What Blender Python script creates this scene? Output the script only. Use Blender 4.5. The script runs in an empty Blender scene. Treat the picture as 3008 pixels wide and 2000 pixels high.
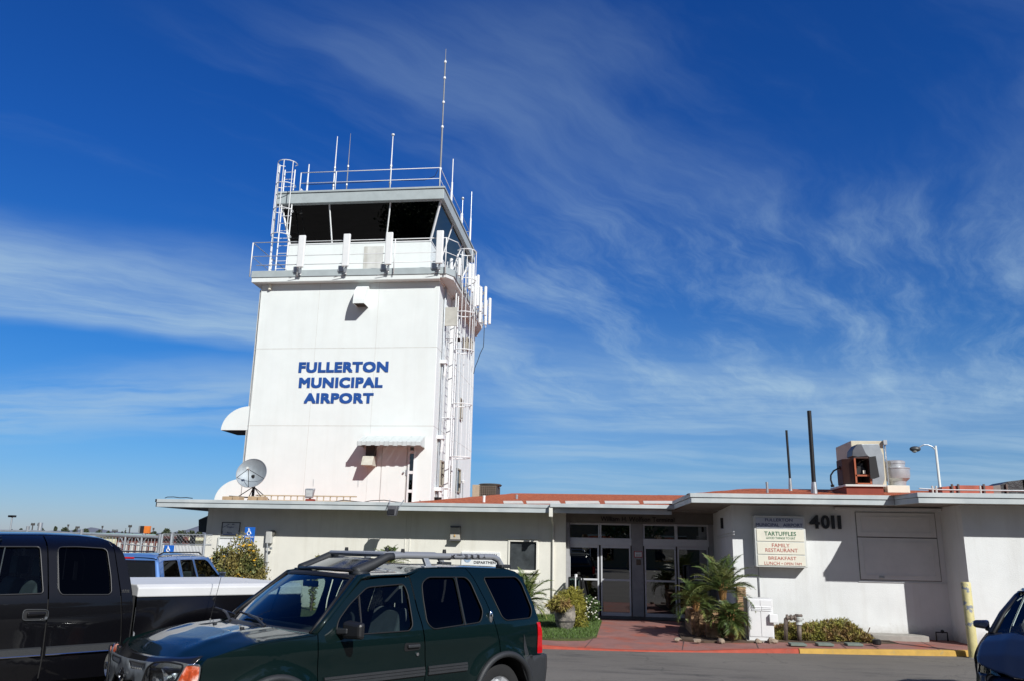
import bpy, bmesh, math, random
from math import radians, sin, cos, pi, atan2, sqrt, hypot
from mathutils import Vector, Matrix, noise
from mathutils.geometry import delaunay_2d_cdt
S = bpy.context.scene
C = S.collection
# ------------------------------------------------------------------ camera
F_PX, PITCH, ROLL, YAW, CAM_H = 2365.0, radians(14.24), radians(1.185), radians(7.23), 2.0
cam_d = bpy.data.cameras.new('camera'); cam = bpy.data.objects.new('camera', cam_d); C.objects.link(cam)
cam_d.sensor_width = 36; cam_d.lens = 36 * F_PX / 3008; cam_d.clip_start = .1; cam_d.clip_end = 30000
_F = Vector((-sin(YAW) * cos(PITCH), cos(YAW) * cos(PITCH), sin(PITCH)))
_R0 = Vector((cos(YAW), sin(YAW), 0)); _U0 = _R0.cross(_F)
_R = _R0 * cos(ROLL) + _U0 * sin(ROLL); _U = -_R0 * sin(ROLL) + _U0 * cos(ROLL)
cam.matrix_world = Matrix(((_R.x, _U.x, -_F.x, 0), (_R.y, _U.y, -_F.y, 0), (_R.z, _U.z, -_F.z, CAM_H), (0, 0, 0, 1)))
S.camera = cam
def P(px, py, ax, v):
    """world point on the plane axis=v seen at photo pixel (px,py): used to read sizes off real surfaces"""
    d = _R * (px - 1504) - _U * (py - 1000) + _F * F_PX
    o = Vector((0, 0, CAM_H)); t = (v - o[ax]) / d[ax]
    return o + d * t
# ------------------------------------------------------------------ sun, sky, exposure
SUN = Vector((.80, -1.0, .88)).normalized()
sun_d = bpy.data.lights.new('sun', 'SUN'); sun = bpy.data.objects.new('sun', sun_d); C.objects.link(sun)
sun_d.energy = 5.0; sun_d.angle = radians(.5); sun_d.color = (1, .995, .96)
sun.rotation_euler = SUN.to_track_quat('Z', 'Y').to_euler()
S.view_settings.view_transform = 'Standard'; S.view_settings.look = 'None'
S.view_settings.exposure = 0; S.view_settings.gamma = 1; S.view_settings.use_curve_mapping = False
S.render.engine = 'CYCLES'
W = bpy.data.worlds.new('World'); S.world = W; W.use_nodes = True
nt = W.node_tree; nt.nodes.clear()
class NG:
    """small helper to write node graphs"""
    def __init__(s, nt): s.nt = nt
    def n(s, t, ins=None, **kw):
        nd = s.nt.nodes.new(t)
        for k, v in kw.items(): setattr(nd, k, v)
        if ins:
            for k, v in ins.items():
                if isinstance(v, bpy.types.NodeSocket): s.nt.links.new(v, nd.inputs[k])
                else: nd.inputs[k].default_value = v
        return nd
    def math(s, op, a, b=0, c=None, clamp=False):
        i = {0: a, 1: b}
        if c is not None: i[2] = c
        return s.n('ShaderNodeMath', i, operation=op, use_clamp=clamp).outputs[0]
    def ramp(s, fac, stops, interp='LINEAR'):
        r = s.n('ShaderNodeValToRGB', {0: fac}); cr = r.color_ramp; cr.interpolation = interp
        while len(cr.elements) < len(stops): cr.elements.new(.5)
        for e, (p, c) in zip(cr.elements, stops):
            e.position = p; e.color = c if len(c) == 4 else (*c, 1)
        return r.outputs[0]
    def mix(s, fac, a, b, bt='MIX'):
        m = s.n('ShaderNodeMix', data_type='RGBA', blend_type=bt)
        for k, v in ((0, fac), (6, a), (7, b)):
            if isinstance(v, bpy.types.NodeSocket): s.nt.links.new(v, m.inputs[k])
            else: m.inputs[k].default_value = v if k == 0 or len(v) == 4 else (*v, 1)
        return m.outputs[2]
g = NG(nt)
sky = g.n('ShaderNodeTexSky', sky_type='NISHITA', sun_disc=False, sun_elevation=math.asin(SUN.z),
          sun_rotation=atan2(SUN.x, SUN.y), altitude=50, air_density=1.0, dust_density=.25, ozone_density=3.0)
tc = g.n('ShaderNodeTexCoord').outputs['Generated']
sep = g.n('ShaderNodeSeparateXYZ', {0: tc}); X_, Y_, Z_ = sep.outputs
hs = g.mix(1.0, sky.outputs[0], g.ramp(Z_, [(0, (.42, .50, .76)), (.10, (.25, .51, .82)), (.22, (.135, .47, .88)), (.42, (.085, .40, .95)), (.75, (.07, .37, .97))]), 'MULTIPLY')
# thin high cloud: noise over the direction projected on a high layer
den = g.math('ADD', g.math('MAXIMUM', Z_, 0), .10)
u = g.math('DIVIDE', X_, den); v = g.math('DIVIDE', Y_, den)
layer = g.n('ShaderNodeCombineXYZ', {0: u, 1: v, 2: 0.0}).outputs[0]
warp = g.n('ShaderNodeTexNoise', {'Vector': layer, 'Scale': 1.1, 'Detail': 4.0, 'Roughness': .55}).outputs['Color']
wv = g.n('ShaderNodeVectorMath', {0: warp, 1: (.5, .5, .5)}, operation='SUBTRACT').outputs[0]
wv = g.n('ShaderNodeVectorMath', {0: wv, 'Scale': .48}, operation='SCALE').outputs[0]
lay2 = g.n('ShaderNodeVectorMath', {0: layer, 1: wv}, operation='ADD').outputs[0]
uu, vv, _w = g.n('ShaderNodeSeparateXYZ', {0: lay2}).outputs
def fibre(angle, long_, short, scale, rough=.64, off=(0, 0, 0)):
    m = g.n('ShaderNodeMapping', {'Vector': lay2, 'Rotation': (0, 0, radians(angle)), 'Scale': (long_, short, 1), 'Location': off}, vector_type='TEXTURE').outputs[0]
    return g.n('ShaderNodeTexNoise', {'Vector': m, 'Scale': scale, 'Detail': 11.0, 'Roughness': rough, 'Distortion': .08}).outputs[0]
def sstep(x, a, b): return g.n('ShaderNodeMapRange', {0: x, 1: a, 2: b, 3: 0.0, 4: 1.0}, interpolation_type='SMOOTHSTEP').outputs[0]
mul = lambda a, b: g.math('MULTIPLY', a, b)
# band of cirrus low on the left: runs along (.6,.37) in the layer
dA = g.math('ADD', mul(g.math('ADD', uu, 1.8), -.525), mul(g.math('ADD', vv, -2.08), .851))
mA = mul(mul(sstep(dA, -.62, -.02), sstep(dA, .46, .16)), sstep(uu, .1, -.9))
# hazy sheets nearer the horizon
mB = mul(mul(sstep(vv, 2.75, 3.3), sstep(vv, 4.3, 3.4)), sstep(uu, -.2, -1.2))
mC = mul(sstep(g.math('ADD', vv, mul(uu, -.10)), 2.5, 3.5), sstep(uu, -1.1, -.3))
# feathery field in the middle and right, thinning upwards
mD = mul(mul(sstep(vv, 1.45, 2.2), sstep(vv, 4.5, 3.0)), sstep(uu, -.75, -.2))
mE = mul(sstep(vv, .9, 1.3), sstep(vv, 2.4, 1.5))
fA = fibre(32, 2.4, .50, 1.6, off=(1.2, 3.1, 0)); fD = fibre(64, 1.5, .42, 1.7, .66, (4.4, 1.3, 0)); fE = fibre(50, 2.6, .55, 1.3, .6, (8.1, 5.7, 0)); fF = fibre(8, 2.5, .6, 1.5, .6, (2.7, 7.7, 0))
cl = mul(mA, g.math('ADD', .34, mul(sstep(fA, .30, .72), .70)))
cl = g.math('MAXIMUM', cl, mul(mB, mul(sstep(fF, .30, .64), .74)))
cl = g.math('MAXIMUM', cl, mul(mC, g.math('ADD', .24, mul(sstep(fF, .34, .72), .50))))
cl = g.math('ADD', cl, mul(mD, g.math('ADD', .05, mul(sstep(fD, .38, .84), .66))))
cl = g.math('ADD', cl, mul(mE, mul(sstep(fE, .42, .80), .26)), clamp=True)
cl = mul(cl, .84)
bg = g.mix(cl, hs, (3.6, 5.15, 6.6))
rear_fill = g.math('MULTIPLY', g.math('MULTIPLY', g.math('ADD', g.math('MULTIPLY', Y_, -1.0), .15), 1.6, clamp=True), .72)
bg = g.mix(rear_fill, bg, (1.62, 1.68, 1.66))  # grey added to the unseen sky behind the camera to neutralise the fill
bgn = g.n('ShaderNodeBackground', {'Color': bg, 'Strength': .11})
g.n('ShaderNodeOutputWorld', {'Surface': bgn.outputs[0]})
# ------------------------------------------------------------------ materials
MATS = {}
def mat(name, col, rough=.6, metal=0, var=.12, vscale=6, bump=0, bscale=60, spec=.5, coat=0, col2=None, stain=None, ior=None, island=0, emis=None, alpha=None, dirt=0, mixscale=None, mixpos=(.45, .6)):
    if name in MATS: return MATS[name]
    m = bpy.data.materials.new(name); m.use_nodes = True; MATS[name] = m
    G = NG(m.node_tree); nodes = m.node_tree.nodes; b = nodes['Principled BSDF']
    geo = G.n('ShaderNodeTexCoord').outputs['Object']
    base = (*col, 1)
    out = None
    if col2 is not None:
        f = G.n('ShaderNodeTexNoise', {'Vector': geo, 'Scale': mixscale or vscale, 'Detail': 6.0, 'Roughness': .62}).outputs[0]
        f = G.ramp(f, [(mixpos[0], (0, 0, 0)), (mixpos[1], (1, 1, 1))])
        out = G.mix(f, base, (*col2, 1))
    if var:
        f = G.n('ShaderNodeTexNoise', {'Vector': geo, 'Scale': vscale, 'Detail': 5.0, 'Roughness': .6}).outputs[0]
        f = G.n('ShaderNodeMapRange', {0: f, 1: .3, 2: .7, 3: 1 - var, 4: 1 + var}).outputs[0]
        out = G.mix(1.0, out if out is not None else base, G.n('ShaderNodeCombineColor', {0: f, 1: f, 2: f}).outputs[0], 'MULTIPLY')
    if island:
        r = G.n('ShaderNodeNewGeometry').outputs['Random Per Island']
        f = G.n('ShaderNodeMapRange', {0: r, 3: 1 - island, 4: 1 + island}).outputs[0]
        out = G.mix(1.0, out if out is not None else base, G.n('ShaderNodeCombineColor', {0: f, 1: f, 2: f}).outputs[0], 'MULTIPLY')
    if stain:
        # vertical drip dirt: noise stretched in z
        mp = G.n('ShaderNodeMapping', {'Vector': geo, 'Scale': (2.2, 2.2, .18)}).outputs[0]
        f = G.n('ShaderNodeTexNoise', {'Vector': mp, 'Scale': 1.6, 'Detail': 7.0, 'Roughness': .65}).outputs[0]
        f = G.ramp(f, [(.50, (0, 0, 0)), (.78, (stain, stain, stain))])
        out = G.mix(f, out if out is not None else base, (col[0] * .55, col[1] * .5, col[2] * .42, 1))
    if dirt:
        zz = G.n('ShaderNodeSeparateXYZ', {0: geo}).outputs[2]
        f = G.n('ShaderNodeTexNoise', {'Vector': geo, 'Scale': 3.5, 'Detail': 8.0, 'Roughness': .7}).outputs[0]
        f = G.math('SUBTRACT', G.math('ADD', G.math('MULTIPLY', f, .75), .05), zz)
        f = G.ramp(f, [(0, (0, 0, 0)), (.35, (dirt, dirt, dirt))])
        out = G.mix(f, out if out is not None else base, (.22, .17, .12, 1))
    if out is not None: m.node_tree.links.new(out, b.inputs['Base Color'])
    else: b.inputs['Base Color'].default_value = base
    b.inputs['Roughness'].default_value = rough; b.inputs['Metallic'].default_value = metal
    b.inputs['Specular IOR Level'].default_value = spec
    if ior: b.inputs['IOR'].default_value = ior
    if coat: b.inputs['Coat Weight'].default_value = coat; b.inputs['Coat Roughness'].default_value = .03
    if bump:
        n1 = G.n('ShaderNodeTexNoise', {'Vector': geo, 'Scale': bscale, 'Detail': 6.0, 'Roughness': .7}).outputs[0]
        bn = G.n('ShaderNodeBump', {'Strength': min(1, bump), 'Distance': .02 if bscale > 20 else .05, 'Height': n1})
        m.node_tree.links.new(bn.outputs[0], b.inputs['Normal'])
    return m
def glass(name, tint, trans=1.0, rough=0.0, ior=1.5):
    """thin sheet glass: tinted see-through plus mirror reflection by angle"""
    if name in MATS: return MATS[name]
    m = bpy.data.materials.new(name); m.use_nodes = True; MATS[name] = m
    G = NG(m.node_tree); m.node_tree.nodes.clear()
    fr = G.n('ShaderNodeFresnel', {'IOR': ior}).outputs[0]
    t = G.n('ShaderNodeBsdfTransparent', {0: (*tint, 1)}).outputs[0]
    gl = G.n('ShaderNodeBsdfGlossy', {0: (1, 1, 1, 1), 'Roughness': rough}).outputs[0]
    mx = G.n('ShaderNodeMixShader', {0: fr, 1: t, 2: gl}).outputs[0]
    G.n('ShaderNodeOutputMaterial', {'Surface': mx})
    return m
M_tower = mat('painted_concrete_white', (.755, .79, .775), .75, var=.03, vscale=1.2, bump=.25, bscale=45, stain=.10)
M_cream = mat('painted_stucco_cream', (.73, .71, .635), .8, var=.05, vscale=2.0, bump=.3, bscale=55, stain=.25, dirt=.5)
M_wall = mat('painted_stucco_white', (.71, .72, .715), .8, var=.05, vscale=1.6, bump=.3, bscale=55, stain=.22, dirt=.5)
M_panel = mat('painted_panel_grey', (.66, .66, .65), .6, var=.05, vscale=3)
M_fascia = mat('fascia_grey_blue', (.45, .49, .50), .6, var=.07, vscale=2.5, bump=.12, bscale=30, col2=(.52, .55, .55), mixscale=1.4)
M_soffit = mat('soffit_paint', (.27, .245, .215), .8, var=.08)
M_towergrey = mat('tower_grey_blue', (.38, .43, .44), .6, var=.08, vscale=3)
M_whitemetal = mat('white_painted_steel', (.76, .77, .77), .45, var=.05)
M_galv = mat('galvanised_steel', (.42, .44, .46), .42, .6, var=.12, vscale=8)
M_alu = mat('brushed_aluminium', (.50, .51, .53), .38, .45, var=.06, vscale=12)
M_doorframe = mat('door_frame_aluminium', (.64, .65, .67), .45, .25, var=.05)
M_black = mat('black_paint', (.012, .012, .013), .45, var=.1)
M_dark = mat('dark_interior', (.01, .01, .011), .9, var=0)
M_roofred = mat('red_roof_gravel', (.37, .08, .03), .95, var=.28, vscale=18, bump=1, bscale=90, col2=(.52, .14, .05), mixscale=9)
M_roofwhite = mat('white_roof_coating', (.66, .62, .55), .8, var=.1)
M_blue = mat('blue_sign_paint', (.012, .075, .31), .5, var=.05)
M_navy = mat('navy_lettering', (.014, .026, .12), .5, var=0)
M_green = mat('green_lettering', (.01, .14, .055), .5, var=0)
M_redl = mat('red_lettering', (.42, .07, .045), .5, var=0)
M_signwhite = mat('sign_face_white', (.74, .71, .60), .45, var=.04)
M_signframe = mat('sign_frame', (.60, .61, .58), .5, var=.05)
M_signgrey = mat('sign_header', (.50, .53, .58), .5, var=.03)
M_yellow = mat('yellow_kerb_paint', (.50, .30, .06), .75, var=.15, vscale=5, bump=.3, bscale=40, col2=(.36, .27, .12), mixscale=7, mixpos=(.58, .72))
M_redkerb = mat('red_kerb_paint', (.38, .065, .035), .75, var=.15, vscale=5, bump=.3, bscale=40, col2=(.30, .12, .08), mixscale=6, mixpos=(.55, .75))
M_walk = mat('red_tinted_concrete', (.27, .13, .11), .85, var=.16, vscale=2.2, bump=.3, bscale=50, col2=(.38, .105, .065), mixscale=1.3, mixpos=(.5, .66))
M_conc = mat('grey_concrete', (.33, .31, .28), .88, var=.15, vscale=5, bump=.4, bscale=40)
M_bollard = mat('bollard_yellow', (.60, .53, .25), .55, var=.12, vscale=6, bump=.2, bscale=20, col2=(.20, .22, .26), mixscale=3.6, mixpos=(.56, .575), stain=.4)
M_rubber = mat('rubber', (.014, .014, .015), .8, var=.15, vscale=20)
M_plastic = mat('dark_grey_plastic', (.022, .024, .027), .55, var=.1, bump=.2, bscale=200)
M_chrome = mat('chrome', (.75, .76, .78), .12, 1, var=0)
M_trim = mat('black_window_trim', (.006, .006, .007), .6, var=0)
M_foliage = mat('leaf_green', (.055, .095, .022), .55, var=.3, vscale=3, island=.45)
M_palm = mat('palm_leaf', (.075, .12, .03), .5, var=.2, vscale=3, island=.35, col2=(.16, .17, .045), mixscale=2.5)
M_yelgreen = mat('yellow_green_leaf', (.24, .22, .03), .6, var=.25, vscale=4, island=.4)
M_olive = mat('olive_brown_leaf', (.20, .16, .045), .65, var=.3, vscale=4, island=.5, col2=(.085, .11, .03), mixscale=2)
M_juniper = mat('juniper_leaf', (.23, .22, .04), .65, var=.25, vscale=5, island=.45, col2=(.19, .11, .04), mixscale=3)
M_flower = mat('yellow_petal', (.75, .42, .02), .6, var=.1, island=.2)
M_wflower = mat('white_petal', (.72, .72, .62), .6, var=.1)
M_bark = mat('bark', (.16, .10, .055), .9, var=.3, vscale=12, bump=.8, bscale=30)
M_fartree = mat('far_tree_leaf', (.045, .06, .03), .8, var=.2, vscale=1, island=.4)
M_grass = mat('grass_blade', (.075, .13, .022), .6, var=.25, vscale=3, island=.45)
M_soil = mat('soil', (.09, .06, .04), .95, var=.3, bump=.6, bscale=30)
GLD = glass('door_glass', (.05, .055, .06), ior=2.4)
GLWIN = glass('window_glass', (.45, .47, .5), ior=1.6)
GLW = glass('cab_glass', (.035, .045, .05), ior=1.45)
GLCAR = glass('windshield_glass', (.66, .80, .76), ior=1.5)
GLSIDE = glass('side_glass', (.42, .50, .50), ior=1.33)
GLPRIV = glass('privacy_glass', (.02, .022, .026), ior=1.25)
GLLAMP = glass('lamp_lens', (.86, .9, .9), ior=1.5)
# ------------------------------------------------------------------ mesh builder
class MB:
    def __init__(s): s.v = []; s.f = []
    def add(s, vs, fs):
        o = len(s.v); s.v += [Vector(p) for p in vs]; s.f += [tuple(i + o for i in f) for f in fs]; return s
    def box(s, x0, x1, y0, y1, z0, z1, m=None):
        vs = [Vector((x, y, z)) for x in (x0, x1) for y in (y0, y1) for z in (z0, z1)]
        if m: vs = [m @ p for p in vs]
        fs = [(0, 1, 3, 2), (4, 6, 7, 5), (0, 4, 5, 1), (2, 3, 7, 6), (0, 2, 6, 4), (1, 5, 7, 3)]
        return s.add(vs, fs)
    def quad(s, a, b, c, d): return s.add([a, b, c, d], [(0, 1, 2, 3)])
    def tube(s, pts, r, n=8, cap=True, rs=None):
        pts = [Vector(p) for p in pts]; vs = []; fs = []
        up = None
        for i, p in enumerate(pts):
            t = (pts[min(i + 1, len(pts) - 1)] - pts[max(i - 1, 0)]).normalized()
            if up is None: up = Vector((0, 0, 1)) if abs(t.z) < .9 else Vector((1, 0, 0))
            a = t.cross(up).normalized(); b = a.cross(t).normalized(); up = b
            rr = rs[i] if rs else r
            for k in range(n):
                an = 2 * pi * k / n; vs.append(p + a * cos(an) * rr + b * sin(an) * rr)
        for i in range(len(pts) - 1):
            for k in range(n):
                fs.append((i * n + k, i * n + (k + 1) % n, (i + 1) * n + (k + 1) % n, (i + 1) * n + k))
        if cap: fs.append(tuple(range(n))[::-1]); fs.append(tuple((len(pts) - 1) * n + k for k in range(n)))
        return s.add(vs, fs)
    def lathe(s, prof, n=24, c=(0, 0, 0), axis='Z', cap=True):
        c = Vector(c); vs = []; fs = []
        for r, h in prof:
            for k in range(n):
                a = 2 * pi * k / n; p = Vector((r * cos(a), r * sin(a), h))
                if axis == 'Y': p = Vector((p.x, p.z, p.y))
                if axis == 'X': p = Vector((p.z, p.x, p.y))
                vs.append(c + p)
        for i in range(len(prof) - 1):
            for k in range(n):
                fs.append((i * n + k, i * n + (k + 1) % n, (i + 1) * n + (k + 1) % n, (i + 1) * n + k))
        if cap:
            fs.append(tuple(range(n))[::-1]); fs.append(tuple((len(prof) - 1) * n + k for k in range(n)))
        return s.add(vs, fs)
    def prism(s, pts, d):
        """polygon extruded by vector d"""
        n = len(pts); d = Vector(d); pts = [Vector(p) for p in pts]
        return s.add(pts + [p + d for p in pts], [tuple(range(n))[::-1], tuple(range(n, 2 * n))] + [(i, (i + 1) % n, n + (i + 1) % n, n + i) for i in range(n)])
    def grid(s, fn, nu, nv):
        vs = [fn(i / nu, j / nv) for i in range(nu + 1) for j in range(nv + 1)]
        fs = [(i * (nv + 1) + j, (i + 1) * (nv + 1) + j, (i + 1) * (nv + 1) + j + 1, i * (nv + 1) + j + 1) for i in range(nu) for j in range(nv)]
        return s.add(vs, fs)
    def ball(s, c, r, n=12):
        rx, ry, rz = r if hasattr(r, '__len__') else (r, r, r); c = Vector(c)
        return s.grid(lambda a, b: c + Vector((rx * sin(pi * a) * cos(2 * pi * b), ry * sin(pi * a) * sin(2 * pi * b), rz * cos(pi * a))), n // 2 + 2, n)
    def build(s, name, m, parent=None, smooth=False, bevel=0, solid=0, local=False, subsurf=0, autosm=None, fixn=True):
        me = bpy.data.meshes.new(name)
        vs = s.v
        if parent is not None and not local:
            mi = WM[parent.name].inverted(); vs = [mi @ p for p in vs]
        me.from_pydata([tuple(p) for p in vs], [], s.f)
        me.update()
        if fixn:
            bm = bmesh.new(); bm.from_mesh(me); bmesh.ops.recalc_face_normals(bm, faces=bm.faces); bm.to_mesh(me); bm.free()
        if m: me.materials.append(m)
        o = bpy.data.objects.new(name, me); C.objects.link(o)
        if parent is not None: o.parent = parent; WM[o.name] = WM[parent.name]
        else: WM[o.name] = Matrix.Identity(4)
        if solid:
            md = o.modifiers.new('solid', 'SOLIDIFY'); md.thickness = solid; md.offset = -1
        if bevel:
            md = o.modifiers.new('bevel', 'BEVEL'); md.width = bevel; md.segments = 2; md.limit_method = 'ANGLE'; md.angle_limit = radians(40)
        if subsurf:
            md = o.modifiers.new('sub', 'SUBSURF'); md.levels = subsurf; md.render_levels = subsurf
        if smooth or autosm:
            for p in me.polygons: p.use_smooth = True
            if autosm:
                try: me.set_sharp_from_angle(angle=radians(autosm))
                except Exception: pass
        return o
WM = {}
def tag(o, label=None, cat=None, group=None, kind=None):
    if label: o['label'] = label
    if cat: o['category'] = cat
    if group: o['group'] = group
    if kind: o['kind'] = kind
    return o
def thing(name, label, cat, loc=(0, 0, 0), rz=0, group=None):
    o = bpy.data.objects.new(name, None); C.objects.link(o); o.empty_display_size = .2
    o.location = loc; o.rotation_euler = (0, 0, rz)
    WM[o.name] = Matrix.Translation(loc) @ Matrix.Rotation(rz, 4, 'Z')
    return tag(o, label, cat, group)
def one(mb, name, m, label, cat, group=None, **kw):
    """a thing that is one mesh, origin at its base"""
    c = Vector((sum(p.x for p in mb.v) / len(mb.v), sum(p.y for p in mb.v) / len(mb.v), min(p.z for p in mb.v)))
    mb.v = [p - c for p in mb.v]
    o = mb.build(name, m, None, **kw); o.location = c; WM[o.name] = Matrix.Translation(c)
    return tag(o, label, cat, group)
def copy_tree(o, parent=None):
    c = o.copy(); C.objects.link(c); c.parent = parent; WM[c.name] = WM[o.name]
    for ch in list(o.children): copy_tree(ch, c)
    return c
def text_mb(body, bold=.0, ext=.01, space=1.0, align='CENTER', lw=1.0):
    cu = bpy.data.curves.new('t', 'FONT'); cu.body = body; cu.size = 1; cu.offset = bold; cu.extrude = ext; cu.align_x = align; cu.space_character = space; cu.resolution_u = 3
    ob = bpy.data.objects.new('t', cu); C.objects.link(ob)
    bpy.context.view_layer.update()
    dg = bpy.context.evaluated_depsgraph_get(); me = bpy.data.meshes.new_from_object(ob.evaluated_get(dg))
    vs = [v.co.copy() for v in me.vertices]; fs = [tuple(p.vertices) for p in me.polygons]
    bpy.data.objects.remove(ob); bpy.data.curves.remove(cu); bpy.data.meshes.remove(me)
    return vs, fs
def text_on(mb, body, x0, x1, z0, z1, Y, bold=.02, depth=.01, space=1.0, keep=False, M=None):
    w = bold * (z1 - z0) * 1.35
    if bold >= .012:
        k = 0
        for dx in (0, .34, .67, 1):
            for dz in (0, 1):
                text_on(mb, body, x0 + w * dx, x1 - w * (1 - dx), z0 + w * dz, z1 - w * (1 - dz), Y - .0003 * k, .0, depth, space, keep, M); k += 1
        return mb
    """lettering on a wall facing -Y, fitted to a rectangle (or via matrix M: local x,z,-y)"""
    vs, fs = text_mb(body, 0, .01, space)
    ax, bx = min(p.x for p in vs), max(p.x for p in vs); az, bz = min(p.y for p in vs), max(p.y for p in vs)
    out = []
    for p in vs:
        q = Vector((x0 + (p.x - ax) / (bx - ax) * (x1 - x0), Y - (depth if p.z > 0 else 0), z0 + (p.y - az) / (bz - az) * (z1 - z0)))
        out.append(M @ q if M else q)
    mb.add(out, fs); return mb
def arc(c, r, a0, a1, n, plane='XY'):
    o = []
    for i in range(n + 1):
        a = radians(a0 + (a1 - a0) * i / n)
        if plane == 'XY': o.append((c[0] + r * cos(a), c[1] + r * sin(a), c[2]))
        elif plane == 'XZ': o.append((c[0] + r * cos(a), c[1], c[2] + r * sin(a)))
        else: o.append((c[0], c[1] + r * cos(a), c[2] + r * sin(a)))
    return o
CR = {1: (700, 440, 3.016), 2: (620, 780, 2.178), 3: (0, 1420, 2.704), 4: (600, 1420, 2.268), 5: (1500, 1420, 2.704),
      6: (2180, 1180, 2.849), 7: (2180, 1440, 2.8), 8: (900, 1160, 4.6125), 9: (620, 1360, 5.6), 10: (1640, 1480, 4.126), 11: (0, 1480, 5.6)}
def Q(k, x, y, ax, v):
    a, b, s = CR[k]; return P(a + x / s, b + y / s, ax, v)
rng = random.Random(7)
# ------------------------------------------------------------------ ground, pavement, kerbs, lawn
def gz(x, y): return .10 * min(1, max(0, (17 - y) / 6.0))
xs = [-9000, -2500, -600, -150, -60, -30, -20, -15, -12, -9, -6, -4, -2, 0, 2, 4, 6, 8, 11, 15, 20, 30, 60, 150, 600, 2500, 9000]
ys = [-2000, -300, -80, -30, -10, 0, 4, 8, 10, 11, 12, 13, 14, 15, 16, 17, 18, 20, 24, 30, 60, 150, 500, 2000, 9000]
b = MB(); b.add([(x, y, gz(x, y)) for x in xs for y in ys], [(i * len(ys) + j, (i + 1) * len(ys) + j, (i + 1) * len(ys) + j + 1, i * len(ys) + j + 1) for i in range(len(xs) - 1) for j in range(len(ys) - 1)])
def asphalt():
    m = bpy.data.materials.new('asphalt'); m.use_nodes = True; G = NG(m.node_tree); bs = m.node_tree.nodes['Principled BSDF']
    co = G.n('ShaderNodeTexCoord').outputs['Object']
    big = G.n('ShaderNodeTexNoise', {'Vector': co, 'Scale': .35, 'Detail': 5.0, 'Roughness': .6}).outputs[0]
    fine = G.n('ShaderNodeTexNoise', {'Vector': co, 'Scale': 55.0, 'Detail': 4.0, 'Roughness': .7}).outputs[0]
    c = G.ramp(big, [(.3, (.135, .122, .104)), (.7, (.185, .168, .145))])
    f = G.n('ShaderNodeMapRange', {0: fine, 1: .25, 2: .75, 3: .68, 4: 1.32}).outputs[0]
    c = G.mix(1.0, c, G.n('ShaderNodeCombineColor', {0: f, 1: f, 2: f}).outputs[0], 'MULTIPLY')
    mp = G.n('ShaderNodeMapping', {'Vector': co, 'Scale': (.55, 2.6, 1), 'Location': (3.7, 1.2, 0)}).outputs[0]
    oil = G.n('ShaderNodeTexNoise', {'Vector': mp, 'Scale': 1.1, 'Detail': 9.0, 'Roughness': .72}).outputs[0]
    gate = G.ramp(G.n('ShaderNodeTexNoise', {'Vector': co, 'Scale': .22, 'Detail': 2.0}).outputs[0], [(.46, (.25, .25, .25)), (.58, (1, 1, 1))])
    c = G.mix(G.mix(1.0, G.ramp(oil, [(.51, (0, 0, 0)), (.60, (.75, .75, .75))]), gate, 'MULTIPLY'), c, (.045, .043, .042))
    crk = G.n('ShaderNodeTexVoronoi', {'Vector': G.n('ShaderNodeVectorMath', {0: co, 1: G.n('ShaderNodeTexNoise', {'Vector': co, 'Scale': 1.5, 'Detail': 4.0}).outputs[1]}, operation='ADD').outputs[0], 'Scale': .32}, feature='DISTANCE_TO_EDGE').outputs[0]
    c = G.mix(G.ramp(crk, [(.0, (.6, .6, .6)), (.006, (0, 0, 0))]), c, (.04, .038, .036))
    m.node_tree.links.new(c, bs.inputs['Base Color']); bs.inputs['Roughness'].default_value = .9
    bn = G.n('ShaderNodeBump', {'Strength': .8, 'Distance': .012, 'Height': fine}); m.node_tree.links.new(bn.outputs[0], bs.inputs['Normal'])
    return m
tag(b.build('ground', asphalt()), kind='structure')
FR = [(-30, 17.0, .12), (-9.2, 17.04, .08), (-6, 17.06, .08), (-1.6, 17.1, .07), (-.9, 17.14, .035), (.0, 17.18, .02), (.7, 17.24, .02), (1.7, 17.45, .02), (2.6, 17.63, .06), (3.1, 17.76, .07), (3.73, 17.88, .08), (5.2, 18.08, .095), (6.6, 18.29, .105), (8, 18.52, .11), (10, 18.8, .11), (30, 21, .11)]
def front(x):
    for a, c in zip(FR, FR[1:]):
        if a[0] <= x <= c[0]:
            t = (x - a[0]) / (c[0] - a[0]); return a[1] + t * (c[1] - a[1]), a[2] + t * (c[2] - a[2])
b = MB()
for a, c in zip(FR, FR[1:]):
    if a[0] < -9.3: continue
    bk = 26 if c[0] <= 3.2 else 22
    for (u0, u1) in ((.14, .9), (.9, 3), (3, 99)):
        def pt(e, u):
            y = e[1] + u
            if u == 99: return (e[0], bk, .10)
            z = e[2] + (.10 - e[2]) * min(1, max(0, (u - .14) / 1.6)); return (e[0], y, z)
        b.quad(pt(a, u0), pt(c, u0), pt(c, u1), pt(a, u1))
tag(b.build('pavement', M_walk), kind='structure')
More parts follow.
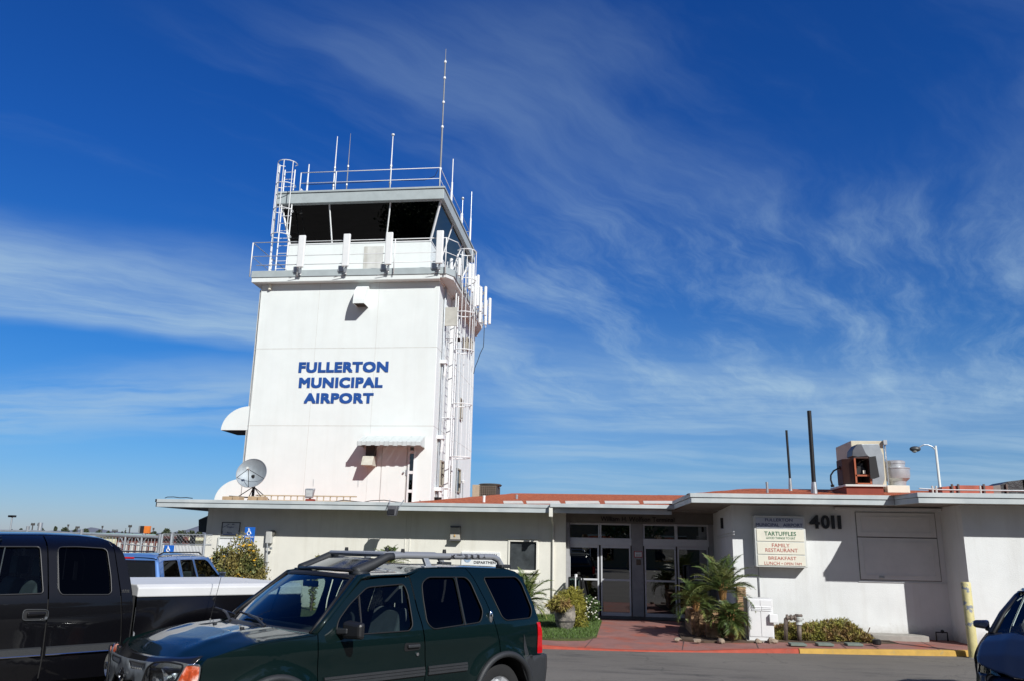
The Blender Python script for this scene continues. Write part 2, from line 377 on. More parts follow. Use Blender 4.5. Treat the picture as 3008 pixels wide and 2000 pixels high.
def kerb(name, m, x0, x1, bottom=0):
    b = MB(); n = int((x1 - x0) / .35) + 1
    for i in range(n):
        xa = x0 + (x1 - x0) * i / n; xb = x0 + (x1 - x0) * (i + 1) / n; (ya, za), (yb, zb) = front(xa), front(xb)
        b.quad((xa, ya, -.02), (xb, yb, -.02), (xb, yb + .015, zb - .012), (xa, ya + .015, za - .012))
        b.quad((xa, ya + .015, za - .012), (xb, yb + .015, zb - .012), (xb, yb + .035, zb + .004), (xa, ya + .035, za + .004))
        b.quad((xa, ya + .035, za + .004), (xb, yb + .035, zb + .004), (xb, yb + .155, zb + .004), (xa, ya + .155, za + .004))
    b.add([(x0, front(x0)[0], -.02), (x0, front(x0)[0] + .03, front(x0)[1]), (x0, front(x0)[0] + .155, front(x0)[1]), (x0, front(x0)[0] + .155, -.02)], [(0, 1, 2, 3)])
    tag(b.build(name, m, fixn=False), kind='structure')
kerb('red_kerb', M_redkerb, -9.2, 3.70); kerb('yellow_kerb', M_yellow, 3.72, 14)
# expansion joints in the pavement
b = MB()
for x in (-8, -5, -2.3, -.6, 1.35, 2.9, 4.7, 5.35, 6.6, 8.2):
    y, z = front(x); b.add([(x, y + .16, z + .004), (x + .018, y + .16, z + .004), (x + .2, y + 1.75, .104), (x + .18, y + 1.75, .104)], [(0, 1, 2, 3)])
b.quad((-.9, 18.62, .088), (1.4, 18.75, .088), (1.4, 18.768, .088), (-.9, 18.638, .088))
b.quad((-.9, 21.3, .104), (2.4, 21.3, .104), (2.4, 21.318, .104), (-.9, 21.318, .104))
tag(b.build('pavement_joint', mat('joint', (.08, .05, .045), .95)), kind='structure')
# lawn left of the entrance path
LWN = [(-9.1, 17.95), (-1.2, 17.95), (-.62, 18.2), (-.38, 18.8), (-.31, 22.6), (-.62, 23.4), (-1.3, 23.98), (-9.1, 23.98)]
b = MB(); b.prism([(x, y, .06) for x, y in LWN], (0, 0, .055)); tag(b.build('lawn', mat('lawn_soil', (.06, .075, .02), .95, var=.3, bump=.5, bscale=20)), kind='structure')
def inpoly(x, y, pl):
    c = False
    for i in range(len(pl)):
        (x1, y1), (x2, y2) = pl[i], pl[i - 1]
        if (y1 > y) != (y2 > y) and x < (x2 - x1) * (y - y1) / (y2 - y1) + x1: c = not c
    return c
b = MB(); k = 0
while k < 26000:
    x, y = rng.uniform(-4.0, -.3), rng.uniform(17.95, 24)
    if not inpoly(x, y, LWN): continue
    k += 1; h = rng.uniform(.025, .06); a = rng.uniform(0, 6.28); dx, dy = cos(a) * .006, sin(a) * .006; lx, ly = rng.uniform(-.03, .03), rng.uniform(-.03, .03)
    b.add([(x - dx, y - dy, .112), (x + dx, y + dy, .112), (x + lx, y + ly, .115 + h)], [(0, 1, 2)])
tag(b.build('grass', M_grass, fixn=False), kind='stuff')
b = MB(); b.prism([(1.45, 18.75, .07), (1.9, 18.55, .07), (3.15, 18.75, .07), (3.2, 20.49, .07), (2.97, 20.49, .07), (2.97, 23.9, .07), (1.9, 23.9, .07), (1.5, 20.5, .07)], (0, 0, .04))
b.prism([(3.3, 19.0, .07), (4.4, 18.95, .07), (6.1, 19.35, .07), (6.1, 20.49, .07), (3.3, 20.49, .07)], (0, 0, .045))
tag(b.build('planting_bed', M_soil), kind='structure')
# ------------------------------------------------------------------ terminal building
TB = thing('terminal_building', 'long low cream and white terminal building with grey fascia and red gravel roof', 'building', (-5, 24, 0))
def holed(b, x0, x1, z0, z1, ya, yb, holes):
    """wall slab with rectangular openings"""
    holes = sorted(holes); x = x0
    for (a, c, d, e) in holes:
        b.box(x, a, ya, yb, z0, z1)
        if d > z0: b.box(a, c, ya, yb, z0, d)
        if e < z1: b.box(a, c, ya, yb, e, z1)
        x = c
    b.box(x, x1, ya, yb, z0, z1)
wl, wr = Q(4, 2036, 470, 1, 24).x, Q(4, 2212, 470, 1, 24).x
wt, wb = Q(4, 2120, 385, 1, 24).z, Q(4, 2110, 572, 1, 24).z
EL, ER, ET = Q(5, 440, 700, 1, 24.2).x, 2.86, 2.69
b = MB(); holed(b, -12.36, EL, 0, 3.0, 24, 24.2, [(wl, wr, wb, wt)]); b.box(-12.36, -12.16, 24.2, 37, 0, 3.0)
b.box(-12.16, 2.98, 36.8, 37, 0, 3.0)
b.build('wall', M_cream, TB)
b = MB(); b.box(2.86, 3.06, 20.7, 25.5, 0, 3.1); b.box(2.86, 7.66, 20.5, 20.7, 0, 3.1)
b.box(7.66, 7.86, 19.3, 20.7, 0, 3.1); b.box(7.86, 18, 19.3, 19.5, 0, 3.1); b.box(17.8, 18, 19.5, 30, 0, 3.1); b.box(3.06, 17.8, 29.8, 30, 0, 3.1)
b.build('wall', M_wall, TB)
b = MB(); b.box(EL, 2.86, 24.2, 24.4, ET, 3.0); b.build('entrance_beam', mat('shaded_beam_tone', (.20, .19, .17), .8, var=.1), TB)  # heavy shade over the doors is put into the dark beam colour
# vertical trims and conduits on the left wall
for px in (1332, 1363, 2222): x = Q(4, px, 500, 1, 24).x; b = MB(); b.box(x - .012, x + .012, 23.985, 24, .1 if px < 2000 else wt + .1, 2.92); b.build('wall_batten', M_cream, TB)
# window with frame and sill
b = MB(); t = .05
for (a, c, d, e) in ((wl - t, wl, wb - t, wt + t), (wr, wr + t, wb - t, wt + t), (wl, wr, wt, wt + t)): b.box(a, c, 23.97, 24.06, d, e)
wn = b.build('window', M_cream, TB, bevel=.004)
b = MB(); b.box(wl, wr, 23.97, 24.06, wb - t, wb); b.box(wl - .1, wr + .1, 23.93, 24.02, wb - t - .04, wb - t); b.build('sill', M_cream, wn)
b = MB(); b.box(wl, wr, 24.045, 24.055, wb, wt); b.build('glass', mat('dusty_pane', (.055, .062, .066), .18, var=.35, vscale=4), wn)
b = MB(); b.box(wl + .002, wr - .002, 24.12, 24.13, wb + .002, wt - .002); b.build('blind', mat('window_screen', (.20, .215, .225), .8, var=.3, vscale=3), wn)
b = MB(); b.box(wl - .12, wr + .12, 23.94, 24, wt + t + .02, wt + t + .05); b.build('window_drip', M_cream, TB)
# white door at the far left, half behind the bush
dl, dr, dt = Q(3, 1710, 700, 1, 24).x, Q(3, 1925, 700, 1, 24).x, Q(3, 1800, 418, 1, 24).z
b = MB(); b.box(dl + .05, dr - .05, 23.965, 23.998, .12, dt - .05); dd = b.build('door', M_whitemetal, TB, bevel=.004); dd['label'] = 'plain white door at the left end of the terminal'
b = MB()
for (a, c, d, e) in ((dl, dl + .05, .1, dt), (dr - .05, dr, .1, dt), (dl + .05, dr - .05, dt - .05, dt)): b.box(a, c, 23.94, 24, d, e)
b.build('door_frame', M_signframe, dd)
# entrance: transom lights, doors, centre pier
def X5(x, y=700, Y=24.45): return Q(5, x, y, 1, Y).x
def Z5(y, x=800, Y=24.45): return Q(5, x, y, 1, Y).z
zt0, zt1 = Z5(430), Z5(318); zh0 = Z5(487); zd1 = Z5(487); zmid = Z5(762)
bays = [(X5(462), X5(703)), (X5(717), X5(955)), (X5(1064), X5(1316)), (X5(1328), X5(1575))]
M_pier = mat('pier_paint', (.30, .30, .31), .6)
for (a, c, y0, y1) in ((EL, EL + .1, 24.2, 24.6), (bays[1][1] + .03, bays[2][0] - .03, 24.36, 24.5), (bays[3][1] + .02, ER, 24.3, 24.6)):
    b = MB(); b.box(a, c, y0, y1, .08, ET); b.build('entrance_pier', M_pier, TB, bevel=.008)
b = MB(); b.box(EL + .1, bays[1][1] + .03, 24.38, 24.5, zh0, zt0 - .0); b.box(bays[2][0] - .03, bays[3][1] + .02, 24.38, 24.5, zh0, zt0)
b.box(EL + .1, bays[1][1] + .03, 24.40, 24.5, zt1, ET); b.box(bays[2][0] - .03, bays[3][1] + .02, 24.40, 24.5, zt1, ET)
b.build('entrance_header', M_doorframe, TB, bevel=.006)
for i, (a, c) in enumerate(bays):
    b = MB(); b.box(a, c, 24.47, 24.48, zt0, zt1); tw = b.build('transom_window', GLD, TB)
    b = MB(); b.box(a - .02, a + .02, 24.42, 24.5, zt0, zt1); b.box(c - .02, c + .02, 24.42, 24.5, zt0, zt1); b.box(a + .02, c - .02, 24.43, 24.469, zt1 - .03, zt1 - .001); b.build('frame', M_doorframe, tw)
    yo = 24.43 + (.03 if i in (0, 3) else 0)
    b = MB(); w = .045
    b.box(a, a + w, yo - .02, yo + .02, .1, zd1); b.box(c - w, c, yo - .02, yo + .02, .1, zd1); b.box(a + w, c - w, yo - .02, yo + .02, zd1 - .08, zd1)
    b.box(a + w, c - w, yo - .02, yo + .02, .1, .20); b.box(a + w, c - w, yo - .02, yo + .02, zmid - .025, zmid + .025)
    dr_ = b.build('door', M_doorframe, TB, bevel=.003)
    b = MB(); b.box(a + w, c - w, yo - .003, yo + .003, .20, zmid - .025); b.box(a + w, c - w, yo - .003, yo + .003, zmid + .025, zd1 - .08); b.build('glass', GLD, dr_)
b = MB(); b.box(EL, ER, 24.44, 24.5, .08, .1); b.box(EL + .1, ER - .1, 23.3, 24.3, .101, .115); b.build('door_mat', M_black, TB)
# lobby behind the glass: floor, back wall, counter
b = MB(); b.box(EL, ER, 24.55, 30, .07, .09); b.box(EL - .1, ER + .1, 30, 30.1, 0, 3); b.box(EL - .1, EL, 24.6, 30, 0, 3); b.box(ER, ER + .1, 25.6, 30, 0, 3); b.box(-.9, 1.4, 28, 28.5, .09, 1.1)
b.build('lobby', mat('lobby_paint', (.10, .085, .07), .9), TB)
# lettering over the doors (dark, in shade)
b = MB(); x0 = Q(5, 715, 280, 1, 24.2).x; x1 = Q(5, 1300, 280, 1, 24.2).x
text_on(b, 'William H. Wolfson Terminal', x0, x1, Z5(300, 1000, 24.2) , Z5(262, 1000, 24.2), 24.19, .02, .02); b.build('lettering', M_black, TB)
# hatch doors on the right block
def hatch(xa, xb, za, zb, name):
    b = MB(); b.box(xa, xb, 20.47, 20.5, za, zb); h = b.build(name, M_panel, TB, bevel=.004)
    b = MB(); t = .02
    for (a, c, d, e) in ((xa + .1, xa + .12, za + .09, zb - .09), (xb - .12, xb - .1, za + .09, zb - .09), (xa + .12, xb - .12, za + .09, za + .11), (xa + .12, xb - .12, zb - .11, zb - .09)):
        b.box(a, c, 20.455, 20.47, d, e)
    b.build('moulding', M_panel, h)
    b = MB()
    for (a, c, d, e) in ((xa - .018, xa, za - .018, zb + .018), (xb, xb + .018, za - .018, zb + .018), (xa, xb, za - .018, za), (xa, xb, zb, zb + .018)):
        b.box(a, c, 20.488, 20.5, d, e)
    b.build('seal', mat('dark_gap', (.22, .215, .21), .9), h)
    return h
gx0, gx1 = Q(7, 950, 400, 1, 20.5).x, Q(7, 1598, 400, 1, 20.5).x
hatch(gx0, gx1, Q(7, 1200, 380, 1, 20.5).z, Q(7, 1200, 182, 1, 20.5).z, 'hatch_door')
h2 = hatch(gx0, gx1, Q(7, 1200, 732, 1, 20.5).z, Q(7, 1200, 388, 1, 20.5).z, 'hatch_door')
c = Q(7, 1145, 710, 1, 20.5); b = MB(); b.box(c.x - .05, c.x + .05, 20.43, 20.47, c.z - .02, c.z + .02); b.build('handle', M_galv, h2)
b = MB(); b.box(Q(7, 750, 150, 1, 20.5).x, 7.655, 20.34, 20.498, Q(7, 1200, 162, 1, 20.4).z, 3.04); b.build('shutter_housing', M_panel, TB, bevel=.006)
z = Q(7, 1200, 742, 1, 20.5).z; b = MB(); b.box(gx0 - .06, 7.655, 20.478, 20.498, z - .035, z - .02); b.build('hatch_sill', M_panel, TB)
# side wall bits near the entrance: strip lamp and handrail shadowed wall
b = MB(); p = Q(5, 1685, 270, 0, 2.86); q = Q(5, 1685, 355, 0, 2.86); b.box(2.80, 2.86, p.y - .06, p.y + .06, q.z, p.z); b.build('wall_light', M_black, TB)
b = MB(); p = Q(5, 1640, 432, 0, 2.84); q = Q(5, 1775, 400, 0, 2.84); b.tube([p, q], .012); b.tube([p + Vector((0, 0, .06)), q + Vector((0, 0, .06))], .012); b.build('wall_rail', M_panel, TB)
# ---- roofs
def fascia(b, pts, z0, z1, lo=.0, th=.04):
    for (x0, y0), (x1, y1) in zip(pts, pts[1:]):
        d = Vector((x1 - x0, y1 - y0, 0)).normalized(); n = Vector((d.y, -d.x, 0)) * th
        b.prism([(x0, y0, z0), (x1, y1, z0), (x1, y1, z1), (x0, y0, z1)], -n)
Lf, Rf = 2.92, 3.13
LE = [(-13.58, 37.5), (-13.58, 23.1), (1.62, 23.1)]
b = MB(); fascia(b, LE, 2.905, 3.035); fascia(b, [(-13.60, 37.5), (-13.60, 23.075), (-1.74, 23.075)], 3.04, 3.135, th=.06)
RE = [(1.66, 23.06), (1.83, 19.58), (6.37, 19.58), (6.52, 18.53), (18.6, 18.53), (18.6, 30.6)]
def inset(pts, d): return [(x + (-d if x < 2 else 0), y - d) for x, y in pts]
fascia(b, RE, 3.055, 3.175)
fascia(b, [(1.635, 23.06), (1.805, 19.555), (6.355, 19.555), (6.50, 18.505), (18.62, 18.505)], 3.18, 3.275, th=.06)
b.build('fascia', M_fascia, TB, bevel=.006)
b = MB(); b.box(-1.74, 1.70, 22.92, 23.07, 3.06, 3.16); b.box(-1.72, 1.70, 23.0, 23.099, 3.04, 3.06)
gt = b.build('gutter', M_fascia, TB, bevel=.008)
x = Q(5, 322, 260, 1, 23.1).x; b = MB(); b.box(x - .05, x + .05, 22.95, 23.05, 2.80, 3.055); b.tube([(x, 23.0, 2.84), (x, 23.3, 2.78), (x, 23.9, 2.62), (x, 23.95, 2.5), (x, 23.95, .2)], .03, 10)
b.build('downspout', M_cream, gt)
b = MB()
b.prism([(-13.54, 23.14, 2.93), (1.60, 23.14, 2.93), (1.60, 24.6, 2.96), (-13.54, 24.6, 2.96)], (0, 0, .03))
b.box(-13.54, -12.3, 24.6, 37.4, 2.96, 2.99)
b.add([(1.70, 23.1, 3.02), (1.87, 19.62, 3.07), (6.4, 19.62, 3.07), (6.4, 23.1, 3.02)], [(0, 1, 2, 3)]); b.add([(6.4, 20.8, 3.07), (6.4, 19.62, 3.07), (6.56, 18.57, 3.07), (18.5, 18.57, 3.07), (18.5, 20.8, 3.07)], [(0, 1, 2, 3, 4)])
b.box(1.5, 2.9, 23.1, 24.5, 3.0, 3.03)
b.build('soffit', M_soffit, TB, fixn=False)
def roofL(x, y): return 3.125 + max(0, min(.108 * (y - 23.1), .30 * max(0, x + 6.1), .76, .1 * (38 - y)))
def roofR(x, y): return 3.265 + max(0, min(.10 * (y - 19.58), .22 * (x - 1.75), .46, .12 * (18.6 - x), .12 * (30.6 - y)))
b = MB(); N = 40
b.grid(lambda a, c: Vector((-13.54 + a * 15.16, 23.14 + c * 14.3, roofL(-13.54 + a * 15.16, 23.14 + c * 14.3))), 60, 30)
b.grid(lambda a, c: Vector((1.76 + a * 16.8, (19.62 if a < .283 else 18.57) + c * 11, roofR(1.76 + a * 16.8, (19.62 if a < .283 else 18.57) + c * 11))), 60, 24)
b.grid(lambda a, c: Vector((1.62 + a * 4, 25.0 + c * 12, roofL(1.62 + a * 4, 25.0 + c * 12) + .002)), 8, 24)
b.build('roof', M_roofred, TB, fixn=False)
b = MB()
for (xa, xb) in ((-60, 100), (122, 395), (432, 708), (745, 1022), (1052, 1330), (1352, 1600)):
    q = []
    for (x, y) in ((xa + 6, 157), (xb + 4, 157), (xb - 10, 135), (xa + 0, 135)):
        for k in range(400):   # march the ray onto the roof slope
            Y = 23.2 + k * .03; p = Q(5, x, y, 1, Y)
            if p.z <= roofL(p.x, Y) + .004: break
        q.append((p.x, Y, roofL(p.x, Y) + .006))
    b.quad(*q)
rp = b.build('roof_patch', M_roofwhite, TB, fixn=False); rp['kind'] = 'stuff' if False else rp.get('kind', ''); del rp['kind']
# brick pier and planter at the entrance corner
M_brick = mat('thin_flagstone', (.36, .22, .12), .85, var=.35, vscale=9, bump=.5, island=.3, col2=(.5, .33, .19), mixscale=6)
def stacked(b, x0, x1, y0, y1, z0, z1, course=.055):
    z = z0
    while z < z1 - .01:
        h = min(course * rng.uniform(.75, 1.25), z1 - z); x = x0
        while x < x1 - .01:
            w = min(rng.uniform(.15, .4), x1 - x)
            if x1 - x - w < .08: w = x1 - x
            o = rng.uniform(0, .02); b.box(x + .003, x + w - .003, y0 - o, y1, z + .003, z + h - .004); x += w
        z += h
b = MB(); p0 = Q(5, 1795, 800, 1, 20.4); stacked(b, p0.x, 3.10, 20.38, 20.498, .1, Q(5, 1800, 815, 1, 20.4).z); b.build('stone_facing', M_brick, TB)
PW = thing('stone_planter', 'low stacked brown flagstone planter wall behind the palms at the entrance', 'planter', (2.2, 19.9, .1))
b = MB(); stacked(b, 1.75, 3.0, 19.75, 19.9, .1, .62); stacked(b, 1.75, 1.9, 19.9, 21.4, .1, .62); stacked(b, 2.05, 2.35, 19.35, 19.745, .1, .40); b.build('wall', M_brick, PW)
b = MB(); b.box(1.72, 3.0, 19.72, 19.93, .622, .665); b.build('coping', M_brick, PW, bevel=.008)
b = MB(); b.box(1.9, 2.99, 19.9, 21.4, .1, .5); b.build('soil', M_soil, PW)
# ---- raised step, sill slab
b = MB(); p = Q(7, 1080, 1240, 1, 19.9); b.box(5.75, 6.95, 19.95, 20.49, .08, .22); one(b, 'concrete_step', M_conc, 'low grey concrete slab step against the white wall right of the shrub', 'step', bevel=.012)
# wooden block and small items on the pavement at the right
b = MB(); c = P(2180 + 1108 / 2.8, 1440 + 1262 / 2.8, 2, .14); b.lathe([(.075, 0), (.09, .02), (.09, .09), (.06, .11)], 16, (c.x, c.y, .13)); one(b, 'drain_cap', M_black, 'small black round drain cap on the pavement right of the shrub', 'drain cap', smooth=False)
c = Q(7, 1640, 1165, 1, 20.3); G_ = thing('gas_pipe', 'dark thin bent pipe rising from the ground in the shaded corner left of the bollard', 'pipe', (c.x, 20.3, .1))
b = MB(); b.tube([(c.x - .12, 20.3, .1), (c.x - .12, 20.3, c.z), (c.x + .12, 20.3, c.z), (c.x + .12, 20.3, .1)], .018); b.build('pipe', M_black, G_)
b = MB(); b.ball((c.x + .02, 20.3, c.z + .02), .04); b.build('valve', M_black, G_)
# ------------------------------------------------------------------ control tower
TX0, TX1, TY0, TY1, TZ = -12.79, -6.08, 27.0, 34.7, 11.12
T = thing('control_tower', 'tall white square airport control tower with dark glass cab and blue lettering', 'control tower', (-9.4, 30.8, 0))
DX0, DX1 = Q(8, 1010, 1200, 1, 27).x, Q(8, 1340, 1200, 1, 27).x; DZ1 = 3.02 + 2.55
b = MB(); b.box(TX0, TX1, TY0, TY1, 0, TZ); b.build('shaft', M_tower, T, bevel=.02)
M_groove = mat('concrete_joint', (.60, .60, .57), .9, var=.1)
b = MB(); zj = [8.70, Q(2, 800, 1022, 1, 27).z]
for z in zj: b.box(TX0 - .003, TX1 + .003, TY0 - .003, TY1 + .003, z - .012, z + .012)
for (xt, xb) in ((700, 605), (1078, 1012)):
    x = Q(2, xt, 115, 1, 27).x; b.box(x - .006, x + .006, 26.997, 27, 3.3, TZ)
for y in (29.6, 32.2): b.box(TX1, TX1 + .003, y - .006, y + .006, 3.3, TZ)
b.build('joint', M_groove, T)
# lettering
b = MB()
for (s, x0, x1, y0, y1) in (('FULLERTON', 562, 1135, 682, 613), ('MUNICIPAL', 572, 1105, 780, 712), ('AIRPORT', 612, 1052, 880, 812)):
    text_on(b, s, Q(2, x0, 650, 1, 27).x, Q(2, x1, 650, 1, 27).x, Q(2, 850, y0, 1, 27).z, Q(2, 850, y1, 1, 27).z, 26.996, .10, .012, 1.08)
b.build('lettering', M_blue, T)
# balcony slab: white lower band, grey upper band, catwalk on the right
b = MB(); b.box(-13.06, -6.03, 26.7, 35.0, TZ, 11.29); b.build('balcony_slab', M_tower, T, bevel=.01)
b = MB(); b.prism([(-13.08, 26.67, 11.293), (-5.80, 26.67, 11.293), (-5.56, 27.05, 11.293), (-5.56, 33.7, 11.293), (-6.0, 35.0, 11.293), (-13.08, 35.0, 11.293)], (0, 0, .25))
b.build('balcony_fascia', M_towergrey, T, bevel=.01)
b = MB(); b.prism([(-6.028, 26.72, 11.17), (-5.80, 26.72, 11.17), (-5.60, 27.05, 11.17), (-5.60, 33.7, 11.17), (-6.028, 34.9, 11.17)], (0, 0, .12)); b.build('catwalk', M_panel, T)
# cab parapet wall
PZ = 12.89
b = MB(); b.prism([(-12.16, 27.6, 11.54), (-6.62, 27.6, 11.54), (-6.62, 33.2, 11.54), (-12.16, 33.2, 11.54)], (0, 0, PZ - 11.54))
b.build('cab_wall', M_tower, T, bevel=.012)
b = MB(); x0, x1 = Q(1, 1112, 950, 1, 27.6).x, Q(1, 1285, 950, 1, 27.6).x; b.box(x0, x1, 27.585, 27.6, 11.75, 12.75); dd = b.build('access_panel', mat('weathered_panel', (.6, .6, .57), .7, var=.12, vscale=3, stain=.6), T)
# cab glazing leaning outwards
bot = [(-12.12, 27.62), (-6.66, 27.62), (-6.66, 33.15), (-12.12, 33.15)]; top = [(-12.42, 27.2), (-6.22, 27.2), (-6.22, 33.6), (-12.42, 33.6)]
CZ = 14.36
def cabpt(side, u, w, off=0):
    a, c = Vector((*bot[side], PZ)), Vector((*bot[(side + 1) % 4], PZ)); d, e = Vector((*top[side], CZ)), Vector((*top[(side + 1) % 4], CZ))
    p = (a.lerp(c, u)).lerp(d.lerp(e, u), w); n = (c - a).cross(d - a).normalized(); return p + n * off
splits = {0: (0, Q(1, 822, 600, 1, 27.4).x, Q(1, 1330, 600, 1, 27.4).x, 1), 1: (0, .36, .70, 1), 2: (0, .33, .66, 1), 3: (0, .33, .66, 1)}
fx = lambda x: (x + 12.27) / (12.27 - 6.44)
for sd in range(4):
    us = splits[sd] if sd else (0, fx(splits[0][1]), fx(splits[0][2]), 1)
    for ua, ub in zip(us, us[1:]):
        b = MB(); b.add([cabpt(sd, ua, 0), cabpt(sd, ub, 0), cabpt(sd, ub, 1), cabpt(sd, ua, 1)], [(0, 1, 2, 3)])
        b.build('cab_window', GLW, T, fixn=False)
    for i, uu in enumerate(us):
        if i == 3: continue
        b = MB(); r = .045 if i == 0 else .03
        p, q = cabpt(sd, uu, 0), cabpt(sd, uu, 1); b.tube([p, q], r, 4); b.build('mullion', M_whitemetal, T)
b = MB(); b.box(-12.2, -6.6, 27.58, 33.2, PZ, PZ + .04); b.build('cab_sill', M_whitemetal, T)
# cab interior: floor, consoles, ceiling, far blinds
b = MB(); b.box(-11.9, -6.9, 27.9, 32.9, PZ - .3, PZ - .02); b.box(-11.8, -7.0, 28.0, 28.5, PZ - .02, PZ + .22); b.box(-9.3, -8.8, 28.1, 28.3, PZ + .22, PZ + .55); b.box(-10.9, -10.5, 28.1, 28.3, PZ + .22, PZ + .45)
b.build('console', M_dark, T)
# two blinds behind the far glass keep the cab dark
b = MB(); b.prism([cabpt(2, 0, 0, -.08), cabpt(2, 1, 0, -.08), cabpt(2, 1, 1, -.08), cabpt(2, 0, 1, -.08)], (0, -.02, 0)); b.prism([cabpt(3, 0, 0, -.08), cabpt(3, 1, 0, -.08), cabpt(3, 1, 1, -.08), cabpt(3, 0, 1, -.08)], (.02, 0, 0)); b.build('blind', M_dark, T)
# cab roof
b = MB(); b.box(-12.58, -6.08, 27.0, 34.0, 14.33, 14.74); b.build('cab_roof', M_towergrey, T, bevel=.015)
b = MB(); b.box(-12.62, -6.04, 26.96, 34.04, 14.743, 14.82); b.build('roof_edge', M_towergrey, T, bevel=.01)
# roof railing
b = MB(); zt_, zm_ = 15.68, 15.24; fr = [(-11.75, 27.2), (-6.30, 27.2), (-6.30, 33.6), (-12.3, 33.6), (-12.3, 28.6)]
b.tube([(x, y, zt_) for x, y in fr], .017, 6); b.tube([(x, y, zm_) for x, y in fr], .014, 6)
for x, y in ((-11.75, 27.2), (-10.35, 27.2), (-8.2, 27.2), (-6.30, 27.2), (-6.3, 29.3), (-6.3, 31.5), (-6.3, 33.6), (-9.3, 33.6), (-12.3, 33.6), (-12.3, 31), (-12.3, 28.6)): b.tube([(x, y, 14.8), (x, y, zt_)], .02, 6)
b.build('roof_railing', M_whitemetal, T, smooth=True)
b = MB(); b.tube([(-6.4, 27.22, 15.6), (-6.5, 27.22, 15.35), (-6.9, 27.22, 15.2), (-7.6, 27.22, 15.22), (-8.2, 27.22, 15.25), (-9, 27.22, 15.2), (-10.3, 27.22, 15.2), (-11.6, 27.22, 15.18)], .012, 5); b.build('cable', M_black, T)
# balcony railing
b = MB(); br = [(-6.0, 34.9), (-5.5, 33.7), (-5.5, 28.9)]; bl = [(-5.5, 28.0), (-5.5, 27.1), (-5.82, 26.6), (-13.1, 26.6), (-13.1, 34.9), (-6.0, 34.9)]
for z, r in ((12.62, .017), (12.08, .013)):
    b.tube([(x, y, z) for x, y in bl], r, 6); b.tube([(x, y, z) for x, y in br], r, 6)
for (x, y) in ((-13.1, 26.6), (-13.1, 28.3), (-13.1, 30.5), (-11.3, 26.6), (-9.45, 26.6), (-7.7, 26.6), (-5.82, 26.6), (-5.5, 28), (-5.5, 28.9), (-5.5, 30.5), (-5.5, 32.1), (-5.5, 33.7)): b.tube([(x, y, 11.3), (x, y, 12.62)], .022, 6)
b.tube([(-12.9, 26.62, 11.74), (-5.9, 26.62, 11.74)], .016, 6)
b.build('balcony_railing', M_whitemetal, T, smooth=True)
# caged ladder parts
def ladder(b, rails, z0, z1, nx, w=.42):
    """rails: (x,y) of centre; nx unit dir along rung"""
    for s in (-.5, .5): b.tube([(rails[0] + nx[0] * w * s, rails[1] + nx[1] * w * s, z0), (rails[0] + nx[0] * w * s, rails[1] + nx[1] * w * s, z1)], .028, 4)
    z = z0 + .2
    while z < z1: b.tube([(rails[0] - nx[0] * w / 2, rails[1] - nx[1] * w / 2, z), (rails[0] + nx[0] * w / 2, rails[1] + nx[1] * w / 2, z)], .013, 5); z += .3
# left ladder up to the cab roof with safety hoops
b = MB(); lc = (Q(1, 400, 900, 1, 27.15).x, 27.05); ladder(b, lc, 11.55, 15.75, (1, 0), .40); ld = b.build('ladder', M_whitemetal, T)
b = MB(); hoops = [Q(1, 400, y, 1, 26.9).z for y in (772, 548, 328, 135)]
HX = lc[0] - .02
def hoop(cx, cy, z, r, a0, a1, n=14): return [(cx + r * cos(radians(a0 + (a1 - a0) * i / n)), cy + r * sin(radians(a0 + (a1 - a0) * i / n)), z) for i in range(n + 1)]
for z in hoops: b.tube([(lc[0] - .2, 27.05, z)] + hoop(lc[0] - .02, 26.86, z, .36, 160, 380) + [(lc[0] + .2, 27.05, z)], .018, 5)
for a in (170, 215, 270, 325): b.tube([(lc[0] - .02 + .36 * cos(radians(a)), 26.86 + .36 * sin(radians(a)), hoops[0] if a != 170 else 11.5), (lc[0] - .02 + .36 * cos(radians(a)), 26.86 + .36 * sin(radians(a)), hoops[-1])], .016 if a != 170 else .035, 5)
b.build('ladder_cage', M_whitemetal, ld)
# right ladder on the right face
lr = (-5.45, 28.45)
b = MB(); ladder(b, (-5.72, lr[1]), 3.6, 12.6, (0, 1), .42)
for z in (3.9, 6.4, 9.3):
    for s in (-.21, .21): b.tube([(TX1, lr[1] + s, z), (-5.72, lr[1] + s, z)], .02, 4)
ld = b.build('ladder', M_whitemetal, T)
b = MB()
def rh(z, r=.38): return [(-5.72, lr[1] - .21, z)] + [(-5.42 + r * cos(radians(a)), lr[1] + r * sin(radians(a)), z) for a in range(-120, 121, 20)] + [(-5.72, lr[1] + .21, z)]
zs = [5.0, 6.9, 8.9, 10.3, 11.6, 12.75]
for z in zs: b.tube(rh(z), .022, 5)
for a in (-95, -45, 0, 45, 95): b.tube([(-5.42 + .38 * cos(radians(a)), lr[1] + .38 * sin(radians(a)), zs[0]), (-5.42 + .38 * cos(radians(a)), lr[1] + .38 * sin(radians(a)), zs[-1])], .014, 5)
b.build('ladder_cage', M_whitemetal, ld)
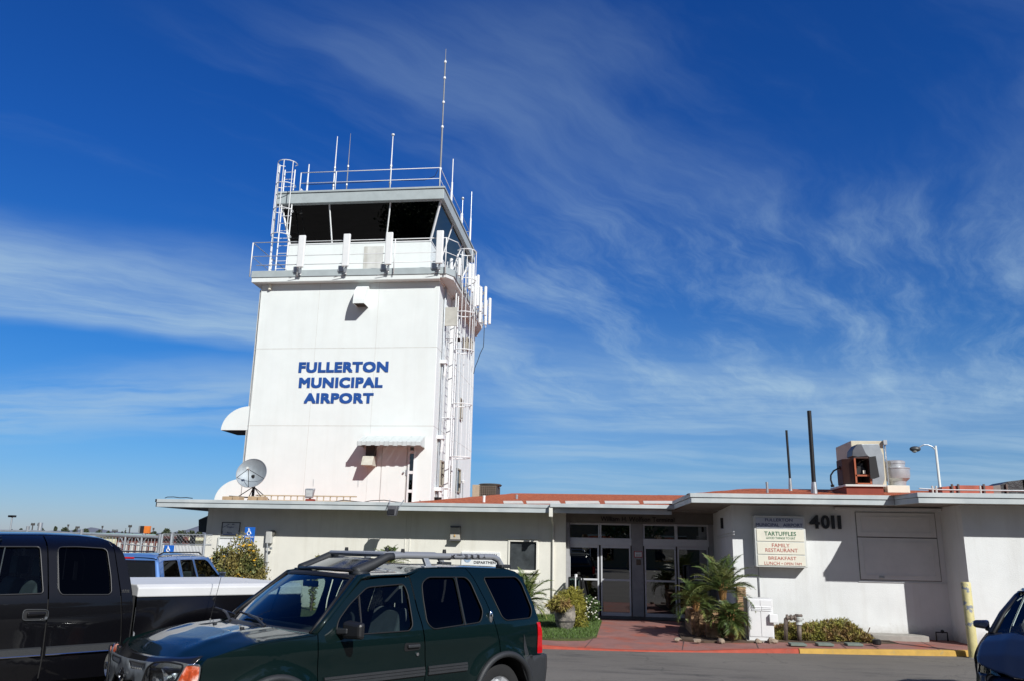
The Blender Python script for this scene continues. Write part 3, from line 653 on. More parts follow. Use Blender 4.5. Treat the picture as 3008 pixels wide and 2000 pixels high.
# wall conduits on the right face, thick white one plus thin ones; thin dark ones left edge
b = MB(); b.box(TX1, TX1 + .16, 29.15, 29.42, 3.3, 11.1); b.build('cable_tray', M_whitemetal, T, bevel=.01)
b = MB()
for y, r, z0, z1 in ((27.75, .03, 3.4, 11.2), (27.95, .022, 3.4, 11.2), (30.6, .025, 5.2, 11.1), (31.3, .02, 3.5, 10.2)): b.tube([(TX1 + .05, y, z0), (TX1 + .05, y, z1)], r, 6)
b.build('conduit', M_galv, T)
b = MB(); b.tube([(TX0 - .05, 27.05, 3.2), (TX0 - .05, 27.05, 10.9)], .02, 5); b.tube([(TX0 + .04, 26.97, 3.2), (TX0 + .06, 26.97, 7), (TX0 + .02, 26.97, 11.1)], .008, 4); b.tube([(TX0 - .12, 27.25, 3.2), (TX0 - .12, 27.25, 11.0)], .03, 6)
b.build('conduit', mat('grey_conduit', (.50, .50, .48), .6), T)
# right-face windows and small things
def rwin(px0, py0, px1, py1, k=2, open_=False):
    a = Q(k, px0, py0, 0, TX1); c = Q(k, px1, py1, 0, TX1); y0, y1 = sorted((a.y, c.y)); z0, z1 = sorted((a.z, c.z))
    b = MB(); t = .05
    for (p, q, r, s) in ((y0 - t, y0, z0 - t, z1 + t), (y1, y1 + t, z0 - t, z1 + t), (y0, y1, z0 - t, z0), (y0, y1, z1, z1 + t)): b.box(TX1, TX1 + .06, p, q, r, s)
    w = b.build('window', mat('weathered_frame', (.36, .33, .27), .7), T); b = MB(); b.box(TX1 + .001, TX1 + .012, y0, y1, z0, z1); b.build('glass', GLD, w); return y0, y1, z0, z1
rwin(1503, 1272, 1528, 1418); rwin(1570, 1300, 1585, 1445); rwin(1590, 850, 1600, 985); rwin(1612, 470, 1618, 540); rwin(1635, 470, 1642, 540); rwin(1660, 475, 1668, 545); rwin(1464, 1250, 1476, 1405)
p = Q(1, 1850, 1420, 0, -5.75); b = MB(); b.box(-6.0, -5.55, 27.75, 27.80, p.z - .35, p.z + .35); b.build('open_shutter', mat('shutter_grey', (.42, .41, .37), .7, var=.1), T)
b = MB(); p = Q(2, 1575, 450, 0, -5.9); b.prism([(TX1, p.y - .25, p.z + .25), (-5.75, p.y - .25, p.z + .1), (-5.75, p.y - .25, p.z - .15), (TX1, p.y - .25, p.z - .15)], (0, .5, 0)); b.build('wall_vent', M_tower, T)
b = MB(); b.box(TX1, -5.78, p.y - .24, p.y + .24, p.z - .17, p.z - .152); b.build('vent_opening', M_dark, T)
for (z) in (Q(2, 1495, 588, 0, -5.8).z, Q(2, 1478, 1082, 0, -5.8).z, Q(2, 1462, 1420, 0, -5.8).z):
    b = MB(); b.box(TX1, -5.85, 27.6, 27.95, z - .06, z + .06)
    for k in range(3): b.tube([(-5.9, 27.65 + .12 * k, z - .06), (-5.95, 27.7 + .12 * k, z - .5)], .02, 5)
    b.build('flood_bracket', M_whitemetal, T)
# front hood vent: quarter-round sheet hood with dark mouth
hx0, hx1 = Q(1, 1052, 1330, 1, 26.9).x, Q(1, 1158, 1330, 1, 27).x
zt = Q(1, 1090, 1218, 1, 27).z; zb = Q(1, 1155, 1400, 1, 27).z
b = MB(); D = .55; prof = [(27.0, zt)] + [(27 - D * sin(radians(a)), zb + .02 + (zt - zb - .02) * cos(radians(a))) for a in range(10, 91, 10)]
prof += [(27 - D, zb), (27 - D + .015, zb)] + [(27 - (D - .015) * sin(radians(a)), zb + (zt - zb - .02) * cos(radians(a))) for a in range(90, 9, -10)] + [(27, zt - .02)]
n = len(prof); b.add([(hx0, y, z) for y, z in prof] + [(hx1, y, z) for y, z in prof], [(i, (i + 1) % n, n + (i + 1) % n, n + i) for i in range(n)])
for x in (hx0, hx1 - .012):
    cp = [(27, zb)] + [(27 - D * sin(radians(a)), zb + (zt - zb) * cos(radians(a))) for a in range(90, -1, -10)]
    b.prism([(x, y, z) for y, z in cp], (.012, 0, 0))
hv = b.build('vent_hood', M_tower, T)
b = MB(); b.box(hx0 + .01, hx1 - .01, 27 - D + .02, 26.99, zb + .03, zb + .035); b.build('vent_screen', mat('brown_mesh', (.05, .035, .025), .9), hv)
# left-face duct hoods: quarter domes
for (pxl, pyb, pyt, yy, r_) in ((648, 1262, 1192, 27.02, 0), (628, 1470, 1405, 27.02, 0)):
    pb = P(pxl, pyb, 1, yy); pt_ = P(715, pyt, 1, yy); R1, H1 = TX0 - pb.x, pt_.z - pb.z
    b = MB(); pr = [(TX0, yy, pb.z)] + [(TX0 - R1 * sin(radians(a)), yy, pb.z + H1 * cos(radians(a))) for a in range(0, 91, 6)]
    b.prism(pr, (0, 1.3, 0)); hd = b.build('duct_hood', M_tower, T, bevel=.01)
    b = MB(); b.box(TX0 - R1 + .04, TX0 - .03, yy + .03, yy + 1.27, pb.z - .012, pb.z - .002); b.build('hood_mouth', M_dark, hd)
# door, sidelight, awning, wall unit on the front
b = MB(); dz0, dz1 = Q(8, 1180, 1412, 1, 27).z - .25, Q(8, 1180, 700, 1, 27).z
b.box(DX0, DX1, 26.975, 26.999, dz0, dz1); dr_ = b.build('door', M_tower, T, bevel=.004); dr_['label'] = 'white steel door under the awning'
b = MB(); b.box(DX0 - .02, DX0 - .004, 26.985, 26.999, dz0, dz1); b.box(DX1 + .004, DX1 + .02, 26.97, 26.999, dz0, dz1); b.build('door_gap', M_groove, dr_)
c = Q(8, 1318, 1045, 1, 26.95); b = MB(); b.ball((c.x, 26.93, c.z), .035, 10); b.tube([(c.x, 26.93, c.z), (c.x, 26.975, c.z)], .012); b.box(c.x + .07, c.x + .13, 26.95, 26.975, c.z - .1, c.z + .1); b.build('door_knob', M_galv, dr_)
sx0, sx1 = Q(8, 1392, 1100, 1, 27).x, Q(8, 1448, 1100, 1, 27).x
b = MB(); b.box(sx0 - .05, sx0, 26.93, 26.999, dz0, dz1); b.box(sx1, sx1 + .03, 26.93, 26.999, dz0, dz1)
for yy in (770, 1045, 1298): z = Q(8, 1410, yy, 1, 27).z; b.box(sx0, sx1, 26.94, 26.999, z - .05, z + .05)
sl = b.build('side_window', M_whitemetal, T, bevel=.003); b = MB(); b.box(sx0, sx1, 26.985, 26.999, dz0, dz1); b.build('glass', GLD, sl)
# awning
ax0, ax1 = Q(8, 805, 548, 1, 27).x, Q(8, 1615, 548, 1, 27).x; az1 = Q(8, 1200, 548, 1, 27).z
AD = .72; fx0, fx1 = Q(8, 690, 640, 1, 27 - AD).x, Q(8, 1500, 640, 1, 27 - AD).x; az0 = Q(8, 1200, 628, 1, 27 - AD).z; av = Q(8, 1200, 682, 1, 27 - AD).z
ax0, ax1 = min(ax0, fx0), max(ax1, fx1)
b = MB(); ns = 14
for i in range(ns):
    x0 = ax0 + (ax1 - ax0) * i / ns; x1 = ax0 + (ax1 - ax0) * (i + 1) / ns; o = .0 if i % 2 else .010; xm = x1 - .03
    b.prism([(x0 + .002, 27, az1 + o), (x0 + .002, 27 - AD, az0 + o), (x0 + .002, 27 - AD, az0 + o - .012), (x0 + .002, 27, az1 + o - .012)], (x1 - x0 - .004, 0, 0))
    b.box(x0 + .002, x1 - .002, 27 - AD - o * .6 - .012, 27 - AD - o * .6, av + (.02 if i % 2 else 0), az0 + o - .002)
    b.box(x0 - .008, x0 + .010, 27 - AD - .018, 27 - AD - .002, av, az0 + .02)
for x in (ax0, ax1 - .012):
    for j in range(6):
        y0 = 27 - AD * (j + 1) / 6; y1 = 27 - AD * j / 6 - .006; o = .008 if j % 2 else 0
        z0_, z1_ = az1 + (az0 - az1) * (j + 1) / 6 - .02, az1 + (az0 - az1) * j / 6 - .02
        b.prism([(x + o, y0, av + .02 * (j % 2)), (x + o, y1, av + .02 * (j % 2)), (x + o, y1, z1_), (x + o, y0, z0_)], (.012, 0, 0))
b.build('awning', mat('ribbed_aluminium', (.60, .64, .63), .45, .1, var=.05), T)
# wall air unit
ux0, ux1 = Q(8, 745, 880, 1, 26.5).x, Q(8, 893, 880, 1, 26.5).x; uz1 = Q(8, 800, 815, 1, 26.5).z; uz0 = Q(8, 800, 942, 1, 26.45).z
b = MB(); b.prism([(ux0, 27, uz1 + .02), (ux0, 26.62, uz1), (ux0, 26.45, uz0), (ux0, 27, uz0)], (ux1 - ux0, 0, 0)); wu = b.build('wall_unit', mat('beige_unit', (.56, .54, .46), .6, var=.1, stain=.5), T, bevel=.008)
b = MB(); b.box(ux0 + .04, ux1 - .02, 26.8, 26.999, uz1 + .03, uz1 + .5); b.build('louvre', mat('unit_shading', (.06, .055, .05), .7), wu)  # dark box stands in for the shading above the unit
b = MB()
for (x, y0, y1) in ((95, 1135, 1230), (702, 1145, 1240)):
    p, q = Q(8, x, y0, 1, 26.99), Q(8, x - 3, y1, 1, 26.99); b.tube([p, q], .008, 4)
b.build('wall_bracket', M_galv, T)
b = MB(); p = Q(1, 280, 1215, 1, 26.95); b.lathe([(.06, -.12), (.06, .12)], 12, p); b.build('wall_lamp', M_signwhite, T)
# hanging cable at the far right corner of the balcony
b = MB(); pts = [Q(1, 0, 0, 1, 34)] ; pts = []
for (x, y) in ((1748, 400), (1745, 480), (1742, 520), (1722, 560), (1705, 610), (1688, 650), (1680, 690)): pts.append(Q(2, x, y, 0, -5.6) if False else P(620 + x / 2.178, 780 + y / 2.178, 1, 33.6))
b.tube(pts, .015, 5); b.build('cable', M_black, T)
M_mast = mat('dull_grey_mast', (.20, .21, .23), .55, var=.1)
# ------------------------------------------------------------------ antennas on the tower
def whip(px0, py0, px1, py1, Y, r0, r1, m, label, name='whip_antenna', head=0, collar=True, group='whip antennas on the tower roof', ax=1, dark=False):
    p1 = P(px1, py1, ax, Y); p0 = P(px0, py0, ax, Y); p0 = Vector((p1.x, p1.y, p0.z)) if ax == 1 else Vector((p1.x, p1.y, p0.z))
    t = thing(name, label, 'antenna', p1, 0, group)
    b = MB(); h = p0.z - p1.z; b.tube([p1, p1 + Vector((0, 0, h * .42))], r0 * 1.2, 8); b.build('mast', M_whitemetal if not dark else M_mast, t, smooth=False)
    b = MB(); b.tube([p1 + Vector((0, 0, h * .42)), p0], r0, 8, rs=[r0, r1]); b.build('rod', m, t)
    if head: b = MB(); b.lathe([(.02, 0), (.06, .02), (.06, .07), (.02, .09)], 10, p0); b.build('head', m, t)
    if collar:
        b = MB()
        for f in (.1, .42): b.lathe([(r0 * 2.2, -.04), (r0 * 2.2, .04)], 8, p1 + Vector((0, 0, h * f)))
        b.build('collar', M_galv, t)
    return t
Z1 = lambda x, y: (700 + x / 3.016, 440 + y / 3.016)
whip(993, 402, *Z1(840, 370), 27.25, .022, .014, M_whitemetal, 'white whip antenna left of the roof rail centre, leftmost tall one')
whip(1030, 393, *Z1(957, 365), 28.6, .020, .008, M_mast, 'thin dark grey whip antenna just right of the leftmost tall white one', dark=True)
whip(1156, 400, *Z1(1342, 345), 27.25, .024, .016, M_whitemetal, 'white whip antenna with a small round head at the middle of the roof rail', head=1)
whip(909, 484, *Z1(606, 380), 28.8, .03, .022, M_whitemetal, 'short plain white rod antenna nearest the roof ladder', collar=False)
b_ = P(*Z1(1784, 325), 1, 27.3); tt = P(1305, 145, 1, 27.3); t = thing('mast_antenna', 'very tall slender grey mast antenna rising far above all the others', 'antenna', b_)
b = MB(); h = tt.z - b_.z; q0 = b_
b.tube([q0, q0 + Vector((0, 0, h * .42))], .036, 8); b.build('mast', M_mast, t)
b = MB(); b.tube([q0 + Vector((0, 0, h * .42)), q0 + Vector((0, 0, h * .92))], .027, 8); b.tube([q0 + Vector((0, 0, h * .92)), q0 + Vector((0, 0, h))], .012, 6); b.build('rod', M_mast, t)
b = MB()
for f in (.12, .42, .6, .78, .9): b.lathe([(.05, -.04), (.05, .04)], 8, q0 + Vector((0, 0, h * f)))
b.build('collar', M_whitemetal, t)
for (x, y0, x1, y1, X, m, lb) in ((1908, 85, 1888, 465, -6.3, M_whitemetal, 'white rod antenna on the right roof rail, nearest the front corner'), (1990, 435, 1980, 680, -6.3, M_galv, 'short dark rod antenna with a ball tip midway along the right roof rail'), (2068, 375, 2053, 810, -6.1, M_galv, 'slim rod antenna at the far end of the right roof rail')):
    p1 = Q(1, x1, y1, 0, X); p0 = P(700 + x / 3.016, 440 + y0 / 3.016, 1, p1.y); t = thing('rod_antenna', lb, 'antenna', p1, 0, 'rod antennas on the right roof rail')
    b = MB(); hh = p0.z - p1.z; b.tube([p1, p1 + Vector((0, 0, hh * .45))], .036, 8); b.build('mast', M_whitemetal, t); b = MB(); b.tube([p1 + Vector((0, 0, hh * .45)), p1 + Vector((0, 0, hh))], .02, 8)
    if 'ball' in lb: b.ball(p1 + Vector((0, 0, hh)), .07, 8)
    b.build('rod', m, t)
# four white panel antennas along the balcony front
for i, (x, y0, y1, lb) in enumerate(((570, 765, 1048, 'leftmost of the four white panel antennas on the tower balcony front'), (968, 752, 1040, 'second white panel antenna from the left on the tower balcony front'), (1345, 738, 1025, 'third white panel antenna from the left on the tower balcony front'), (1795, 722, 1015, 'white panel antenna at the right end of the tower balcony front'))):
    c1 = Q(1, x, y0, 1, 26.5); c0 = Q(1, x - 18, y1, 1, 26.5); cx = (c0.x + c1.x) / 2; t = thing('panel_antenna', lb, 'antenna', (cx, 26.55, c0.z), 0, 'white panel antennas on the balcony rail')
    b = MB(); b.box(cx - .13, cx + .13, 26.42, 26.52, c0.z, c1.z); b.build('radome', M_whitemetal, t, bevel=.03)
    b = MB(); b.tube([(cx, 26.57, c0.z - .25), (cx, 26.57, c1.z - .25)], .03, 8)
    for zz in (c0.z + .15, c1.z - .35): b.box(cx - .05, cx + .05, 26.52, 26.60, zz, zz + .05)
    b.build('mounting_pole', M_whitemetal, t)
    b = MB(); b.box(cx - .05, cx + .03, 26.5, 26.58, c0.z - .2, c0.z - .02); b.tube([(cx, 26.52, c0.z - .1), (cx - .1, 26.6, c0.z - .28), (cx - .45, 26.62, c0.z - .35)], .012, 5); b.build('cable', M_galv, t)
    b = MB(); b.box(cx - .32, cx - .12, 26.64, 26.68, c0.z - .12, c0.z + .1); b.build('junction_box', M_galv, t)
# tubular antennas clustered along the right side of the balcony
tubes = [(1888, 965, 1090, -5.45), (1958, 960, 1125, -5.45), (2048, 1010, 1240, -5.3), (2078, 1012, 1270, -5.25), (2098, 1120, 1400, -5.2), (2121, 1110, 1390, -5.2), (2147, 1215, 1440, -5.15), (2142, 1390, 1540, -5.2), (2189, 1212, 1475, -5.1), (2193, 1330, 1560, -5.15), (2228, 1315, 1552, -5.05)]
nm = ['nearest', 'second nearest', 'third nearest', 'fourth nearest', 'fifth nearest', 'sixth nearest', 'seventh nearest', 'eighth nearest', 'ninth nearest', 'second farthest', 'farthest']
for i, (x, y0, y1, X) in enumerate(tubes):
    pm = Q(1, x - 2, (y0 + y1) / 2, 0, X)
    if not (27 < pm.y < 37): pm.y = 28 + .5 * i
    c1 = Q(1, x, y0, 1, pm.y); c0 = Q(1, x - 4, y1, 1, pm.y); t = thing('tube_antenna', 'white tube antenna on the right balcony side, %s to the camera' % nm[i] if 'far' not in nm[i] else 'white tube antenna on the right balcony side, %s from the camera' % nm[i], 'antenna', (c0.x, c0.y, c0.z), 0, 'white tube antennas on the right balcony rail')
    b = MB(); b.lathe([(.02, 0), (.062, .03), (.062, c1.z - c0.z - .03), (.02, c1.z - c0.z)], 10, c0); b.build('radome', M_whitemetal, t, smooth=False)
    b = MB(); b.tube([c0 + Vector((0, 0, .15)), c0 + Vector((-.16, .1, .15))], .03, 5); b.tube([c0 + Vector((0, 0, c1.z - c0.z - .2)), c0 + Vector((-.16, .1, c1.z - c0.z - .35))], .03, 5); b.tube([c0 + Vector((-.16, .1, -.1)), c0 + Vector((-.16, .1, c1.z - c0.z - .1))], .02, 5); b.build('bracket', M_whitemetal, t)
# ------------------------------------------------------------------ on the left roof
SD = thing('satellite_dish', 'round grey mesh satellite dish on a black post above the left roof eave', 'satellite dish', (0, 0, 0))
dc = P(740, 1390, 1, 24.2); SD.location = (dc.x, 24.3, 3.2); WM[SD.name] = Matrix.Translation((dc.x, 24.3, 3.2))
ax_ = (Vector((.10, -1, .30))).normalized(); q = ax_.to_track_quat('Z', 'Y').to_matrix().to_4x4(); MD = Matrix.Translation(dc) @ q
b = MB(); rr = .47
def dish(u_, v_, o=0): r = rr * u_; return MD @ Vector((r * cos(2 * pi * v_), r * sin(2 * pi * v_), .22 * u_ * u_ - .16 - o))
b.grid(lambda a, c: dish(max(a, .001), c), 8, 40); b.grid(lambda a, c: dish(max(a, .001), c, .012), 8, 40)
b.build('reflector', mat('grey_mesh_dish', (.33, .37, .40), .55, .3, var=.12, vscale=5, bump=.3, bscale=120), SD, smooth=True, fixn=False)
b = MB(); b.tube([dish(1, k / 40) for k in range(41)], .010, 5); b.build('rim', M_galv, SD)
fd = MD @ Vector((0, 0, .38)); b = MB()
for a in (200, 338, 270): b.tube([MD @ Vector((rr * cos(radians(a)) * .97, rr * sin(radians(a)) * .97, .05)), fd], .010, 5)
b.build('feed_arm', M_black, SD)
b = MB(); b.tube([fd, fd + ax_ * .1], .04, 8); b.build('feed_horn', M_signframe, SD)
b = MB(); b.tube([(dc.x, 24.42, 3.2), (dc.x, 24.42, dc.z - .15)], .045, 8); b.tube([(dc.x, 24.42, dc.z - .25), dc - ax_ * .12], .05, 8)
for (dx, dy) in ((-.5, -.2), (.45, -.25), (-.35, .4), (.4, .4)): b.tube([(dc.x + dx, 24.42 + dy, 3.22), (dc.x, 24.42, 3.62)], .014, 5)
b.tube([(dc.x - .62, 24.1, 3.30), (dc.x + .6, 24.15, 3.24)], .02, 5); b.build('post', M_black, SD)
for i, (x0, x1) in enumerate(((232, 385), (400, 500), (650, 790), (810, 890))):
    a, c = Q(9, x0, 570, 1, 23.9), Q(9, x1, 570, 1, 23.9)
    b = MB(); b.box(a.x, c.x, 23.7, 24.1, 3.14, Q(9, x0, 545, 1, 23.9).z)
    one(b, 'ballast_block', mat('tan_block', (.42, .33, .21), .9, bump=.4, bscale=40), ('leftmost', 'second', 'third', 'rightmost')[i] + ' of the four tan ballast blocks at the foot of the satellite dish', 'block', 'ballast blocks at the dish', bevel=.01)
ldr = thing('ladder', 'pale wooden extension ladder lying on its side along the left roof edge', 'ladder', (-9.5, 24.4, 3.15))
la, lb_ = Q(4, 345, 72, 1, 24.4), Q(4, 1015, 98, 1, 24.4)
for dz in (0, -.32):
    b = MB(); b.box(la.x, lb_.x, 24.36, 24.42, la.z + dz - .035 if dz == 0 else 3.16, la.z if dz == 0 else 3.22); b.build('rail', mat('ladder_wood', (.48, .40, .27), .7), ldr)
for k in range(14):
    x = la.x + .3 + (lb_.x - la.x - .5) * k / 13; b = MB(); b.tube([(x, 24.39, 3.2), (x, 24.39, la.z - .02)], .018, 6); b.build('rung', MATS['ladder_wood'], ldr)
fl = Q(4, 706, 70, 1, 23.6); FL = thing('floodlight', 'grey caged floodlight standing on the left roof edge left of the awning', 'floodlight', (fl.x, 23.6, 3.14))
b = MB(); b.prism([(fl.x - .12, 23.5, fl.z - .12), (fl.x + .10, 23.5, fl.z - .12), (fl.x + .15, 23.5, fl.z + .16), (fl.x - .14, 23.5, fl.z + .16)], (0, .12, .02)); b.build('housing', M_galv, FL, bevel=.02)
b = MB(); b.box(fl.x - .10, fl.x + .10, 23.485, 23.498, fl.z - .07, fl.z + .12); b.build('lens', mat('frosted_lens', (.5, .53, .53), .2, var=.2), FL)
b = MB(); b.tube([(fl.x, 23.6, 3.14), (fl.x, 23.6, fl.z - .1)], .03, 6); b.box(fl.x - .1, fl.x + .14, 23.5, 23.7, 3.14, 3.22); b.build('base', mat('red_base', (.25, .05, .03), .7), FL)
# floodlight hanging from the fascia
e = Q(4, 1257, 175, 1, 22.85); EF = thing('floodlight', 'dark grey square floodlight hung from the middle of the left eave', 'floodlight', (e.x, 22.9, e.z))
b = MB(); b.prism([(e.x - .14, 22.75, e.z + .12), (e.x + .15, 22.75, e.z + .12), (e.x + .11, 22.70, e.z - .16), (e.x - .13, 22.70, e.z - .16)], (0, .22, 0)); b.build('housing', mat('dark_grey_metal', (.09, .09, .10), .5), EF, bevel=.015)
b = MB(); b.box(e.x - .10, e.x + .09, 22.68, 22.699, e.z - .12, e.z + .02); b.build('lens', mat('smoked_lens', (.03, .03, .035), .1), EF)
b = MB(); b.tube([(e.x - .16, 23.05, e.z + .30), (e.x - .12, 22.85, e.z + .1)], .012, 5); b.tube([(e.x + .25, 23.05, e.z + .30), (e.x + .16, 22.85, e.z + .05)], .012, 5); b.build('bracket', M_galv, EF)
# black bucket, small roof pipes, cables, AC condensers
p0, p1 = Q(2, 1428, 1480, 1, 26.2), Q(2, 1474, 1508, 1, 26.2)
b = MB(); b.lathe([(.10, 0), (.13, p0.z - p1.z + .1)], 14, ((p0.x + p1.x) / 2, 26.2, p1.z - .1)); one(b, 'bucket', M_black, 'black bucket standing on the red roof at the foot of the tower corner', 'bucket')
def ventpipe(k, x, y0, y1, Y, r, m, lb, top=None):
    a, c = Q(k, x, y0, 1, Y), Q(k, x, y1, 1, Y); b = MB(); b.lathe([(r, 0), (r, a.z - c.z + .15), (r * 1.1, a.z - c.z + .15), (r * 1.1, a.z - c.z + .2)], 12, (c.x, Y, c.z - .2)); return one(b, 'vent_pipe', m, lb, 'pipe', 'vent pipes on the roofs')
ventpipe(2, 1745, 1468, 1530, 24.0, .04, M_whitemetal, 'short white vent pipe on the red roof right of the tower')
ventpipe(5, 48, 85, 125, 26, .04, M_galv, 'short grey vent pipe on the left roof above the floodlit wall window')
ventpipe(2, 1336, 1498, 1525, 24.5, .02, M_galv, 'tiny grey pipe stub on the left roof below the tower side window')
ventpipe(6, 212, 668, 760, 20.6, .03, M_galv, 'short thin grey vent pipe at the left end of the right roof')
AC = thing('air_conditioner', 'beige and dark ribbed air conditioner condenser on the roof right of the tower', 'air conditioner', (-5, 31, 3.6))
a0, a1 = Q(2, 1672, 1395, 1, 30.5), Q(2, 1822, 1500, 1, 30.5); xm = a0.x + .28
b = MB(); b.box(a0.x, xm, 30.5, 31.6, 3.4, a0.z - .02); b.build('casing', mat('beige_casing', (.40, .33, .24), .6), AC, bevel=.01)
b = MB(); b.box(xm, a1.x, 30.52, 31.6, 3.4, a0.z - .04); b.build('coil', mat('dark_coil', (.07, .06, .05), .7), AC)
b = MB()
for k in range(9): z = a1.z + (a0.z - a1.z) * k / 8.5 - .05; b.box(xm, a1.x, 30.49, 30.505, z, z + .02)
for k in range(8): x = xm + (a1.x - xm) * (k + .5) / 8; b.box(x - .01, x + .01, 30.485, 30.495, 3.5, a0.z - .08)
b.build('grille', mat('brown_grille', (.16, .13, .10), .6), AC)
b = MB(); b.lathe([(.42, 0), (.46, .05), (.40, .09), (0.05, .10)], 24, ((xm + a1.x) / 2, 31.05, a0.z - .04)); b.build('fan_guard', MATS['dark_coil'], AC)
a0, a1 = Q(2, 1822, 1466, 1, 31.5), Q(2, 1872, 1500, 1, 31.5); b = MB(); b.box(a0.x, a1.x, 31.5, 32.4, 3.3, a0.z); one(b, 'roof_unit', M_galv, 'low grey box unit on the roof just right of the air conditioner', 'roof unit', bevel=.02)
b = MB(); p = [Q(4, x, y, 1, 23.3) for x, y in ((870, 118), (930, 108), (1000, 116), (1060, 122), (1110, 112), (1200, 108), (1260, 118), (1320, 125), (1330, 112))]; b.tube(p, .012, 5); one(b, 'roof_cable', M_black, 'loose dark cable lying along the roof edge above the eave floodlight', 'cable')
b = MB(); p = [Q(3, x, y, 1, 23.4) for x, y in ((1310, 112), (1330, 104), (1380, 103), (1430, 110), (1480, 108), (1530, 114))]; b.tube(p, .012, 5); one(b, 'roof_cable', M_black, 'short thin cable on the far left roof corner', 'cable')
# wall pod antennas and dish on the right base of the tower
for (x, y, lb) in ((1612, 1375, 'small white whip fixture on the lower right tower wall'),):
    p = Q(2, x, y, 0, -5.9); t = thing('wall_antenna', lb, 'antenna', p); b = MB(); b.tube([p + Vector((0, 0, -.9)), p], .02, 6); b.build('mast', M_galv, t); b = MB(); b.tube([p, p + Vector((0, 0, .35))], .012, 6); b.lathe([(.05, -.1), (.08, 0), (.02, .04)], 10, p); b.build('rod', M_whitemetal, t)
# ------------------------------------------------------------------ on the right roof
def stack(x0, y0, x1, y1, yb, Y, r, lb):
    a = Q(6, x1, y1, 1, Y); c = Q(6, x0, y0, 1, Y); d = Q(6, x1 + (x1 - x0) * .12, yb, 1, Y); t = thing('flue_pipe', lb, 'pipe', (d.x, Y, d.z - .05), 0, 'black flue pipes on the right roof')
    b = MB(); b.tube([a, Vector((a.x + (c.x - a.x) * .4, Y, c.z))], r, 12); b.build('pipe', M_black, t, autosm=40)
    b = MB(); b.tube([d - Vector((0, 0, .08)), Vector((a.x, Y, a.z + .01))], r * 1.12, 12, rs=[r * 1.7, r * 1.12]); b.build('flashing', M_galv, t)
    return a, c
stack(565, 72, 600, 672, 762, 20.6, .052, 'thick tall black flue pipe standing at the eave of the right roof')
stack(365, 235, 400, 640, 730, 22.5, .032, 'thin shorter black flue pipe left of the thick one on the right roof')
HV = thing('rooftop_unit', 'large beige rooftop air unit with grey sheet metal duct on the right roof', 'rooftop unit', (5.5, 23, 3.7))
a, c = Q(6, 908, 322, 1, 22.2), Q(6, 1172, 320, 1, 22.2); d = Q(6, 1205, 690, 1, 22.2)
b = MB(); b.box(a.x, c.x + .02, 22.2, 23.7, 3.6, a.z); b.build('casing', mat('cream_casing', (.55, .50, .38), .6, var=.06, stain=.3), HV, bevel=.015)
b = MB(); b.tube([(c.x + .05, 22.18, d.z), (c.x + .05, 22.18, c.z - .05)], .02, 6); b.box(c.x + .0, c.x + .09, 22.1, 22.19, c.z - .12, c.z); b.build('conduit', M_galv, HV)
dp = [Q(6, x, y, 1, 21.7) for x, y in ((985, 352), (1142, 348), (1178, 440), (1195, 640), (1180, 690), (1090, 690), (1090, 470), (1050, 450), (1010, 400))]
b = MB(); b.prism(dp, (0, .5, 0)); b.build('duct', mat('sheet_metal', (.42, .45, .47), .38, .75, var=.12, vscale=4), HV, bevel=.01)
b = MB(); dq = [Q(6, x, y, 1, 21.5) for x, y in ((960, 352), (1000, 350), (1048, 452), (965, 458), (920, 450), (925, 400))]; b.prism(dq, (0, .5, 0)); b.build('duct_elbow', mat('dark_sheet_metal', (.10, .105, .12), .5, .5, var=.2, vscale=4), HV, bevel=.01)
RB = thing('exhaust_housing', 'rusty red brown open fan housing with orange frame on a red roof curb', 'fan housing', (5.1, 20.9, 3.4))
a, c = Q(6, 935, 470, 1, 20.9), Q(6, 1075, 680, 1, 20.9); a2 = Q(6, 868, 465, 1, 21.5)
M_rust = mat('rust_red_steel', (.055, .022, .016), .7, var=.25, vscale=6, bump=.2)
b = MB()
b.box(a.x, a.x + .02, 20.9, 21.6, c.z, a.z); b.box(c.x, c.x + .02, 20.9, 21.6, c.z, a.z); b.box(a.x, c.x, 20.9, 21.6, a.z, a.z + .03); b.box(a.x, c.x, 21.58, 21.6, c.z, a.z); b.prism([(a.x - .02, 20.92, c.z), (a.x - .02, 20.92, a.z), (a.x - .24, 21.1, a.z), (a.x - .24, 21.1, c.z)], (.0, .02, 0)); b.box(a.x - .24, a.x, 21.1, 21.6, c.z, a.z); b.build('housing', M_rust, RB, bevel=.005)
b = MB()
for (x0, x1, z0, z1) in ((a.x - .01, a.x + .03, c.z - .15, a.z), (c.x - .01, c.x + .03, c.z - .15, c.z + .25), (a.x, c.x, c.z + .17, c.z + .21), (a.x, c.x, c.z - .02, c.z + .01)): b.box(x0, x1, 20.87, 20.9, z0, z1)
b.build('frame', mat('orange_frame', (.36, .085, .03), .6), RB)
b = MB(); b.box(a.x + .12, c.x - .08, 21.1, 21.5, c.z + .2, a.z - .1); b.lathe([(.12, 0), (.12, .2)], 12, ((a.x + c.x) / 2, 21.0, c.z + .3), axis='Y'); b.build('motor', M_black, RB)
b = MB(); m1 = Q(6, 1018, 585, 1, 20.98); b.box(m1.x - .03, m1.x + .03, 20.93, 20.98, m1.z - .04, m1.z + .04); b.build('tag', M_signwhite, RB)
b = MB(); fp = [Q(6, x, y, 1, 20.8) for x, y in ((1062, 458), (1118, 450), (1150, 625), (1110, 640), (1075, 640))]; b.prism(fp, (.0, .03, 0)); b.build('side_flap', M_black, RB)
b = MB(); a, c = Q(6, 872, 705, 1, 20.5), Q(6, 1185, 755, 1, 20.5); b.box(a.x, c.x, 20.5, 21.8, c.z - .1, a.z); b.build('curb', mat('red_curb', (.24, .05, .03), .8, var=.1), RB)
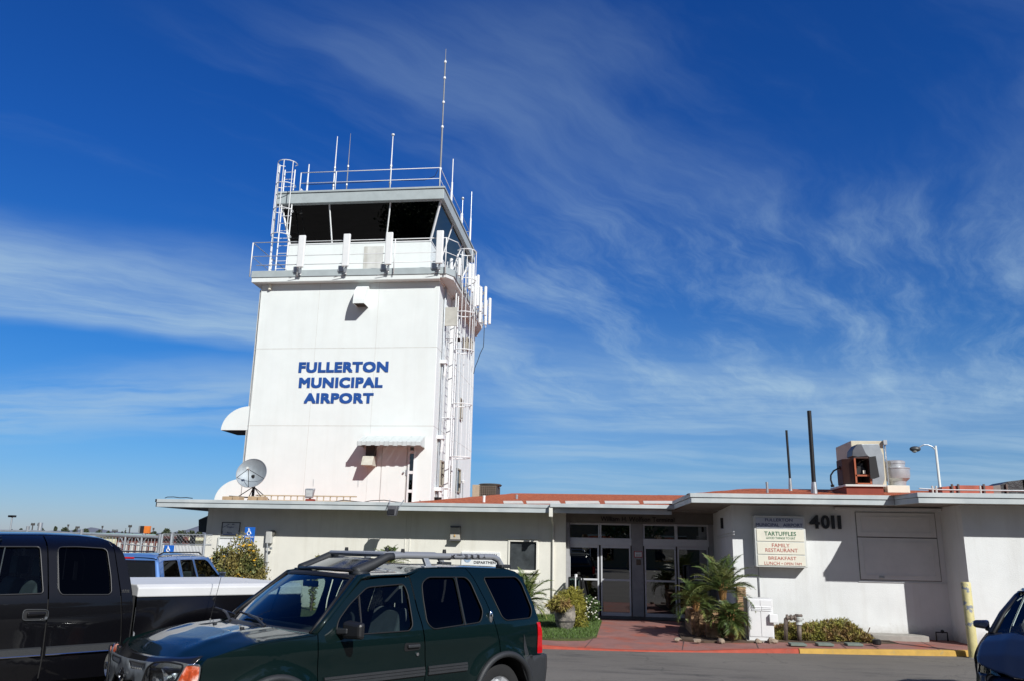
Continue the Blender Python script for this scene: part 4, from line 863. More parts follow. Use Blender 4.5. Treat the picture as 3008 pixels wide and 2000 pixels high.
b = MB(); b.box(a.x - .03, c.x + .06, 20.45, 21.85, a.z, a.z + .05); b.build('curb_cap', M_signframe, RB, bevel=.005)
b = MB(); pts = [Q(6, x, y, 1, 21.3) for x, y in ((850, 540), (810, 550), (765, 575), (742, 610), (742, 650), (755, 690), (758, 710))]; b.tube(pts, .022, 6); b.tube([pts[0], pts[1]], .05, 6); b.tube([pts[-2], pts[-1]], .045, 6); b.build('cable', M_black, RB)
EX = thing('exhaust_fan', 'shiny aluminium mushroom exhaust fan right of the rooftop unit', 'exhaust fan', (6.2, 22.5, 3.7)); Y = 22.5
cx = Q(6, 1290, 600, 1, Y).x; zf = lambda y: Q(6, 1290, y, 1, Y).z; sc = 1 / 2.849 * Y / 2365 * 1.02
b = MB(); b.lathe([(62 * sc, zf(700)), (66 * sc, zf(665)), (92 * sc, zf(640)), (97 * sc, zf(610)), (97 * sc, zf(562)), (101 * sc, zf(560)), (101 * sc, zf(553)), (70 * sc, zf(545))], 36, (cx, Y, 0)); b.build('bowl', M_alu, EX, autosm=35)
b = MB(); b.lathe([(72 * sc, zf(555)), (72 * sc, zf(520)), (76 * sc, zf(518)), (76 * sc, zf(497)), (60 * sc, zf(490)), (5 * sc, zf(484))], 36, (cx - .02, Y, 0)); b.build('cap', M_alu, EX, autosm=35)
b = MB(); a, c = Q(6, 1215, 705, 1, 22), Q(6, 1405, 725, 1, 22); b.box(a.x, c.x, 22, 23, c.z - .1, a.z + .03); b.build('curb', M_signwhite, EX, bevel=.01)
# membrane covered duct run at the far right
PR = thing('roof_duct', 'long low red and black covered duct run at the right end of the right roof', 'duct', (8.5, 23, 3.6))
tops = [(1672, 708), (1830, 695), (2010, 697), (2100, 700), (2160, 690), (2230, 662), (2340, 650), (2359, 645)]; Y = 21.8
for i, ((x0, y0), (x1, y1)) in enumerate(zip(tops, tops[1:])):
    a, c = Q(6, x0, y0, 1, Y), Q(6, x1, y1, 1, Y); b = MB()
    b.add([(a.x, Y, 3.4), (c.x, Y, 3.4), (c.x, Y, c.z), (a.x, Y, a.z), (a.x, Y + .9, 3.4), (c.x, Y + .9, 3.4), (c.x, Y + .9, c.z), (a.x, Y + .9, a.z)], [(0, 1, 2, 3), (3, 2, 6, 7), (4, 7, 6, 5), (0, 3, 7, 4), (1, 5, 6, 2)])
    b.build('section', (mat('faded_red_membrane', (.42, .12, .08), .8, var=.25, vscale=3), mat('faded_red_membrane', (.42, .12, .08)), mat('faded_red_membrane', (.42, .12, .08)), mat('grey_membrane', (.22, .2, .19), .8, var=.2), mat('black_membrane', (.03, .032, .036), .45, var=.3, vscale=6, bump=.6, bscale=8), mat('black_membrane', (.03,) * 3), mat('black_membrane', (.03,) * 3))[i], PR)
b = MB(); c = Q(6, 2345, 650, 1, Y); b.box(c.x, c.x + 2.5, Y, Y + .9, 3.4, c.z); b.build('section', MATS['black_membrane'], PR)
b = MB()
for x in (1756, 1808, 2022, 2212): p = Q(6, x, 692, 1, Y - .03); b.box(p.x - .02, p.x + .02, Y - .05, Y - .002, 3.4, p.z + .02)
b.build('strap', mat('dark_strap', (.12, .09, .08), .7), PR)
pr = thing('roof_pipe', 'thin horizontal pipe run on short posts along the edge of the far right roof', 'pipe', (8, 20.5, 3.4))
p, q = Q(6, 1480, 722, 1, 20.4), Q(6, 2400, 742, 1, 20.4); b = MB(); b.tube([p, Vector((Q(6, 1680, 738, 1, 20.4).x, 20.4, q.z)), (14, 20.4, q.z)], .018, 6); b.build('pipe', M_galv, pr)
for x in (1590, 1622, 1990): 
    p = Q(6, x, 700, 1, 20.4); b = MB(); b.tube([(p.x, 20.4, 3.32), (p.x, 20.4, p.z)], .022, 6); b.build('post', M_signframe, pr)
# street lamp behind
Y = 60; a = Q(6, 1618, 365, 1, Y); SL = thing('street_lamp', 'white pole street lamp with a curved arm behind the right roof', 'street lamp', (a.x, Y, 0))
b = MB(); xb = Q(6, 1665, 710, 1, Y).x; b.tube([(a.x, Y, 0), (a.x, Y, a.z)], .14, 10, rs=[.12, .08]); b.build('pole', M_signframe, SL, smooth=True)
b = MB(); b.tube([Q(6, x, y, 1, Y) for x, y in ((1612, 395), (1590, 372), (1555, 358), (1520, 356), (1490, 372), (1470, 385))], .04, 8); b.build('arm', M_galv, SL)
b = MB(); c = Q(6, 1448, 392, 1, Y); b.ball(c, (.38, .24, .20), 16); b.build('lamp_head', mat('dark_lamp', (.05, .055, .06), .4), SL, smooth=True)
b = MB(); b.lathe([(.05, -.24), (.17, -.17), (.20, 0)], 14, c + Vector((-.06, 0, -.02))); b.build('lens', mat('lamp_glass', (.35, .36, .33), .3), SL)
# ------------------------------------------------------------------ signs
SG = thing('restaurant_sign', 'cream box sign with four lettered panels on the white wall', 'sign', (3.9, 20.4, 1.6))
s0, s1 = Q(7, 98, 300, 1, 20.2).x, Q(7, 520, 300, 1, 20.2).x; zt, zb = Q(7, 300, 205, 1, 20.2).z, Q(7, 300, 630, 1, 20.2).z
b = MB(); b.box(s0, s1, 20.2, 20.495, zb, zt); b.build('cabinet', M_signframe, SG, bevel=.015)
zs_ = [Q(7, 300, y, 1, 20.2).z for y in (222, 315, 420, 527, 620)]
for i in range(4):
    b = MB(); b.box(s0 + .05, s1 - .05, 20.185, 20.198, zs_[i + 1] + .012, zs_[i] - .012); b.build('sign_panel', M_signgrey if i == 0 else M_signwhite, SG, bevel=.003)
def T7(b, s, x0, x1, y0, y1, bold, sp=1.0): text_on(b, s, Q(7, x0, 300, 1, 20.18).x, Q(7, x1, 300, 1, 20.18).x, Q(7, 300, y0, 1, 20.18).z, Q(7, 300, y1, 1, 20.18).z, 20.184, bold, .003, sp)
b = MB(); T7(b, 'FULLERTON', 192, 418, 253, 228, .018); T7(b, 'MUNICIPAL', 115, 305, 294, 268, .018); T7(b, 'AIRPORT', 338, 498, 294, 268, .018); b.build('lettering', M_navy, SG)
b = MB(); T7(b, 'TARTUFFLES', 180, 440, 370, 336, .015); T7(b, 'GOOD THINGS TO EAT', 193, 432, 398, 380, .01); b.build('lettering', M_green, SG)
b = MB(); T7(b, 'FAMILY', 237, 382, 464, 434, .005); T7(b, 'RESTAURANT', 182, 445, 504, 474, .005); T7(b, 'BREAKFAST', 203, 430, 568, 541, .008); T7(b, 'LUNCH \u2022', 168, 316, 611, 584, .005); T7(b, 'OPEN 7AM', 327, 470, 609, 588, .005)
# small serifs: fine rules above and below the wide letters
b.build('lettering', M_redl, SG)
b = MB(); x = Q(7, 137, 700, 1, 20.47).x; b.tube([(x, 20.47, zb), (x, 20.47, Q(7, 137, 880, 1, 20.47).z)], .012, 6); b.build('conduit', M_galv, SG)
b = MB(); text_on(b, '4', Q(7, 556, 300, 1, 20.45).x, Q(7, 640, 300, 1, 20.45).x, Q(7, 700, 313, 1, 20.45).z, Q(7, 700, 202, 1, 20.45).z, 20.47, .05, .05)
text_on(b, '0', Q(7, 652, 300, 1, 20.45).x, Q(7, 722, 300, 1, 20.45).x, Q(7, 700, 313, 1, 20.45).z, Q(7, 700, 202, 1, 20.45).z, 20.47, .05, .05)
for xx in (737, 790): b.box(Q(7, xx, 300, 1, 20.45).x, Q(7, xx + 26, 300, 1, 20.45).x, 20.42, 20.47, Q(7, 700, 313, 1, 20.45).z, Q(7, 700, 202, 1, 20.45).z)
HN = one(b, 'house_number', M_black, 'thick black street number 4011 on the white wall right of the restaurant sign', 'house number')
# FULLERTON ... DEPARTMENT sign
FS = thing('department_sign', 'white wall sign with round seal and black DEPARTMENT lettering behind the green SUV rack', 'sign', (-4.3, 23.95, 2)); A = lambda x, y: P(820 + x / 2.949, 1600 + y / 2.949, 1, 23.96)
p, q = A(1580, 55), A(1912, 178); b = MB(); b.box(p.x, q.x, 23.96, 23.998, q.z - .05, p.z); b.build('board', M_whitemetal, FS, bevel=.004)
b = MB(); text_on(b, 'FULLERTON', A(1705, 90).x, A(1885, 90).x, A(1800, 97).z, A(1800, 74).z, 23.958, .04, .004, 1.05); text_on(b, 'DEPARTMENT', A(1688, 90).x, A(1900, 90).x, A(1800, 162).z, A(1800, 139).z, 23.958, .04, .004, 1.05); b.build('lettering', M_black, FS)
c = A(1632, 115); b = MB(); b.lathe([(.11, 0), (.11, .004)], 28, (c.x, 23.952, c.z), axis='Y'); sl_ = b.build('seal', mat('seal_blue', (.32, .42, .56), .5, var=.3, vscale=20), FS); b = MB(); b.lathe([(.045, 0), (.045, .003)], 20, (c.x - .01, 23.947, c.z + .01), axis='Y'); b.build('seal_centre', mat('seal_gold', (.65, .42, .10), .5), FS)
# framed sign over the left door
FR_ = thing('framed_sign', 'thin framed sign with bird sketch and flight lettering above the white door', 'sign', (-11.3, 23.95, 2.3)); A = lambda x, y: Q(9, x, y, 1, 23.96)
p, q = A(182, 962), A(462, 1190); b = MB(); b.box(p.x, q.x, 23.97, 23.998, q.z, p.z); b.build('board', mat('sign_board_pale', (.58, .58, .56), .5), FR_)
b = MB(); w = .02
for (x0, x1, z0, z1) in ((p.x, q.x, p.z - w, p.z), (p.x, q.x, q.z, q.z + w), (p.x, p.x + w, q.z + w, p.z - w), (q.x - w, q.x, q.z + w, p.z - w)): b.box(x0, x1, 23.955, 23.97, z0, z1)
b.build('frame', M_black, FR_)
b = MB(); text_on(b, 'Flight', A(260, 1).x if False else A(262, 1040).x, A(370, 1040).x, A(300, 1065).z, A(300, 1032).z, 23.968, .0, .003); text_on(b, 'Parts', A(262, 1140).x, A(345, 1140).x, A(300, 1152).z, A(300, 1125).z, 23.968, .0, .003)
b.tube([A(195, 1050), A(250, 1022), A(300, 996)], .006, 4); b.tube([A(345, 1008), A(362, 992), A(380, 1006)], .008, 4); b.tube([A(190, 1105), A(190, 1165), A(420, 1172)], .007, 4); b.build('lettering', M_navy, FR_)
# accessible parking signs
def access_symbol(b, M):
    def U(x, z): return M @ Vector((x, -.006, z))
    b.add([U(.0 - .02 + .035 * cos(a * pi / 8), .33 + .035 * sin(a * pi / 8)) for a in range(16)], [tuple(range(16))])
    b.tube([U(-.02, .29), U(-.005, .12), U(.09, .12), U(.13, .0), U(.17, .015)], .018, 6); b.tube([U(-.015, .22), U(.075, .22)], .014, 6)
    b.tube([U(.01 + .115 * cos(radians(a)), .02 + .115 * sin(radians(a))) for a in range(110, 335, 15)], .015, 6)
def pk_sign(px, py0, py1, Y, w, lb, grp, pole=True, text=True, post_to=0.1):
    a, c = P(px, py0, 1, Y), P(px, py1, 1, Y); h = a.z - c.z; t = thing('parking_sign', lb, 'sign', (a.x, Y, post_to), 0, grp)
    b = MB(); b.box(a.x - w / 2, a.x + w / 2, Y, Y + .01, c.z, a.z); b.build('plate', mat('access_blue', (.01, .12, .50), .45, var=.06), t, bevel=.004)
    b = MB(); sc_ = h * (.50 if text else .82) / .48; M = Matrix.Translation((a.x - w * .08, Y - .002, a.z - .05 * h - .365 * sc_)) @ Matrix.Scale(sc_, 4); access_symbol(b, M)
    if text:
        text_on(b, 'PARKING', a.x - w * .42, a.x + w * .42, c.z + h * .30, c.z + h * .42, Y - .001, .03, .003); text_on(b, 'ONLY', a.x - w * .3, a.x + w * .3, c.z + h * .08, c.z + h * .2, Y - .001, .03, .003)
    b.build('symbol', M_whitemetal, t)
    if pole: b = MB(); b.tube([(a.x, Y + .04, post_to), (a.x, Y + .04, a.z - .02)], .025, 8); b.build('post', M_galv, t)
    return t
pk_sign(735, 1547, 1592, 22.2, .30, 'tall blue accessible parking sign with white wheelchair above the flowering bush', 'accessible parking signs')
pk_sign(497.5, 1600, 1623, 22.9, .30, 'small square blue wheelchair sign on the white slatted fence', 'accessible parking signs', text=False)
# wall camera box, light fixture
WC = thing('utility_box', 'grey vertical utility box on the left wall right of the flowering bush', 'utility box', (-9.9, 23.9, 1.8)); A = lambda x, y: Q(9, x, y, 1, 23.85)
p, q = A(905, 1112), A(985, 1315); b = MB(); b.box(p.x, q.x, 23.84, 23.998, q.z, p.z); b.build('box', mat('box_grey', (.48, .48, .46), .5, var=.1), WC, bevel=.02)
b = MB(); c = A(1000, 1140); b.lathe([(.08, -.03), (.08, .06)], 18, (c.x, 23.9, c.z), axis='Y'); b.build('meter', mat('meter_dark', (.16, .15, .13), .4), WC)
b = MB(); b.tube([A(925, 1315), A(925, 1370), A(1000, 1395)], .02, 6); b.tube([A(925, 1370), A(920, 1568), A(918, 1800)], .02, 6); b.tube([A(970, 1395), A(1000, 1395)], .04, 6); b.build('conduit', M_galv, WC)
WL = thing('wall_light', 'small cream box wall light under the eave above the window', 'wall light', (-5, 23.9, 2.3)); A = lambda x, y: Q(4, x, y, 1, 23.82)
p, q = A(1640, 290), A(1700, 370); b = MB(); b.box(p.x, q.x, 23.82, 23.998, q.z, p.z); b.build('housing', M_cream, WL, bevel=.01)
b = MB(); b.box(p.x - .02, q.x + .02, 23.8, 23.998, q.z - .04, q.z - .003); b.box(p.x, q.x, 23.8, 23.998, p.z + .003, p.z + .05); b.build('louvre', mat('dark_grey_metal', (.09, .09, .1)), WL)
b = MB(); c = A(1668, 345); b.ball((c.x, 23.81, c.z), (.03, .015, .035), 8); b.build('bulb', mat('amber_glass', (.5, .3, .1), .3), WL)
# red bordered notice and keypad on the entrance pier
NT = thing('notice', 'small white notice with red border on the grey pier between the entrance doors', 'notice', (0, 24.3, 2)); A = lambda x, y: Q(10, x, y, 1, 24.35)
p, q = A(918, 565), A(1020, 645); b = MB(); b.box(p.x, q.x, 24.35, 24.359, q.z, p.z); b.build('border', mat('notice_red', (.4, .02, .02), .5), NT, bevel=.004)
b = MB(); b.box(p.x + .02, q.x - .02, 24.343, 24.349, q.z + .02, p.z - .02); b.build('face', M_whitemetal, NT)
b = MB(); text_on(b, 'NOTICE', p.x + .05, q.x - .05, p.z - .055, p.z - .035, 24.342, .02, .002)
for k in range(3): b.box(p.x + .05, q.x - .05, 24.340, 24.342, q.z + .035 + .025 * k, q.z + .043 + .025 * k)
b.build('lettering', M_black, NT)
p, q = A(945, 665), A(1000, 735); b = MB(); b.box(p.x, q.x, 24.33, 24.359, q.z, p.z); one(b, 'intercom', mat('brown_plastic', (.13, .09, .06), .5), 'small brown intercom panel below the red bordered notice', 'intercom', bevel=.01)
# drop box with label near the doors
DB = thing('drop_box', 'dark courier drop box with a white label half hidden by the palms at the entrance', 'drop box', (2.3, 23.9, .1)); A = lambda x, y: Q(5, x, y, 1, 23.5)
p, q = A(1408, 655), A(1565, 1000); b = MB(); b.box(p.x, q.x, 23.5, 24.1, .1, p.z); b.build('body', mat('box_navy', (.012, .012, .03), .4), DB, bevel=.03)
p, q = A(1456, 712), A(1545, 765); b = MB(); b.box(p.x, q.x, 23.488, 23.498, q.z, p.z); lb = b.build('label', M_whitemetal, DB)
b = MB(); text_on(b, 'FedEx', p.x + .03, q.x - .03, q.z + .03, p.z - .03, 23.487, .04, .003); b.build('lettering', mat('purple_ink', (.06, .02, .18), .5), lb)
# brochure / newspaper rack left of the doors
NR = thing('newspaper_rack', 'black wire newspaper rack with clear front beside the left door', 'rack', (-1.0, 23.6, .1)); A = lambda x, y: Q(10, x, y, 1, 23.4)
p, q = A(128, 890), A(262, 1040); b = MB(); w = .018
x0, x1 = p.x, q.x; z1_, z0_ = p.z, q.z - .25
for (x, y) in ((x0, 23.4), (x1, 23.4), (x0, 23.8), (x1, 23.8)): b.box(x - w, x + w, y - w, y + w, .1, z1_)
for z in (z1_, z0_, .4): b.box(x0 + w, x1 - w, 23.39, 23.41, z - w, z + w); b.box(x0 + w, x1 - w, 23.79, 23.81, z - w, z + w); b.box(x0 - w, x0 + w, 23.41, 23.79, z - w, z + w - .001); b.box(x1 - w, x1 + w, 23.41, 23.79, z - w, z + w - .001)
b.build('frame', M_black, NR)
b = MB(); b.box(x0 + .02, x1 - .02, 23.5, 23.78, z0_, z1_ - .03); b.build('paper', mat('newsprint', (.42, .46, .42), .6, var=.35, vscale=9), NR)
b = MB(); b.box(x0 + .02, x1 - .02, 23.42, 23.425, z0_ + .02, z1_ - .02); b.build('glass', GLSIDE, NR)
b = MB(); b.box((x0 + x1) / 2 + .02, (x0 + x1) / 2 + .05, 23.38, 23.39, z0_ + .1, z1_ + .05); b.lathe([(.04, 0), (.04, .08)], 10, ((x0 + x1) / 2 + .04, 23.5, z1_ + .02)); b.build('handle', M_whitemetal, NR)
b = MB(); b.prism([(x1 + .05, 23.5, .1), (x1 + .32, 23.5, .1), (x1 + .08, 23.5, z1_), (x1 + .05, 23.5, z1_)], (0, .3, 0)); b.build('side_board', M_black, NR)
# utility cabinet, backflow valve, bollard
UC = thing('electrical_cabinet', 'white pad mounted electrical cabinet against the wall right of the palms', 'cabinet', (3.9, 19.3, .1)); A = lambda x, y: Q(7, x, y, 1, 18.9)
p, q = A(42, 885), A(268, 1225); b = MB(); b.box(p.x, q.x, 18.9, 19.5, .12, p.z); b.build('body', mat('cabinet_white', (.72, .72, .72), .45, var=.04), UC, bevel=.01)
b = MB(); xm = (p.x + q.x) / 2; b.box(p.x + .02, xm - .004, 18.888, 18.898, .2, p.z - .03); b.build('door', MATS['cabinet_white'], UC, bevel=.003)
b = MB(); b.box(xm + .004, q.x - .02, 18.888, 18.898, .2, p.z - .03); b.build('door', MATS['cabinet_white'], UC, bevel=.003)
b = MB()
for xc in (A(115, 950).x, A(198, 950).x):
    for k in range(3): z = A(115, 948 + 13 * k).z; b.prism([(xc - .10, 18.887, z), (xc + .10, 18.887, z), (xc + .10, 18.872, z - .02), (xc - .10, 18.872, z - .02)], (0, .0, -.006))
b.build('louvre', MATS['cabinet_white'], UC)
b = MB(); c = A(232, 1045); b.box(c.x - .03, c.x + .14, 18.80, 18.887, c.z - .09, c.z + .08); b.build('handle_box', M_whitemetal, UC, bevel=.008)
b = MB(); b.box(p.x - .06, q.x + .05, 18.85, 19.55, .08, .125); b.build('pad', M_conc, UC)
BV = thing('backflow_valve', 'rusty pipe loop with white backflow valve rising out of the low shrub', 'valve', (4.4, 19.3, .1)); A = lambda x, y: Q(7, x, y, 1, 19.15)
M_oldpipe = mat('old_pipe', (.16, .13, .11), .7, .3, var=.35, vscale=12)
b = MB(); b.tube([A(360, 1230), A(360, 1055), A(372, 1045), A(450, 1042)], .045, 10); b.tube([A(468, 1100), A(472, 1240)], .05, 10); b.build('pipe', M_oldpipe, BV, smooth=True)
b = MB(); c = A(466, 1060); b.lathe([(.055, -.12), (.075, -.10), (.06, -.05), (.08, 0), (.08, .05), (.06, .09), (.05, .12)], 14, c); b.tube([c, c + Vector((.1, 0, .02))], .025, 6); b.tube([c - Vector((0, 0, .06)), c + Vector((.1, 0, -.06))], .02, 6); b.build('valve_body', mat('valve_paint', (.45, .47, .45), .5, var=.3, vscale=20), BV)
b = MB(); b.lathe([(.08, 0), (.09, .02), (.07, .05)], 14, A(464, 1022) - Vector((0, 0, .03))); b.build('cap', M_oldpipe, BV)
for k in range(3): b = MB(); b.lathe([(.065, -.02), (.065, .02)], 12, (A(370 + 32 * k, 1042).x, 19.15, A(380, 1043).z), axis='X'); b.build('flange', M_oldpipe, BV)
bp, bt = P(2861, 1930, 2, .01), None; BO = thing('bollard', 'chipped pale yellow steel bollard at the kerb in front of the right wall', 'bollard', (bp.x, bp.y, 0))
b = MB(); top_ = P(2836, 1708, 1, bp.y); ln = Vector((top_.x, bp.y, top_.z)); r = .092
b.tube([Vector((bp.x, bp.y, 0)), ln - Vector((0, 0, .02)), ln], r, 20, rs=[r, r, r * .86]); b.build('post', M_bollard, BO, autosm=40)
b = MB(); b.lathe([(.12, 0), (.115, .01)], 18, (bp.x, bp.y, .002)); b.build('collar', M_conc, BO)
# ------------------------------------------------------------------ vehicles
def lerp(a, b, t): return a + (b - a) * t
def interp(pts, x):
    if x <= pts[0][0]: return pts[0][1]
    for (a, b), (c, d) in zip(pts, pts[1:]):
        if x <= c: t = (x - a) / (c - a); t = t * t * (3 - 2 * t) if False else t; return b + (d - b) * t
    return pts[-1][1]
def fillet(pl, r, n=4):
    out = []
    for i in range(len(pl)):
        p0, p, p1 = Vector(pl[i - 1]), Vector(pl[i]), Vector(pl[(i + 1) % len(pl)])
        a, b = (p0 - p), (p1 - p); rr = min(r, a.length * .45, b.length * .45); a.normalize(); b.normalize(); A_, B_ = p + a * rr, p + b * rr
        for k in range(n + 1):
            t = k / n; out.append(tuple((1 - t) ** 2 * A_ + 2 * t * (1 - t) * p + t * t * B_))
    return out
def resample(pl, step):
    out = []
    for i in range(len(pl)):
        a, b = Vector(pl[i]), Vector(pl[(i + 1) % len(pl)]); n = max(1, int((b - a).length / step))
        for k in range(n): out.append(tuple(a.lerp(b, k / n)))
    o2 = []
    for p in out:
        if not o2 or (Vector(p) - Vector(o2[-1])).length > 1e-4: o2.append(p)
    return o2
NRM = {}
def fn_normal(fn, x, z, h=.012):
    a = Vector(fn(x + h, z)) - Vector(fn(x - h, z)); c = Vector(fn(x, z + h)) - Vector(fn(x, z - h)); return a.cross(c).normalized()
def sheet(outline, holes, fn, step=.05):
    """fills a 2-D outline with holes by a fine triangle net and maps it onto a curved surface"""
    loops = [resample(outline, step)] + [resample(h, step) for h in holes]; vs = []; es = []
    for lp in loops:
        o = len(vs); vs += [Vector(p) for p in lp]; es += [(o + i, o + (i + 1) % len(lp)) for i in range(len(lp))]
    x0, x1 = min(p[0] for p in outline), max(p[0] for p in outline); y0, y1 = min(p[1] for p in outline), max(p[1] for p in outline)
    bd = list(vs); x = x0 + step / 2; r = 0
    while x < x1:
        y = y0 + step / 2 + (step / 2 if r % 2 else 0)
        while y < y1:
            if inpoly(x, y, outline) and not any(inpoly(x, y, h) for h in holes) and min((x - q.x) ** 2 + (y - q.y) ** 2 for q in bd) > (step * .55) ** 2: vs.append(Vector((x, y)))
            y += step
        x += step * .87; r += 1
    V, E_, F, *_ = delaunay_2d_cdt(vs, es, [], 0, 1e-5, False)
    fs = []
    for f in F:
        cx = sum(V[i].x for i in f) / 3; cy = sum(V[i].y for i in f) / 3
        if inpoly(cx, cy, outline) and not any(inpoly(cx, cy, h) for h in holes): fs.append(tuple(f))
    return [Vector(fn(p.x, p.y)) for p in V], fs
def orient(mb, out):
    """face normals towards direction function out(center)"""
    fs = []
    for f in mb.f:
        a, b_, c = mb.v[f[0]], mb.v[f[1]], mb.v[f[2]]; n = (b_ - a).cross(c - a)
        fs.append(f if n.dot(out((a + b_ + c) / 3)) > 0 else tuple(reversed(f)))
    mb.f = fs; return mb
def sp(t, w=.035): return w * math.log1p(math.exp(t / w)) if t < 1 else t
class Car:
    def __init__(s, name, label, cat, X, Y, head, ground, hw, group=None):
        s.root = thing(name, label, cat, (X, Y, ground), pi / 2 - radians(head), group); s.hw = hw
    def side(s, name, m, outline, holes=(), sg=-1, step=.05, off=0, solid=.004, parent=None, smooth=True):
        fn = lambda x, z: (x, sg * (s.hw(x, z) + off), z)
        b = MB(); v, f = sheet(outline, list(holes), fn, step); b.add(v, f); orient(b, lambda c: Vector((0, sg, .05)))
        o = b.build(name, m, parent or s.root, local=True, smooth=smooth, solid=0, fixn=False)
        if smooth:
            ns = []
            for p in b.v:
                n = fn_normal(fn, p.x, p.z)
                if n.y * sg < 0: n = -n
                ns.append(n)
            o.data.normals_split_custom_set_from_vertices([tuple(n) for n in ns])
        return o
    def rim(s, outline, r, m, name='window_trim', sg=-1, off=.002, parent=None):
        b = MB(); o = resample(outline, .04); pts = [(x, sg * (s.hw(x, z) + off), z) for x, z in o]; b.tube(pts + pts[:2], r, 5, cap=False)
        return b.build(name, m, parent or s.root, local=True, smooth=True)
    def surf(s, name, m, fn, nu, nv, out=(0, 0, 1), solid=.004, parent=None, smooth=True):
        b = MB(); b.grid(lambda u, v: Vector(fn(u, v)), nu, nv); o = Vector(out); orient(b, lambda c: o)
        return b.build(name, m, parent or s.root, local=True, smooth=smooth, solid=solid, fixn=False)
    def part(s, b, name, m, parent=None, **kw): return b.build(name, m, parent or s.root, local=True, **kw)
    def wheel(s, x, sg, r, w, yo, rimm, name='wheel'):
        y = sg * yo; b = MB(); ins = -sg
        pr = [(r * .62, 0), (r * .68, -.01), (r * .93, -.008), (r * .985, .02), (r, .05), (r, w - .05), (r * .985, w - .02), (r * .9, w), (r * .6, w)]
        b.lathe([(q, ins * h) for q, h in pr], 40, (x, y, r), axis='Y', cap=False); ty = s.part(b, name, M_rubber, None, autosm=40)
        b = MB(); b.lathe([(.04, ins * .015), (r * .2, ins * .02), (r * .22, ins * .05), (r * .5, ins * .06), (r * .60, ins * .01), (r * .64, ins * .0), (r * .62, ins * w * .8)], 40, (x, y, r), axis='Y', cap=False)
        for k in range(6):
            a = 2 * pi * k / 6; d = Vector((cos(a), 0, sin(a))); t = Vector((-sin(a), 0, cos(a))); c = Vector((x, y + ins * .015, r))
            b.prism([c + d * r * .14 - t * .03, c + d * r * .14 + t * .03, c + d * r * .58 + t * .045, c + d * r * .58 - t * .045], (0, ins * .05, 0))
        s.part(b, 'rim', rimm, ty, autosm=40)
        return ty
    def bbox(s, b, x0, x1, y0, y1, z0, z1): b.box(x0, x1, y0, y1, z0, z1)
def arch(cx, cz, r, a0, a1, n=14): return [(cx + r * cos(radians(a0 + (a1 - a0) * i / n)), cz + r * sin(radians(a0 + (a1 - a0) * i / n))) for i in range(n + 1)]
def seat(car, x, y, z, m, head=True, back=.55):
    b = MB(); b.box(x - .22, x + .26, y - .24, y + .24, z - .12, z + .06); st = car.part(b, 'seat', m, bevel=.05)
    b = MB(); b.prism([(x + .22, y - .24, z + .02), (x + .34, y - .24, z + .02), (x + .50, y - .20, z + back), (x + .42, y - .20, z + back + .02), (x + .38, y - .2, z + back)], (0, .46, 0)); car.part(b, 'backrest', m, st, bevel=.05)
    if head: b = MB(); b.box(x + .40, x + .52, y - .13, y + .13, z + back + .06, z + back + .24); b.tube([(x + .46, y - .06, z + back - .02), (x + .46, y - .06, z + back + .1)], .008, 5); b.tube([(x + .46, y + .06, z + back - .02), (x + .46, y + .06, z + back + .1)], .008, 5); car.part(b, 'headrest', m, st, bevel=.045)
def car_paint(name, col, flake=.0):
    m = mat(name, col, .42, 0, var=0, coat=1.0); bs = m.node_tree.nodes['Principled BSDF']; bs.inputs['Metallic'].default_value = flake * .35; bs.inputs['Specular IOR Level'].default_value = .12; bs.inputs['Coat IOR'].default_value = 1.42
    return m
M_seat = mat('grey_seat_fabric', (.13, .14, .145), .9, var=.15, vscale=10)
M_cabin = mat('dark_cabin_trim', (.035, .038, .042), .85, var=0)
# ---- green off-roader in front
def sx_hw(x, z):
    w = .885 - sp(z - 1.13) * .42
    if z > 1.56: w -= ((z - 1.56) / .14) ** 2 * .05
    w += .012 * math.exp(-((z - .98) / .10) ** 2) - .02 * max(0, (.62 - z) / .3)
    if x < .9: w -= .035 * ((.9 - x) / .55) ** 2
    if x > 3.9: w -= .03 * ((x - 3.9) / .5) ** 2
    for c in (1.0, 3.78):
        d = hypot(x - c, (z - .37)); w += .03 * math.exp(-((d - .44) / .09) ** 2)
    return w
M_green_p = car_paint('dark_green_metallic_paint', (.0016, .0085, .0085), .35)
X = Car('green_suv', 'dark green off road SUV with silver roof rack, parked in front in the foreground', 'car', -4.27, 7.02, 38.6, .04, sx_hw)
X.root.scale = (1, 1.056, 1); X.root.location.x -= .05 * cos(radians(38.6)); X.root.location.y += .05 * sin(radians(38.6))
ztop = [(.1, .90), (.30, .958), (.38, .990), (.6, 1.040), (.82, 1.085), (1.1, 1.108), (1.41, 1.13)]
roofz = [(1.9, 1.60), (2.0, 1.618), (2.25, 1.632), (2.6, 1.64), (2.68, 1.66), (2.80, 1.697), (3.0, 1.705), (3.45, 1.703), (4.1, 1.685), (4.2, 1.66), (4.27, 1.60), (4.33, 1.40)]
hB = interp
